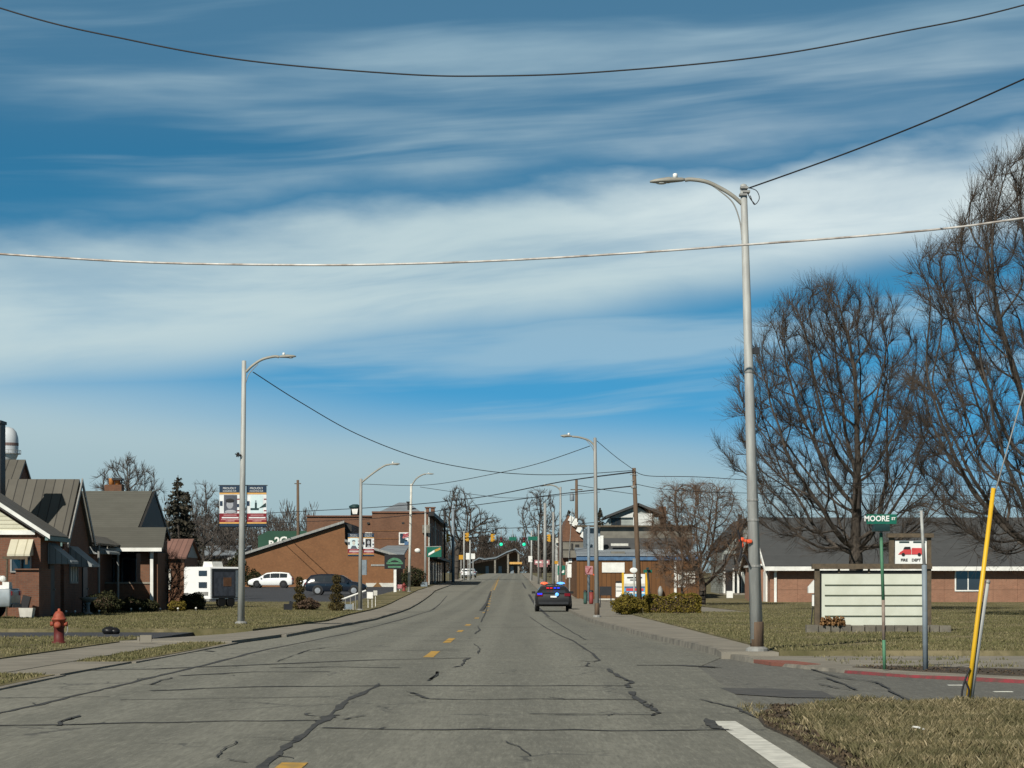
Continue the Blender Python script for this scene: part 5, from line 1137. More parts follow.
#--SECTION: objects
# ------------------------------------------------------------------ street lamps
def smooth_pts(pts, n=6):
    P_ = [Vector(p) for p in pts]; out = []
    for i in range(len(P_)-1):
        a = P_[max(i-1, 0)]; b_ = P_[i]; c = P_[i+1]; d = P_[min(i+2, len(P_)-1)]
        for k in range(n):
            t = k/n; out.append(.5*((2*b_)+(c-a)*t+(2*a-5*b_+4*c-d)*t*t+(3*b_-a-3*c+d)*t**3))
    out.append(P_[-1]); return out
def street_lamp(label, D, z, bp, tp, arm, head, rb, rt, style='cobra', sleeve=False, m='galv', brace=None, lit='lens'):
    """bp/tp base and top of the pole, arm points and head ends as sight lines at distance D"""
    def w(p): return Vector((Xp(p[0], D), D, Zp(p[1], D)))
    b0 = Vector((Xp(bp[0], D), D, z)); t = thing('street_lamp', label, 'street lamp', b0, group='street lamps along the road')
    b = MB(); tp_ = w(tp); b.tube([b0, b0.lerp(tp_, .5), tp_, tp_ + Vector((0, 0, .02))], [rb, (rb+rt)/2, rt, rt*.4], 12); b.build('pole', M[m], t, True)
    b = MB(); b.lathe(b0.x, b0.y, [(rb*1.7, z-.05), (rb*1.7, z+.05), (rb*1.15, z+.09)], 12); b.build('base_plate', M['aged'], t)
    if sleeve: b = MB(); b.lathe(b0.x, b0.y, [(rb*1.03, z), (rb*1.02, z+.55), (rb*.98, z+.56)], 12); b.build('sleeve', M['wood'], t, True)
    b = MB(); b.tube(smooth_pts([w(p) for p in arm]), [max(.022, rt*.62)]*(6*(len(arm)-1)+1), 8); b.build('arm', M['lamp'], t, True)
    if brace: b = MB(); b.tube(smooth_pts([w(p) for p in brace]), .014, 6); b.build('brace', M['aged'], t, True)
    h0, h1 = w(head[0]), w(head[1]); d = (h1-h0); L = d.length; d.normalize(); u = Vector((0, 0, 1))
    b = MB(); secs = [(0, .035, .03), (.08, .07, .055), (.42, .10, .075), (.46, .12, .085), (.85, .11, .055), (1, .06, .025)]; vs = []; fs = []; n = 10
    sc = max(.9, L/.75)
    for (f_, wy, hz) in secs:
        c = h0 + d*L*f_
        for k in range(n): a = 2*math.pi*k/n; zz = math.sin(a)*hz*(1 if math.sin(a) > 0 else .55); vs.append(c + Vector((0, math.cos(a)*wy*sc, zz*sc)))
    for i in range(len(secs)-1):
        for k in range(n): fs.append((i*n+k, (i+1)*n+k, (i+1)*n+(k+1) % n, i*n+(k+1) % n))
    fs += [tuple(range(n)), tuple(range((len(secs)-1)*n, len(secs)*n))[::-1]]
    b.add(vs, fs); hd = b.build('lamp_head', M['lamp'], t, True)
    b = MB(); c = h0 + d*L*.68; b.ball((c.x, c.y, c.z-.035*sc), (L*.16, .085*sc, .03*sc), 10, 6); b.build('lens', M[lit], hd, True)
    b = MB(); c = h0 + d*L*.28; b.lathe(c.x, c.y, [(.045, c.z+.05*sc), (.045, c.z+.13*sc), (.03, c.z+.15*sc)], 10); b.build('photocell', M['signwhite'], hd, True)
    return t, b0, tp_
t1, b1, top1 = street_lamp('tallest grey street lamp on the right corner with an orange ribbon tied round it', 45.4, .115, (757, 652), (743.5, 185), [(742, 204), (733, 196), (722, 189), (707, 182), (692, 179.5), (685, 180)], [(685, 180), (650, 182)], .125, .062, sleeve=True, brace=[(742, 240), (740, 222), (733, 203), (720, 191), (710, 184)])
b = MB(); b.box(b1.x-.13, b1.x+.02, 45.1, 45.24, 0, .1)
t, _, _ = None, None, None
# things strapped to the corner lamp
D = 45.4
rbn = MB(); x, z = Xp(746, D), Zp(541, D)
for k, (dx, dz, w_, h_) in enumerate(((-.09, .02, .12, .09), (.05, -.01, .12, .08), (-.02, .0, .06, .06), (-.08, -.09, .05, .12))): rbn.ball((x+dx, D-.13, z+dz), (w_/2, .035, h_/2), 8, 6, .15)
rbn.tube([(x+.125*math.cos(a), D+.125*math.sin(a), z) for a in (k*math.pi/8 for k in range(17))], .014, 5)
tag(rbn.build('ribbon', M['orange']), 'orange ribbon bow tied on the corner lamp post', 'ribbon')
b = MB(); x, z = Xp(754, D), Zp(351, D); b.box(x-.02, x+.10, D-.12, D+.04, z-.06, z+.06); b.box(x-.16, x-.02, D-.02, D+.02, z-.02, z+.02); tag(b.build('sensor_box', M['black']), 'small black box clamped halfway up the corner lamp post', 'sensor')
for py in (372, 500, 520, 566):
    b = MB(); f_ = (652-py)/467; x = Xp(757+(743.5-757)*f_, D); z = Zp(py, D); r_ = .125+(.062-.125)*f_; b.lathe(x, D, [(r_+.004, z-.02), (r_+.012, z-.018), (r_+.012, z+.018), (r_+.004, z+.02)], 12); b.build('clamp_band', M['aged'], t1)
b = MB(); b.tube(smooth_pts([(Xp(737, D), D-.15, Zp(530, D)), (Xp(741, D), D-.15, Zp(548, D)), (Xp(738, D), D-.15, Zp(562, D)), (Xp(743, D), D-.14, Zp(555, D)), (Xp(749, D), D-.14, Zp(566, D))]), .022, 5); tag(b.build('cable_coil', M['cable']), 'dark loose strap hanging under the orange ribbon', 'strap')
b = MB()
for k, (px, py) in enumerate(((744, 188), (746, 192), (743, 195))): b.box(Xp(px, D)-.07, Xp(px, D)+.07, D-.1, D+.1, Zp(py, D)-.02, Zp(py, D)+.02)
b.build('top_bracket', M['aged'], t1)
b = MB(); b.tube(smooth_pts([(Xp(747, D), D-.05, Zp(188, D)), (Xp(756, D), D-.05, Zp(191, D)), (Xp(759, D), D-.05, Zp(199, D)), (Xp(754, D), D-.05, Zp(205, D)), (Xp(750, D), D-.05, Zp(196, D))]), .008, 5); b.tube(smooth_pts([(Xp(746, D), D-.05, Zp(190, D)), (Xp(750, D), D-.05, Zp(199, D)), (Xp(755, D), D-.05, Zp(205, D))]), .010, 5); b.build('wire_loop', M['cable'], t1)

street_lamp('left grey street lamp carrying the large double banner', 77.3, .125, (241, 624), (244, 361), [(246, 372), (252, 366), (262, 359.5), (274, 356.5), (279, 357)], [(279, 357), (296, 356.5)], .118, .07, brace=[(245.5, 384), (249, 374), (258, 364)])
street_lamp('slim street lamp on the right beside the trash bins', 95, .115, (597, 617), (595, 438), [(595, 447), (590, 441), (580, 437.5), (572, 436.5)], [(572, 436.5), (560.5, 436)], .098, .062, sleeve=True, m='aged', brace=[(595.4, 456), (592, 447), (586, 440)])
street_lamp('green tinted street lamp carrying the small double banner', 120, .12, (360, 610), (361, 479), [(361, 483), (372, 474), (384, 466), (390, 464.5)], [(390, 464.5), (400, 464)], .105, .07, m='greenpost' if False else 'aged')
street_lamp('cream street lamp with the flag before the brick block', 218, gz(218)+.1, (409, 592), (411.3, 484), [(411.3, 486), (416, 479), (422, 475), (426, 474)], [(426, 474), (434, 474)], .135, .10, m='blind')
street_lamp('far street lamp on the right with its arm over the parked patrol car', 184, gz(184)+.1, (560.5, 597), (560.5, 487), [(560.5, 491), (557, 487), (551, 485), (547, 485.5)], [(547, 485.5), (539, 486)], .11, .08, m='aged')
bx_ = MB(); bx_.box(Xp(362.5, 120), Xp(367, 120), 119.6, 119.95, Zp(575, 120), Zp(560, 120)); tag(bx_.build('meter_box', M['bluegrey']), 'grey metal box fixed low on the small banner lamp post', 'meter box')

# plain poles
def pole(name, label, px, D, py_top, z, r, m, cat='pole', lean=0.0, group=None, arms=()):
    x = Xp(px, D); t = thing(name, label, cat, (x, D, z), group=group); zt = Zp(py_top, D)
    b = MB(); b.tube([(x, D, z-.1), (x+lean*.5, D, (z+zt)/2), (x+lean, D, zt)], [r*1.15, r, r*.8], 10); b.build('shaft', M[m], t, True)
    for (dz, L, w_) in arms: b = MB(); b.box(x+lean-L/2, x+lean+L/2, D-w_, D+w_, zt-dz-.06, zt-dz+.06); b.build('crossarm', M['oldwood'], t)
    return t, Vector((x+lean, D, zt))
tw, topw = pole('utility_pole', 'brown wooden utility pole behind the hedge', 640, 106.5, 468, .1, .11, 'wood', 'utility pole', lean=-.27)
b = MB(); b.lathe(topw.x, 106.5, [(.10, topw.z-.9), (.13, topw.z-.88), (.13, topw.z-.80), (.10, topw.z-.78)], 8); b.build('clamp_band', M['aged'], tw)
b = MB()
for dx, dz in ((-.18, -.28), (-.12, -.55), (.16, -.30)): b.tube([(topw.x, 106.4, topw.z+dz), (topw.x+dx, 106.4, topw.z+dz-.02)], .02, 5)
b.build('insulator', M['aged'], tw)
tp_, topp = pole('utility_pole', 'distant dark utility pole with transformer behind the brick gable', 576.5, 300, 480, gz(300), .22, 'wood', 'utility pole', arms=((1.2, 1.5, .06),))
b = MB(); b.lathe(Xp(572, 300), 300, [(.25, Zp(501, 300)), (.28, Zp(500, 300)), (.28, Zp(494, 300)), (.1, Zp(493, 300))], 10); b.build('transformer', M['bluegrey'], tp_, True)
pole('utility_pole', 'leaning bare wooden pole behind the brick hall roof', 298.5, 330, 480, gz(330), .22, 'wood', 'utility pole', lean=-.1, arms=((.5, .9, .08),))
steel = 'steel poles at the far crossing'
for lab, px, D, top, r, m in (('thick grey steel signal pole right of the road', 545, 262, 503, .19, 'aged'), ('tall grey steel pole beside the cream shopfront', 553.3, 250, 512, .14, 'aged'),
                              ('thin grey pole near the pink street banner', 538.5, 292, 524, .11, 'aged'), ('pale thin pole far right of the road', 531.5, 360, 531, .13, 'galv'), ('dark steel signal pole left of the road', 453, 330, 505, .22, 'bluegrey'),
                              ('slim grey pole at the brick block corner', 425.3, 270, 510, .12, 'galv'), ('dark pole in front of the street facade', 444.5, 320, 508, .14, 'dark'), ('thin grey pole left of the road end', 464, 370, 531, .12, 'galv'), ('thin pale pole holding the round sign', 470, 380, 540, .12, 'galv')):
    pole('steel_pole', lab, px, D, top, gz(D)+.05, r, m, 'pole', group=steel)

# ------------------------------------------------------------------ banners
def banner(label, D, x0, x1, y0, y1, kind, group):
    t = thing('banner', label, 'banner', (Xp((x0+x1)/2, D), D, Zp(y1, D)), group=group)
    X = lambda u: Xp(x0 + (x1-x0)*u, D); Z = lambda v: Zp(y0 + (y1-y0)*v, D)
    b = MB(); b.box(X(0), X(1), D-.012, D+.012, Z(1), Z(0)); b.build('cloth', M['navy'], t); cl = [c for c in t.children][0]
    def pan(n_, m, u0, u1, v0, v1, d):
        b = MB(); b.box(X(u0), X(u1), D-.012-d, D-.0125, Z(v1), Z(v0)); return b.build(n_, M[m], cl)
    pan('stripe', 'gold', 0, 1, .175, .215, .004); pan('field', 'bwhite', 0, 1, .22, .68, .004); pan('name_panel', 'maroon', 0, 1, .68, .895, .004); pan('stripe', 'gold', 0, 1, .895, .93, .004)
    text(cl, 'PROUDLY', (Z(0)-Z(1))*.072, (X(.5), D-.018, Z(.07)), M['bwhite']); text(cl, 'HONORING OUR', (Z(0)-Z(1))*.052, (X(.5), D-.018, Z(.137)), M['bwhite'], sx=.8)
    if kind == 'portrait':
        pan('photo', 'bgrey', .22, .88, .23, .67, .007); b = MB(); b.ball((X(.52), D-.022, Z(.47)), ((X(1)-X(0))*.17, .006, (Z(0)-Z(1))*.10), 12, 8); b.ball((X(.55), D-.021, Z(.64)), ((X(1)-X(0))*.28, .004, (Z(0)-Z(1))*.045), 12, 8); b.build('face', M['skin'], cl)
        b = MB(); b.ball((X(.52), D-.026, Z(.37)), ((X(1)-X(0))*.22, .006, (Z(0)-Z(1))*.055), 12, 6); b.build('cap', M['ink'], cl)
    elif kind == 'landscape':
        pan('photo', 'bpale', .2, .82, .23, .67, .007); b = MB(); b.box(X(.42), X(.52), D-.026, D-.019, Z(.55), Z(.42)); b.box(X(.2), X(.62), D-.025, D-.019, Z(.60), Z(.55)); b.extr([(X(.60), Z(.56)), (X(.95), Z(.52)), (X(.97), Z(.42))], 'y', D-.025, D-.019); b.box(X(.45), X(.49), D-.026, D-.0195, Z(.42), Z(.36)); b.build('silhouette', M['darkgreen'], cl)
    elif kind == 'pale_portrait':
        pan('photo', 'bpale', .2, .85, .20, .67, .007); b = MB(); b.ball((X(.5), D-.022, Z(.42)), ((X(1)-X(0))*.13, .006, (Z(0)-Z(1))*.10), 12, 8); b.build('face', M['clay'] if False else M['blind'], cl); b = MB(); b.extr([(X(.22), Z(.67)), (X(.8), Z(.67)), (X(.66), Z(.54)), (X(.36), Z(.54))], 'y', D-.024, D-.0195); b.ball((X(.5), D-.021, Z(.34)), ((X(1)-X(0))*.15, .005, (Z(0)-Z(1))*.05), 10, 6); b.build('silhouette', M['bgrey'], cl)
    else:
        pan('photo', 'ink', .24, .76, .24, .62, .007); b = MB(); b.ball((X(.52), D-.022, Z(.40)), ((X(1)-X(0))*.13, .006, (Z(0)-Z(1))*.09), 12, 8); b.extr([(X(.34), Z(.62)), (X(.72), Z(.62)), (X(.6), Z(.52)), (X(.46), Z(.52))], 'y', D-.024, D-.0195); b.build('face', M['skin'], cl)
    for u0, u1, v0, v1 in ((.02, .16, .38, .50), (.86, .98, .45, .53)): pan('dark_star_patch', 'navy', u0, u1, v0, v1, .006)
    for v in (.32, .60): pan('red_bar', 'maroon', .87, 1, v, v+.03, .006)
    for k, (u0, u1, v) in enumerate(((.2, .85, .725), (.12, .95, .785), (.08, .98, .83), (.3, .75, .865))): pan('name_line', 'bwhite' if k == 1 else 'pinkprint', u0, u1, v-.016, v+.014, .006)
    b = MB(); b.tube([(X(-.06), D+.03, Z(-.005)), (X(1.05), D+.03, Z(-.005))], .015, 6); b.build('rod', M['dark'], t); b = MB(); b.tube([(X(-.06), D+.03, Z(1.005)), (X(1.05), D+.03, Z(1.005))], .015, 6); b.build('rod', M['dark'], t)
gp = 'banners hung in pairs on lamp posts'
banner('large navy and maroon banner with dark capped portrait, left half of the big pair', 77.4, 219.5, 239.6, 485.5, 526.5, 'portrait', gp); banner('large navy and maroon banner with pale scene, right half of the big pair', 77.4, 246.5, 266.5, 485.5, 526.5, 'landscape', gp)
banner('small banner with pale portrait, left half of the small pair', 120.1, 348, 359.5, 533.5, 556, 'pale_portrait', gp); banner('small banner with dark framed portrait, right half of the small pair', 120.1, 362.8, 374, 533.5, 556, 'dark_portrait', gp)

# ------------------------------------------------------------------ overhead wires
def wire(label, pts, r, m='cable', n=10, name='overhead_wire', group='overhead wires'):
    b = MB(); P_ = smooth_pts([(Xp(a, d), d, Zp(c, d)) for a, c, d in pts], n); b.tube(P_, r, 6)
    return tag(b.build(name, M[m], None, True), label, 'wire', group)
wire('thin dark red wire sagging across the top of the sky', [(-1300, -560, 30), (-650, -240, 30), (-250, -80, 30), (0, 8, 30), (130, 40, 30), (250, 61, 30), (400, 74, 30), (490, 76, 30), (600, 72, 30), (760, 57, 30), (900, 32, 30), (1024, 5, 30), (1250, -62, 30), (1700, -250, 30), (2300, -600, 30)], .010)
wire('thick silver wrapped cable crossing the sky in front of the corner lamp', [(-1000, 150, 43), (-500, 212, 43), (-200, 241, 43), (0, 254, 43), (150, 262.5, 43), (300, 265, 43), (400, 264, 43), (512, 260, 43), (640, 252.5, 43), (743, 245, 43), (850, 237, 43), (950, 228, 43), (1024, 218, 43), (1250, 186, 43), (1600, 118, 43), (2100, 10, 43)], .021, 'silver')
wire('twisted black wire rising from the corner lamp top to the upper right', [(749, 188, 45.4), (800, 170, 44), (860, 148, 42.5), (940, 116, 40.5), (1024, 79, 38.5), (1250, -22, 34), (1600, -190, 30)], .014)
wire('wire sagging from the left banner lamp over the road to the wooden pole', [(253, 372, 77.3), (300, 402, 84), (357, 434, 91), (420, 458, 97), (480, 470, 101), (531, 474.5, 103), (580, 474, 105), (633, 470.5, 106.4)], .016)
wire('wire from the slim right lamp down to the small banner lamp', [(590, 446, 95), (540, 463, 101), (493, 474, 107), (427, 485, 113), (362, 484, 120)], .014)
wire('short wire from the slim right lamp to the wooden pole', [(597, 441, 95), (616, 457, 101), (634, 470, 106.4)], .012)
wire('upper utility line from the wooden pole to the far left', [(633, 472, 106.4), (560, 482, 150), (474, 498, 190), (380, 507, 225), (268, 513, 260), (180, 518, 290), (60, 523, 340), (-60, 526, 400)], .035)
wire('lower utility line from the wooden pole behind the brick hall', [(633, 486, 106.4), (560, 494, 150), (484, 504, 190), (380, 518, 225), (268, 523, 260), (200, 526, 280), (60, 532, 340), (-60, 535, 400)], .030)
wire('upper line running right from the wooden pole behind the trees', [(635, 471.5, 106.4), (650, 476, 106.5), (700, 477, 107), (800, 482, 109), (1060, 486, 114), (1300, 482, 118), (1600, 470, 124)], .016)
wire('lower line running right from the wooden pole behind the trees', [(635, 484, 106.4), (680, 490.5, 107), (800, 494, 109), (1060, 496, 114), (1300, 494, 118), (1600, 484, 124)], .014)
wire('signal span wire above the green lights', [(440, 531, 330), (480, 529.5, 331), (500, 528.5, 331), (545, 526.5, 330), (600, 522, 330)], .05)
wire('second thin line above the far crossing', [(420, 487, 280), (470, 494, 280), (520, 498, 280), (600, 492, 280)], .03)
wire('short drop wire between far poles on the right', [(576.5, 485, 300), (606, 490, 310), (640, 495, 320)], .035)
# guy wire with yellow guard
D = 27.0
gw = thing('guy_wire', 'taut steel guy wire with tall yellow guard at the near grass corner', 'guy wire', (Xp(967, D), D, .06))
b = MB(); b.tube([(Xp(967.5, D), D, .03), (Xp(975, D), D, Zp(640, D)), (Xp(993.5, D), D, Zp(488, D))], [.028, .027, .025], 10); b.build('guard', M['guard'], gw, True)
b = MB(); b.tube([(Xp(994, D), D+.02, Zp(497, D)), (Xp(1024, D), D+.02, Zp(392, D)), (Xp(1100, D), D+.02, Zp(126, D))], .008, 6); b.build('strand', M['aged'], gw)
gw2 = thing('anchor_rod', 'short bare grey anchor post leaning beside the yellow guard', 'anchor post', (Xp(970, D), D+.04, .06))
b = MB(); b.tube([(Xp(970, D), D+.05, .02), (Xp(975, D), D+.05, Zp(668, D)), (Xp(988.5, D), D+.05, Zp(583, D))], [.040, .036, .022], 8); b.build('rod', M['galv'], gw2, True)
b = MB(); b.ball((Xp(988.7, D), D+.05, Zp(582, D)), .03, 8, 6); b.build('eye', M['aged'], gw2, True)
b = MB(); b.tube(smooth_pts([(Xp(969, D), D-.05, Zp(668, D)), (Xp(963.5, D), D-.05, Zp(682, D)), (Xp(961, D), D-.05, Zp(695, D)), (Xp(965, D), D-.05, Zp(701, D)), (Xp(968, D), D-.05, Zp(690, D)), (Xp(964, D), D-.05, Zp(680, D))]), .012, 6); tag(b.build('cable_coil', M['cable']), 'black cable loop hanging at the foot of the yellow guard', 'cable')

# ------------------------------------------------------------------ fire department board
D = 63.0; zg = .145
def X(p): return Xp(p, D)
def Z(p): return Zp(p, D)
t = thing('letter_board', 'large pale green letter board in dark timber frame with fire truck panel on top', 'sign board', (X(872), D, zg))
for a, c in ((814.5, 819.5), (927, 931)): b = MB(); b.box(X(a), X(c), D-.06, D+.08, zg-.05, Z(569)); b.build('post', M['oldwood'], t)
b = MB(); b.box(X(819.5), X(926.8), D+.0, D+.1, Z(628.5), Z(570.5)); b.build('backing', M['dark'], t); bk = [c for c in t.children if c.name.startswith('backing')][0]
b = MB(); b.box(X(821.5), X(925), D-.05, D-.003, Z(626.5), Z(574)); b.build('panel', M['signboard'], t); pn = [c for c in t.children if c.name.startswith('panel')][0]
for py in (585, 595.3, 605.5, 616): b = MB(); b.box(X(824.5), X(923.5), D-.072, D-.051, Z(py+.55), Z(py-.55)); b.build('letter_rail', M['rail'], pn)
b = MB(); b.box(X(812), X(931.5), D-.12, D+.14, Z(569), Z(563.8)); b.build('beam', M['oldwood'], t)
for px in (838, 868): b = MB(); b.box(X(px), X(px+2), D-.02, D+.06, Z(573), Z(569)); b.build('spacer', M['oldwood'], t)
for a, c in ((889, 894), (927, 931)): b = MB(); b.box(X(a), X(c), D-.05, D+.06, Z(563.8), Z(537.5)); b.build('upper_post', M['oldwood'], t)
b = MB(); b.box(X(887), X(933), D-.14, D+.14, Z(537.5), Z(533.5)); b.build('upper_cap', M['oldwood'], t)
b = MB(); b.box(X(895), X(926.5), D-.03, D+.01, Z(564.5), Z(540.5)); pn = b.build('picture_panel', M['signwhite'], t)
b = MB(); b.box(X(899), X(909), D-.036, D-.0305, Z(543), Z(541.3)); b.box(X(913), X(925), D-.036, D-.0305, Z(543), Z(541.3)); b.build('faded_heading', M['darkgreen'], pn)
b = MB(); b.extr([(X(898), Z(554.5)), (X(911), Z(554.5)), (X(911), Z(549.5)), (X(904), Z(549.5)), (X(900), Z(552))], 'y', D-.042, D-.031); b.box(X(911.5), X(922), D-.042, D-.031, Z(554.5), Z(548)); b.build('painted_truck', M['redprint'], pn)
b = MB(); b.extr([(X(903), Z(549.4)), (X(910.5), Z(549.4)), (X(910), Z(546.8)), (X(904.5), Z(546.8))], 'y', D-.042, D-.031)
for px in (903, 919): b.tube([(X(px), D-.046, Z(554.5)), (X(px), D-.031, Z(554.5))], .045, 12)
b.build('painted_wheels', M['ink'], pn)
text(pn, 'FIRE', .10, (X(904), D-.034, Z(560.2)), M['ink'], offset=.004); text(pn, 'DEPT', .10, (X(916), D-.034, Z(560.2)), M['ink'], offset=.004)
e = thing('stone_edging', 'low row of weathered grey blocks under the letter board', 'edging', (X(872), D-.4, zg))
px = 804
while px < 943:
    w_ = random.uniform(9, 14); b = MB(); b.obox(((X(px)+X(px+w_-1))/2, D-.45+random.uniform(-.03, .03), zg+.09), (X(px+w_-1)-X(px), .28, .20+random.uniform(-.03, .03)), random.uniform(-.06, .06)); b.build('block', M['stone'], e); px += w_
g_ = np.random.default_rng(5); pts = np.stack([g_.uniform(X(819), X(842), 700), D-.5+g_.normal(0, .08, 700), zg+.2+np.abs(g_.normal(0, .07, 700))], 1)
t = thing('dry_plant', 'clump of dry orange brown leaves at the left foot of the letter board', 'plant', (X(830), D-.5, zg)); v, f = leaves(pts-np.array([X(830), D-.5, zg]), .10); np_mesh('leaves', v, f, M['grease'], t)

# street name post, bare post, leaflet box
D = 36.9; zg = .115
t = thing('street_sign', 'green street name sign reading MOORE ST on a green and bare metal post', 'street sign', (Xp(884.5, D), D, zg))
b = MB(); b.tube([(Xp(884.5, D), D, zg-.05), (Xp(883.8, D), D, Zp(640, D))], .026, 8); b.build('post_foot', M['greenpost'], t, True)
b = MB(); b.tube([(Xp(883.8, D), D, Zp(640, D)), (Xp(883.2, D), D, Zp(600, D))], .026, 8); b.build('post_middle', M['rustpost'], t, True)
b = MB(); b.tube([(Xp(883.2, D), D, Zp(600, D)), (Xp(881, D), D, Zp(533, D))], .026, 8); b.build('post_top', M['greenpost'], t, True)
b = MB(); b.box(Xp(866.5, D), Xp(896.5, D), D-.008, D+.008, Zp(524, D), Zp(514.3, D)); pl = b.build('name_plate', M['signgreen'], t)
text(pl, 'MOORE', .118, (Xp(876.6, D), D-.012, Zp(518.8, D)), M['signwhite'], sx=.93, offset=.003); text(pl, 'ST', .058, (Xp(893.4, D), D-.012, Zp(518.8, D)), M['signwhite'], offset=.002)
b = MB(); b.obox((Xp(881, D), D+.02, Zp(528, D)), (.235, .30, .105), .0); b.build('cross_plate', M['darkgreen'], t)
b = MB(); b.box(Xp(880, D), Xp(882.4, D), D-.02, D+.02, Zp(533.5, D), Zp(531, D)); b.build('bracket', M['aged'], t)
t = thing('bare_post', 'tall blue grey metal post without a sign beside the letter board', 'post', (Xp(925.5, D), D, zg))
b = MB(); b.tube([(Xp(925.5, D), D, zg-.05), (Xp(924.3, D), D, Zp(565, D))], [.042, .040], 8); b.build('sleeve', M['bluegrey'], t, True)
b = MB(); b.tube([(Xp(924.3, D), D, Zp(567, D)), (Xp(921.3, D), D, Zp(510.5, D))], [.026, .024], 8); b.build('upper_tube', M['galv'], t, True)
D = 74.0
t = thing('leaflet_box', 'white slant topped leaflet box on a thin bent rod left of the letter board', 'leaflet box', (Xp(811, D), D, .14))
b = MB(); b.tube(smooth_pts([(Xp(811, D), D, .1), (Xp(812, D), D, Zp(615, D)), (Xp(813, D), D, Zp(605, D))]), .02, 6); b.build('rod', M['dark'], t)
b = MB(); b.box(Xp(812, D), Xp(815, D), D-.05, D+.05, Zp(606, D), Zp(594, D)); b.build('stem_panel', M['white'], t)
b = MB(); b.extr([(Xp(808, D), Zp(593, D)), (Xp(816, D), Zp(593, D)), (Xp(816, D), Zp(580, D)), (Xp(814, D), Zp(580, D)), (Xp(808, D), Zp(587, D))], 'y', D-.12, D+.12); b.build('box', M['white'], t)

# ------------------------------------------------------------------ hydrant and bits on the left verge
x, y = base(59, 643.5, .06)
t = thing('fire_hydrant', 'faded red fire hydrant on the left verge', 'hydrant', (x, y, .06))
k = y/F
b = MB(); b.lathe(0, 0, [(.17, -.02), (.17, .04), (.12, .05), (.115, .34), (.13, .36), (.13, .40), (.115, .41), (.115, .52)], 16); b.build('barrel', M['hydrantdark'], t, True, local=True)
b = MB(); b.lathe(0, 0, [(.125, .40), (.15, .52), (.17, .53), (.17, .56), (.14, .58), (.125, .64), (.08, .71), (.03, .735), (.03, .775), (.012, .785)], 16); b.build('bonnet', M['hydrant'], t, True, local=True)
for sx in (-1, 1): b = MB(); b.tube([(sx*.10, 0, .44), (sx*.19, 0, .44), (sx*.19, 0, .44)], [.055, .055, .03], 10); b.build('side_cap', M['hydrant'], t, True, local=True)
b = MB(); b.tube([(0, -.10, .42), (0, -.21, .42), (0, -.22, .42)], [.075, .075, .03], 12); b.build('pumper_cap', M['hydrant'], t, True, local=True)
b = MB(); b.tube([(.19, 0, .40), (.20, -.02, .28), (.16, -.03, .22)], .012, 5); b.build('chain', M['aged'], t, local=True)
x, y = base(109, 633, .06); b = MB(); b.ball((x, y, .12), (.20, .2, .12), 12, 8, .10); b.ball((x+.16, y+.02, .11), (.15, .15, .10), 10, 8, .10); tag(b.build('trash_bag', M['bag'], None, True), 'black lump of a trash bag by the driveway', 'trash bag')
x, y = base(146, 641, .09); b = MB(); b.obox((x, y, .15), (.26, .18, .15), .1); b.obox((x-.17, y, .13), (.05, .16, .10), .1); tag(b.build('concrete_block', M['walk']), 'small pale concrete block beside the driveway mouth', 'block')

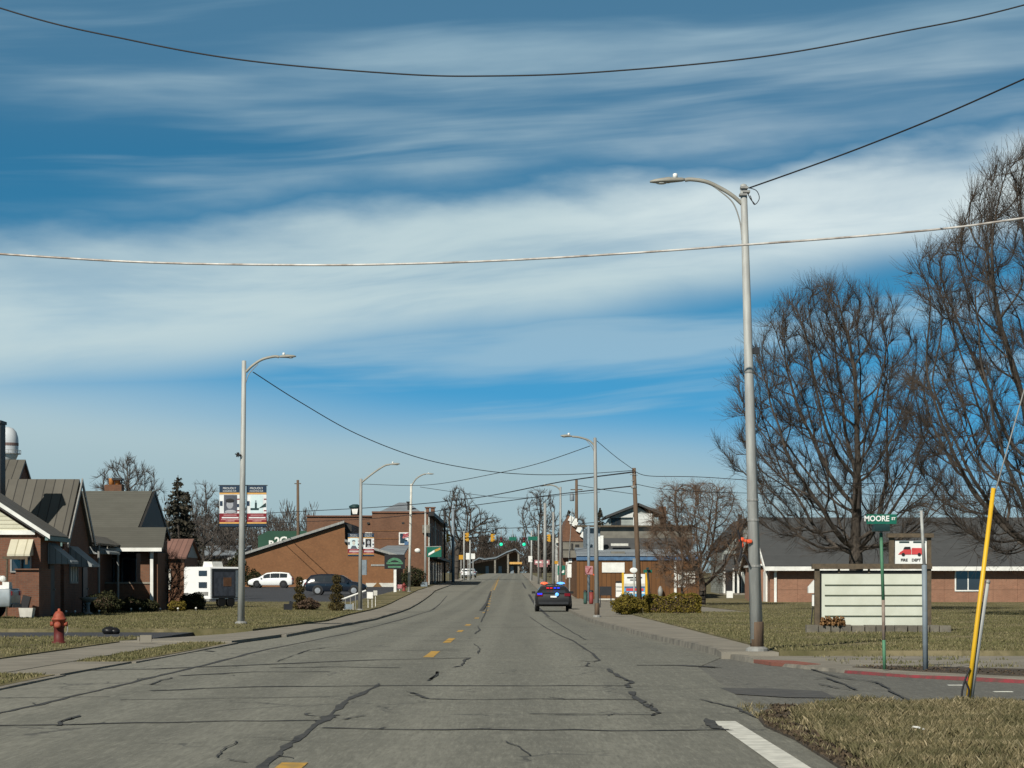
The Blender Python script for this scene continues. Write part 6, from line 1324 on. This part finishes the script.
# ------------------------------------------------------------------ vehicles
def car(name, label, loc, rz, paint, st, wheels, R_, L_, cat='car', group=None, plate=True, tail=True, rimm='rim', glassx=(-1.9, .42, 1.22)):
    t = thing(name, label, cat, loc, rz, group)
    xs = [s_[0] for s_ in st]; fn = [lambda x, k=k: float(np.interp(x, xs, [s_[k] for s_ in st])) for k in range(6)]
    b = MB(); vs = []; fs = []; n = 12
    for (x, zb_, zl, zr_, wl, wr) in st:
        half = [(wl*.93, zb_), (wl, zb_+.16), (wl*1.0, (zb_+zl)/2+.1), (wl*.975, zl), (wr, zl+(zr_-zl)*.88), (wr*.84, zr_)]
        vs += [(x, p[0], p[1]) for p in half] + [(x, -p[0], p[1]) for p in half[::-1]]
    for i in range(len(st)-1):
        for k in range(n): fs.append((i*n+k, i*n+(k+1) % n, (i+1)*n+(k+1) % n, (i+1)*n+k))
    fs += [tuple(range(n-1, -1, -1)), tuple(range((len(st)-1)*n, len(st)*n))]
    b.add(vs, fs); b.build('body', M[paint], t, True, local=True)
    bd = [c for c in t.children][0]
    md = bd.modifiers.new('edge', 'BEVEL'); md.width = .03; md.segments = 2; md.limit_method = 'ANGLE'; md.angle_limit = R(28)
    def side(x, f_): zl, zr_ = fn[2](x), fn[3](x); wl, wr = fn[4](x)*.975, fn[5](x); q = f_/.88; return (wl+(wr-wl)*q, zl+(zr_-zl)*.88*q)
    g0, g1, g2 = glassx
    for sg in (1, -1):
        for (a, c) in ((g0+.14, -1.00), (-.96, -.02), (.02, g1+.30)):
            b = MB(); vs = []; m_ = 6
            for i in range(m_+1):
                x = a+(c-a)*i/m_
                for f_ in (.07, .80):
                    w_, z_ = side(x, f_); vs += [(x, sg*(w_+.004), z_), (x, sg*(w_+.016), z_)]
            fs = []
            for i in range(m_):
                o = 4*i; fs += [(o+1, o+5, o+7, o+3), (o, o+2, o+6, o+4), (o, o+4, o+5, o+1), (o+2, o+3, o+7, o+6)]
            fs += [(0, 1, 3, 2), (4*m_, 4*m_+2, 4*m_+3, 4*m_+1)]
            b.add(vs, fs); b.build('side_window', M['glass'], t, local=True)
    x0, x1 = g1+.1, g2-.02; b = MB(); z0_, z1_ = fn[3](x1)+.02, fn[3](x0)-.01
    b.slab([(x1+.03, .68, z0_+.01), (x1+.03, -.68, z0_+.01), (x0+.04, -.56, z1_+.03), (x0+.04, .56, z1_+.03)][::-1], .012); b.build('windshield', M['glass'], t, local=True)
    rx = st[0][0]; xa, xb = st[1][0], st[2][0]; za, zb2 = fn[3](xa), fn[3](xb)
    b = MB(); b.slab([(xa-.035, -.66, za+.02), (xa-.035, .66, za+.02), (xb-.075, .56, zb2-.10), (xb-.075, -.56, zb2-.10)][::-1], .014); b.build('rear_window', M['glass'], t, local=True)
    for (wx) in wheels:
        for sg in (1, -1):
            w_ = fn[4](wx); b = MB(); yo, yi = sg*(w_+.015), sg*(w_-.22)
            b.tube([(wx, yi, R_), (wx, yo-sg*.03, R_), (wx, yo, R_), (wx, yo, R_)], [R_*.98, R_, R_*.93, R_*.66], 20); wh = b.build('wheel', M['rubber'], t, True, local=True)
            b = MB(); b.tube([(wx, yo-sg*.02, R_), (wx, yo+sg*.012, R_), (wx, yo+sg*.02, R_)], [R_*.64, R_*.62, R_*.2], 14); b.build('rim', M[rimm], wh, local=True)
            b = MB(); b.tube([(wx, sg*(w_-.05), R_+.03), (wx, sg*(w_+.006), R_+.03)], R_*1.16, 18); b.build('wheel_arch', M['black'], t, local=True)
    for sg in (1, -1):
        b = MB(); xe = st[-1][0]; b.box(xe-.32, xe-.10, sg*.66-.14, sg*.66+.14, .66, .78); b.build('headlight', M['lens'], t, local=True)
        b = MB(); b.box(rx-.03, rx+.14, sg*.72-.15, sg*.72+.15, .88, 1.04); b.build('tail_light', M['tail'], t, local=True)
        b = MB(); b.obox((g2-.25, sg*(fn[4](g2-.2)+.07), 1.08), (.16, .20, .13)); b.build('wing_mirror', M[paint], t, local=True)
    b = MB(); b.box(rx-.06, rx+.10, -.78, .78, .42, .56); b.build('bumper', M['black'], t, local=True)
    if plate: b = MB(); b.box(rx-.045, rx-.0, -.16, .16, .80, .90); b.build('licence_plate', M['signwhite'], t, local=True)
    return t
SUV = [(-2.30, .45, .92, 1.00, .80, .74), (-2.24, .36, 1.00, 1.16, .89, .73), (-1.92, .30, 1.04, 1.56, .92, .64), (-1.2, .29, 1.02, 1.65, .93, .65), (-.3, .29, 1.0, 1.66, .93, .65), (.42, .29, .98, 1.56, .93, .63), (1.22, .29, .98, 1.08, .92, .74), (1.85, .30, .90, .97, .90, .72), (2.22, .36, .76, .82, .85, .66), (2.32, .46, .62, .66, .72, .62)]
BIG = [(x*1.09, a, c+.05, d*1.06, e*1.04, f_*1.06) for x, a, c, d, e, f_ in SUV]
D = 250; car('white_suv', 'white compact sport utility car parked by the brick hall', (Xp(271, D), D, gz(D)+.10), math.pi, 'carwhite', SUV, (-1.38, 1.38), .36, 4.6, group='parked cars', rimm='black')
D = 200; car('black_suv', 'long dark blue black estate car parked behind the topiary', (Xp(336.5, D), D, gz(D)+.10), 0, 'carblack', BIG, (-1.5, 1.5), .38, 5.1, group='parked cars')
SED = [(-2.3, .45, .90, .95, .78, .70), (-2.2, .36, .95, 1.02, .86, .72), (-1.75, .30, .96, 1.06, .89, .66), (-1.2, .29, .95, 1.38, .90, .60), (0, .29, .94, 1.45, .90, .60), (.55, .29, .93, 1.38, .90, .59), (1.25, .29, .94, 1.02, .89, .68), (1.85, .30, .88, .93, .87, .68), (2.2, .36, .74, .79, .83, .64), (2.3, .46, .6, .64, .7, .6)]
D = 236; car('white_sedan', 'white car mostly hidden behind the dark blue black car', (Xp(322, D), D, gz(D)+.10), math.pi, 'carwhite', SED, (-1.36, 1.36), .33, 4.5, group='parked cars', glassx=(-1.3, .5, 1.2))
D = 126.0
pc = car('police_car', 'dark grey police sport utility car stopped with red and blue lights on', (Xp(553.5, D), D+2.4, gz(D)+.0), math.pi/2, 'cargrey', [(x*1.08, a, c-.02, d*.885, e*1.03, f_*1.06) for x, a, c, d, e, f_ in SUV], (-1.5, 1.5), .385, 5.0, 'police car', rimm='aged'); pc.scale = (1, 1, .93)
b = MB(); b.box(-.55, -.25, -.62, .62, 1.50, 1.58); b.build('light_bar', M['black'], pc, local=True); lb = [c for c in pc.children if c.name.startswith('light_bar')][0]
b = MB(); b.ball((-.45, .47, 1.60), (.15, .19, .085), 12, 8); b.build('red_beacon', M['beacon_red'], lb, True, local=True)
b = MB(); b.ball((-.45, -.42, 1.60), (.15, .22, .085), 12, 8); b.build('blue_beacon', M['beacon_blue'], lb, True, local=True)
for yo, m_ in ((.30, 'led_red'), (.12, 'led_red'), (-.08, 'led_blue'), (-.26, 'led_blue')): b = MB(); b.obox((-2.24, yo, 1.34), (.03, .13, .05)); b.build('window_light', M[m_], pc, local=True)
b = MB(); b.ball((-2.53, -.18, .98), (.05, .10, .10), 10, 8); b.build('hatch_light', M['beacon_blue'], pc, True, local=True)
b = MB(); b.box(-2.53, -2.46, .60, .84, .97, 1.05); b.build('side_light', M['led_blue'], pc, local=True)
# pale pickup at the left edge
D = 90.0
PICK = [(-2.75, .55, 1.00, 1.05, .90, .86), (-2.70, .45, 1.10, 1.12, .95, .88), (-1.0, .42, 1.10, 1.12, .96, .88), (-.95, .42, 1.10, 1.75, .96, .70), (-.4, .42, 1.10, 1.85, .96, .72), (.62, .42, 1.10, 1.80, .96, .70), (1.25, .42, 1.12, 1.25, .95, .76), (2.3, .44, 1.05, 1.12, .93, .76), (2.65, .5, .9, .95, .88, .72), (2.72, .55, .75, .8, .8, .7)]
tk = car('pickup_truck', 'pale grey pickup truck bed at the left edge loaded with white odds and ends', (Xp(9, D)-2.6, D+.5, .12), math.pi, 'carsilver', PICK, (-1.7, 1.75), .42, 5.4, 'pickup', plate=False, glassx=(-1.2, .62, 1.25))
x = Xp(1, D); b = MB(); b.tube([(x-.3, D+.3, 1.2), (x-.1, D+.3, 1.75)], .03, 6); b.ball((x, D+.3, 1.62), (.13, .1, .12), 10, 8); b.box(x-.35, x+.30, D, D+.6, 1.2, 1.38); b.box(x+.05, x+.3, D, D+.5, 1.38, 1.5); tag(b.build('junk_pile', M['white']), 'pile of white pails and rods in the pickup bed', 'junk')
# camper trailer
D = 138.0
t = thing('camper_trailer', 'white camper trailer with graphic side darkened for shade between bushes and lamp post', 'camper', (Xp(210.5, D), D, .14), R(-38)); t.scale = (.92, .92, .92)
b = MB(); b.extr([(-2.35, .5), (0, .5), (0, 2.42), (-.12, 2.52), (-2.2, 2.52), (-2.35, 2.42)], 'y', 0, 2.9); b.build('body', M['carwhite'], t, local=True)
for z0_, z1_ in ((1.95, 2.28), (1.20, 1.56)): 
    b = MB(); b.box(-1.02, -.30, -.03, .02, z0_, z1_); b.build('window', M['glass'], t, local=True)
b = MB(); b.box(.001, .03, .12, 2.82, .55, 2.40); b.build('shaded_side_panel', M['black'], t, local=True); sp = [c for c in t.children if c.name.startswith('shaded_side_panel')][0]  # black panel paints in the shade on the graphic side
b = MB(); b.box(.039, .046, 1.1, 1.8, 1.3, 1.85); b.build('orange_graphic', M['brown'], sp, local=True); b = MB(); b.box(.031, .045, 2.2, 2.5, .6, 2.3); b.build('door_panel', M['bluegrey'], sp, local=True); b = MB(); b.box(.031, .038, .3, 2.1, .7, 2.2); b.build('grey_graphic', M['bgrey'], sp, local=True)
b = MB(); b.extr([(-1.1, 2.52), (-.2, 2.52), (-.3, 2.85), (-1.0, 2.85)], 'y', .4, 1.3); b.build('air_conditioner', M['white'], t, local=True)
for yy in (1.0, 1.8): b = MB(); b.tube([(.02, yy, .33), (-.2, yy, .33)], .33, 16); b.build('wheel', M['rubber'], t, local=True)
b = MB(); b.box(-2.3, -.02, -.08, .1, .38, .52); b.build('bumper', M['aged'], t, local=True)
b = MB(); b.box(-1.3, -.2, -.05, -.01, .75, .95); b.build('vent_hatch', M['aged'], t, local=True)

# ------------------------------------------------------------------ signs and street furniture
def board(name, label, cat, D, x0, x1, y0, y1, m, posts=(), ztop=None, zg=None, th=.06, pm='white', group=None, pr=.04):
    zg = gz(D)+.1 if zg is None else zg; t = thing(name, label, cat, (Xp((x0+x1)/2, D), D, zg), group=group)
    b = MB(); b.box(Xp(x0, D), Xp(x1, D), D-th, D, Zp(y1, D), Zp(y0, D)); o = b.build('panel', M[m], t)
    for px in posts: b = MB(); b.box(Xp(px, D)-pr, Xp(px, D)+pr, D+.002, D+2*pr, zg-.05, Zp(y0 if ztop is None else ztop, D)); b.build('post', M[pm], t)
    return t, o, (lambda p: Xp(p, D)), (lambda p: Zp(p, D))
D = 216
t, o, X, Z = board('business_sign', 'black sign with green arched lettering strokes on a white post', 'sign', D, 384.5, 405, 554.5, 569, 'ink', (395,), 569, pr=.12)
b = MB()
for k in range(8): a0, a1 = math.pi*(.18+.08*k), math.pi*(.18+.08*(k+1)); r0, r1 = .75, .52; c = (X(394.7), Z(566)); b.extr([(c[0]+1.05*r0*math.cos(a0), c[1]+r0*math.sin(a0)), (c[0]+1.05*r0*math.cos(a1), c[1]+r0*math.sin(a1)), (c[0]+1.05*r1*math.cos(a1), c[1]+r1*math.sin(a1)), (c[0]+1.05*r1*math.cos(a0), c[1]+r1*math.sin(a0))], 'y', D-.075, D-.061)
b.box(X(386.5), X(403), D-.075, D-.061, Z(564.2), Z(562.3)); b.box(X(388), X(401), D-.075, D-.061, Z(567.8), Z(566)); b.build('lettering', M['greenpost'], o)
D = 222; t = thing('fire_hydrant', 'small dull red hydrant at the foot of the cream lamp', 'hydrant', (Xp(404, D), D, gz(D)+.1))
b = MB(); b.lathe(0, 0, [(.2, 0), (.2, .08), (.14, .1), (.14, .5), (.19, .52), (.17, .62), (.06, .74), (.03, .8)], 12); b.build('barrel', M['dullred'], t, True, local=True)
for sx in (-1, 1): b = MB(); b.tube([(sx*.1, 0, .42), (sx*.24, 0, .42)], .07, 8); b.build('side_cap', M['dullred'], t, local=True)
board('yard_sign', 'pink printed yard sign beside the small hydrant', 'yard sign', 224, 397.5, 402, 584.5, 588.5, 'pinkprint', (399.5,), pr=.02)
D = 218; t = thing('flag', 'small striped flag with blue field drooping from the cream lamp', 'flag', (Xp(407, D), D, Zp(545, D)))
b = MB()
for k in range(3): b.slab([(Xp(402.5+k*.3, D), D-.05+.02*k, Zp(538.2-k*1.5, D)), (Xp(408.5, D), D-.05+.02*k, Zp(536.6-k*1.5, D)), (Xp(408.5, D), D-.05+.02*k, Zp(535.9-k*1.5, D)), (Xp(402.5+k*.3, D), D-.05+.02*k, Zp(537.5-k*1.5, D))][::-1], .02)
b.build('red_stripes', M['redprint'], t)
b = MB(); b.extr([(Xp(402.5, D), Zp(538, D)), (Xp(408.5, D), Zp(540.5, D)), (Xp(408.5, D), Zp(532.5, D)), (Xp(405, D), Zp(533.5, D))], 'y', D+.04, D+.07); b.build('white_field', M['bwhite'], t)
b = MB(); b.box(Xp(404.5, D), Xp(408.5, D), D-.06, D+.03, Zp(545, D), Zp(541.5, D)); b.build('blue_field', M['blue'], t)
D = 268
t, o, X, Z = board('hanging_sign', 'green hanging sign with white and yellow slanted lettering', 'sign', D, 427, 441.5, 547, 557, 'signgreen', (), th=.2, zg=Zp(557, D))
b = MB(); b.slab([(X(428.5), D-.22, Z(555.6)), (X(434.5), D-.22, Z(552.3)), (X(434.5), D-.22, Z(549.9)), (X(428.5), D-.22, Z(553.4))], .018); b.build('white_lettering', M['white'], o)
b = MB(); b.slab([(X(434.7), D-.22, Z(552.2)), (X(440.5), D-.22, Z(549.6)), (X(440.5), D-.22, Z(547.4)), (X(434.7), D-.22, Z(549.8))], .018); b.build('yellow_lettering', M['yellow'], o)
b = MB(); b.tube([(X(425.3), D+.1, Z(547)), (X(441), D+.1, Z(546.5))], .06, 6); b.build('bracket', M['aged'], t)
D = 276; t = thing('wall_dish', 'white round dish on the brick block corner', 'dish', (Xp(417.5, D), D, Zp(552, D)))
b = MB(); b.ball((Xp(417.5, D), D, Zp(550.5, D)), (.34, .15, .26), 12, 8); b.build('bowl', M['white'], t, True); b = MB(); b.tube([(Xp(417.5, D), D, Zp(551, D)), (Xp(419, D), D+4, Zp(553, D))], .05, 6); b.build('arm', M['aged'], t)
board('street_box', 'grey newspaper box at the brick block corner', 'newspaper box', 262, 421, 427.5, 582, 586.5, 'bluegrey', (422, 426.5), th=.5, pm='aged')
for lab, px, D, y0, y1, w_, m in (('round white sign disc far left of the road', 468, 380, 553, 559.5, 4.2, 'signwhite'), ('white rounded sign left of the road end', 473, 400, 553.5, 559, 4, 'white'), ('yellow hanging sign far left of the road', 461, 372, 555, 559.5, 4.2, 'signal_yellow'), ('small cream round sign at the brick block end', 450, 345, 555, 559, 3, 'blind')):
    board('far_sign', lab, 'sign', D, px-w_/2, px+w_/2, y0, y1, m, (px,), zg=gz(D), pm='aged', pr=.08, group='small signs along the far road')
for lab, px, D, w_, h_, m in (('pale parked car far left of the road', 466, 420, 5.5, 3.5, 'carwhite'), ('second pale car far left of the road', 471, 440, 4.2, 3, 'carsilver')):
    o = car('far_car', lab, (Xp(px, D), D, gz(D)+.1), math.pi/2, m, SUV, (-1.38, 1.38), .36, 4.6, group='cars along the far road')
# ramp rail, crate and yard signs on the left lawn
D = 122; t = thing('ramp_rail', 'white sloping ramp handrail with short posts beside the lamp post', 'handrail', (Xp(352, D), D, .13))
b = MB(); b.tube([(Xp(339, D), D, Zp(600.5, D)), (Xp(366, D), D, Zp(590.5, D))], .045, 6); b.build('rail', M['white'], t)
for px in (340.5, 345.5, 350.5, 355.5, 362): b = MB(); z = Zp(600.5-(px-339)*10/27, D); b.tube([(Xp(px, D), D, .1), (Xp(px, D), D, z)], .022, 6); b.build('post', M['aged'], t)
t = thing('crate', 'small dark crate with pale frame under the ramp rail', 'crate', (Xp(348.5, 121), 121, .13))
b = MB(); b.box(-.2, .2, -.15, .15, .05, .30); b.build('box', M['bluegrey'], t, local=True)
for sx in (-.24, .22): b = MB(); b.box(sx, sx+.04, -.18, .18, 0, .36); b.build('frame', M['blind'], t, local=True)
board('yard_sign', 'larger white yard sign right of the small banner lamp', 'yard sign', 135, 367, 373, 592, 598.5, 'white', (368, 372), pr=.015, zg=.13); board('yard_sign', 'smaller white yard sign behind the larger one', 'yard sign', 142, 373.5, 377.3, 590.5, 595.5, 'blind', (375.4,), pr=.015, zg=.13)
t = thing('bin', 'dark squat object on the lawn left of the slimmer topiary', 'bin', (Xp(288, 121), 121, .13)); b = MB(); b.obox((0, 0, .17), (.42, .3, .30), .2); b.build('bin_body', M['black'], t, local=True); b = MB(); b.obox((.16, 0, .37), (.18, .2, .14), .2, .4); b.build('bin_lid', M['black'], t, local=True)
# right side of the street
D = 118
t, o, X, Z = board('business_sign', 'white over blue and red printed sign in a yellow wooden frame behind the hedge', 'sign', D, 624, 645, 574, 597, 'signwhite', (), zg=.12)
for px in (622.9, 646.3): b = MB(); b.box(X(px)-.05, X(px)+.05, D-.07, D+.06, .05, Z(572.5)); b.build('post', M['guard'], t)
for nm, m_, a, c, y0, y1 in (('dark_heading', 'ink', 627, 642, 577, 578.3), ('dark_heading', 'ink', 630, 639, 579.5, 580.5), ('grey_band', 'blind', 624.3, 644.7, 583.5, 585.8), ('blue_panel', 'skyblue', 624.2, 644.8, 586.3, 597), ('navy_line', 'blue', 624.4, 644.6, 586.3, 588), ('red_lettering', 'redprint', 626, 643.5, 588.3, 591), ('white_band', 'white', 624.4, 644.6, 592, 593.6)):
    b = MB(); k = .064 if m_ in ('skyblue', 'blind') else .070; b.box(X(a), X(c), D-k-.003, D-.0605, Z(y1), Z(y0)); b.build(nm, M[m_], o)
D = 105; t = thing('sign_post', 'thin silver post with a small white oval sign in front of the hedge', 'sign post', (Xp(634, D), D, .12))
b = MB(); b.tube([(Xp(634, D), D, .05), (Xp(634.2, D), D, Zp(560, D))], .035, 8); b.build('post', M['galv'], t, True); b = MB(); b.ball((Xp(633.6, D), D-.06, Zp(570.3, D)), (.17, .02, .12), 14, 8); b.build('oval_sign', M['signwhite'], t, True); b = MB(); b.box(Xp(632.6, D), Xp(635.6, D), D-.05, D-.03, Zp(569, D), Zp(558.5, D)); b.build('flat_plate', M['bluegrey'], t)
D = 109; t = thing('street_sign', 'dark leaning street name post with small green plates right of the wooden pole', 'street sign', (Xp(651.5, D), D, .12))
b = MB(); b.tube([(Xp(651.5, D), D, .05), (Xp(647.5, D), D, Zp(571, D))], .05, 8); b.build('post', M['dark'], t, True); b = MB(); b.box(Xp(643.5, D), Xp(652, D), D-.02, D+.02, Zp(572.8, D), Zp(569.8, D)); b.build('name_plate', M['signgreen'], t); b = MB(); b.box(Xp(646.5, D), Xp(648.5, D), D-.3, D+.3, Zp(569.6, D), Zp(567.5, D)); b.build('cross_plate', M['darkgreen'], t)
D = 140
t, o, X, Z = board('menu_board', 'white folding menu board with three rows at the brown shop', 'menu board', D, 615.8, 622, 583, 597, 'white', (), zg=.15)
b = MB(); b.box(X(616), X(621.8), D-.07, D+.02, Z(583), Z(581)); b.build('dark_header', M['ink'], t)
for py in (587, 591): b = MB(); b.box(X(616.2), X(621.6), D-.066, D-.0605, Z(py+.3), Z(py-.3)); b.build('row_line', M['ink'], o)
for px in (616.5, 621.3): b = MB(); b.tube([(X(px), D, .1), (X(px), D, Z(597))], .02, 5); b.build('leg', M['dark'], t)
D = 138; t, o, X, Z = board('black_board', 'wide black board on two legs beside the bins', 'notice board', D, 599.5, 611.5, 586.5, 595.5, 'black', (600.2, 611), zg=.15, pm='black', pr=.03)
for lab, px, w_, m in (('dark green street bin left of the red one', 585.3, 3.6, 'binsgreen'), ('dark red street bin beside the black board', 591.3, 4.4, 'dullred')):
    D = 150; x = Xp(px, D); r_ = w_*D/F/2; t = thing('trash_bin', lab, 'bin', (x, D, .22), group='street bins')
    b = MB(); b.lathe(0, 0, [(r_*.85, 0), (r_, .1), (r_, .75)], 12); b.build('barrel', M[m], t, True, local=True); b = MB(); b.lathe(0, 0, [(r_*1.05, .75), (r_*1.05, .80), (r_*.5, .88)], 12); b.build('lid', M['black'], t, True, local=True)
D = 168; t = thing('sign_post', 'dark blue grey post with red and white square sign by the patrol car', 'sign post', (Xp(588.7, D), D, .25))
b = MB(); b.tube([(Xp(588.7, D), D, .2), (Xp(588.7, D), D, Zp(526, D))], .10, 8); b.build('post', M['bluegrey'], t, True); b = MB(); b.box(Xp(585.2, D), Xp(592.8, D), D-.15, D-.11, Zp(574.5, D), Zp(566, D)); pl = b.build('square_sign', M['pinkprint'], t)
b = MB(); b.slab([(Xp(587, D), D-.16, Zp(573, D)), (Xp(588.4, D), D-.16, Zp(573, D)), (Xp(591.5, D), D-.16, Zp(567.5, D)), (Xp(590.1, D), D-.16, Zp(567.5, D))], .009); b.build('slash', M['dullred'], pl)
D = 152; b = MB(); b.tube([(Xp(593, D), D, Zp(574.2, D)), (Xp(595.5, D), D, Zp(576, D))], .05, 6); tag(b.build('marker', M['orange']), 'small orange marker on the slim lamp pole', 'marker')
D = 205
t, o, X, Z = board('library_sign', 'square green sign with white reading figure by the brick shop', 'sign', D, 557.4, 565.4, 565.5, 574.8, 'signgreen', (561.4,), pr=.06, pm='aged')
b = MB(); b.ball((X(560.2), D-.075, Z(567.6)), (.09, .012, .09), 10, 6); b.extr([(X(559), Z(573)), (X(564), Z(573)), (X(564.3), Z(570.3)), (X(563), Z(570)), (X(562.3), Z(571.5)), (X(561), Z(571.3)), (X(560.6), Z(568.8)), (X(559.2), Z(568.8))], 'y', D-.078, D-.061); b.build('reading_figure', M['signwhite'], o)
D = 300
t, o, X, Z = board('street_banner', 'faded pink red street banner hung between far poles', 'banner', D, 534.5, 549.5, 560, 564.5, 'pinkprint', (), th=.05, zg=Zp(564.5, D))
b = MB(); b.box(X(537), X(547.5), D-.04, D+.0, Z(567), Z(564.55)); b.build('lower_strip', M['pinkprint'], t); b = MB(); b.tube([(X(531), D+.05, Z(560)), (X(553), D+.05, Z(560))], .04, 5); b.build('cord', M['cable'], t)
for k, (a, c) in enumerate(((535.5, 538), (539, 541.5), (543, 548))): b = MB(); b.box(X(a), X(c), D-.07, D-.051, Z(563), Z(561.3)); b.build('white_lettering', M['white'], o)
for lab, px, D, y0, y1, w_, m in (('small white sign pair far right of the road', 530.3, 350, 556, 562, 4.0, 'signwhite'), ('small amber sign by the green reading sign', 556.3, 210, 561, 564, 3.4, 'signal_yellow'), ('white price board beside the brick shop door', 569.5, 200, 564, 577.5, 4.6, 'signwhite')):
    board('far_sign', lab, 'sign', D, px-w_/2, px+w_/2, y0, y1, m, (px,), zg=gz(D), pm='aged', pr=.05, group='small signs along the far road')
D = 185; t, o, X, Z = board('yard_sign', 'pale slanted sandwich board on the porch side of the lawn', 'sandwich board', D, 726.5, 732.8, 591, 601.5, 'signwhite', (727.5, 732), zg=.3, pr=.03)
D = 155; t = thing('bench', 'low pale bench beside the round hedge end', 'bench', (Xp(606, D), D, .2)); b = MB(); b.box(-.55, .55, -.15, .15, .26, .34); b.build('seat', M['blind'], t, local=True)
for sx in (-.45, .40): b = MB(); b.box(sx, sx+.08, -.12, .12, 0, .26); b.build('leg', M['aged'], t, local=True)

# ------------------------------------------------------------------ traffic signals on the span wire
def signal(label, px, py, D, mode, hpx=9.0):
    z = Zp(py, D); h = hpx*D/F; t = thing('traffic_signal', label, 'traffic light', (Xp(px, D), D, z-h/2), group='traffic signals over the far crossing'); w_ = h*.36
    b = MB()
    if mode == 'face': b.box(-w_/2, w_/2, -.10, .14, 0, h); b.build('housing', M['black'], t, local=True)
    else: b.box(-w_*.42, w_*.42, -.16, .16, 0, h); b.build('housing', M['signal_yellow'], t, local=True)
    b = MB(); b.tube([(0, 0, h), (0, 0, h+.9)], .04, 6); b.build('hanger', M['aged'], t, local=True)
    for k, m in enumerate(('signal_green', 'signal_amber', 'signal_red')):
        zz = h*(.18+.32*k)
        if mode == 'face':
            b = MB(); b.ball((0, -.11, zz), (w_*(.50 if k == 0 else .36), .06, w_*(.50 if k == 0 else .36)), 12, 8); b.build('lens', M[m if k != 1 else 'signal_red'], t, True, local=True)
        else:
            sg = 1 if mode == 'right' else -1
            b = MB(); b.tube([(sg*w_*.42, 0, zz), (sg*w_*.85, 0, zz)], h*.12, 10); b.build('visor', M['signal_yellow'], t, local=True)
signal('traffic light facing the camera with green lit, left of the two', 501.2, 541.5, 330, 'face'); signal('traffic light facing the camera with green lit, right of the two', 524, 541.5, 330, 'face')
signal('yellow side-on traffic light near the dark steel pole', 467.5, 537, 332, 'left', 8.5); signal('yellow side-on traffic light left of the green lights', 492, 537.3, 332, 'right', 8.5); signal('yellow boxed traffic light beside the brick block corner', 447.5, 538, 322, 'right', 8); signal('yellow boxed traffic light beside the right steel pole', 549.3, 538, 300, 'left', 7.5)
for lab, a, c, y0, y1 in (('green street name plate hanging between the two green lights', 509, 516.5, 537, 540.6), ('long green street name plate right of the green lights', 528, 538.5, 536.5, 540.3)):
    D = 330; t = thing('hanging_street_sign', lab, 'street sign', (Xp((a+c)/2, D), D, Zp(y1, D)), group='street name plates over the far crossing')
    b = MB(); b.box(Xp(a, D), Xp(c, D), D-.03, D+.03, Zp(y1, D), Zp(y0, D)); pl = b.build('plate', M['signgreen'], t)
    b = MB(); b.tube([(Xp((a+c)/2, D), D, Zp(y0, D)), (Xp((a+c)/2, D), D, Zp(y0, D)+1.0)], .03, 5); b.build('hanger', M['aged'], t)

b = MB(); x, y = base(918, 728.5, .12); b.obox((x, y, .125), (.07, .10, .015), .4, .3); tag(b.build('litter', M['white']), 'scrap of white paper lying in the near corner grass', 'litter')

D = 77.3; b = MB(); x, z = Xp(238.5, D), Zp(455, D)
for k in range(9): a = k*.7; b.tube([(x, D-.16, z), (x+.10*math.cos(a)*(1-.4*(k % 2)), D-.16, z+.08*math.sin(a))], .018, 4)
b.tube([(x, D-.16, z), (Xp(242.6, D), D-.05, z-.02)], .018, 5); tag(b.build('ornament', M['dark']), 'small dark twiggy ornament clipped on the left banner lamp post', 'ornament')
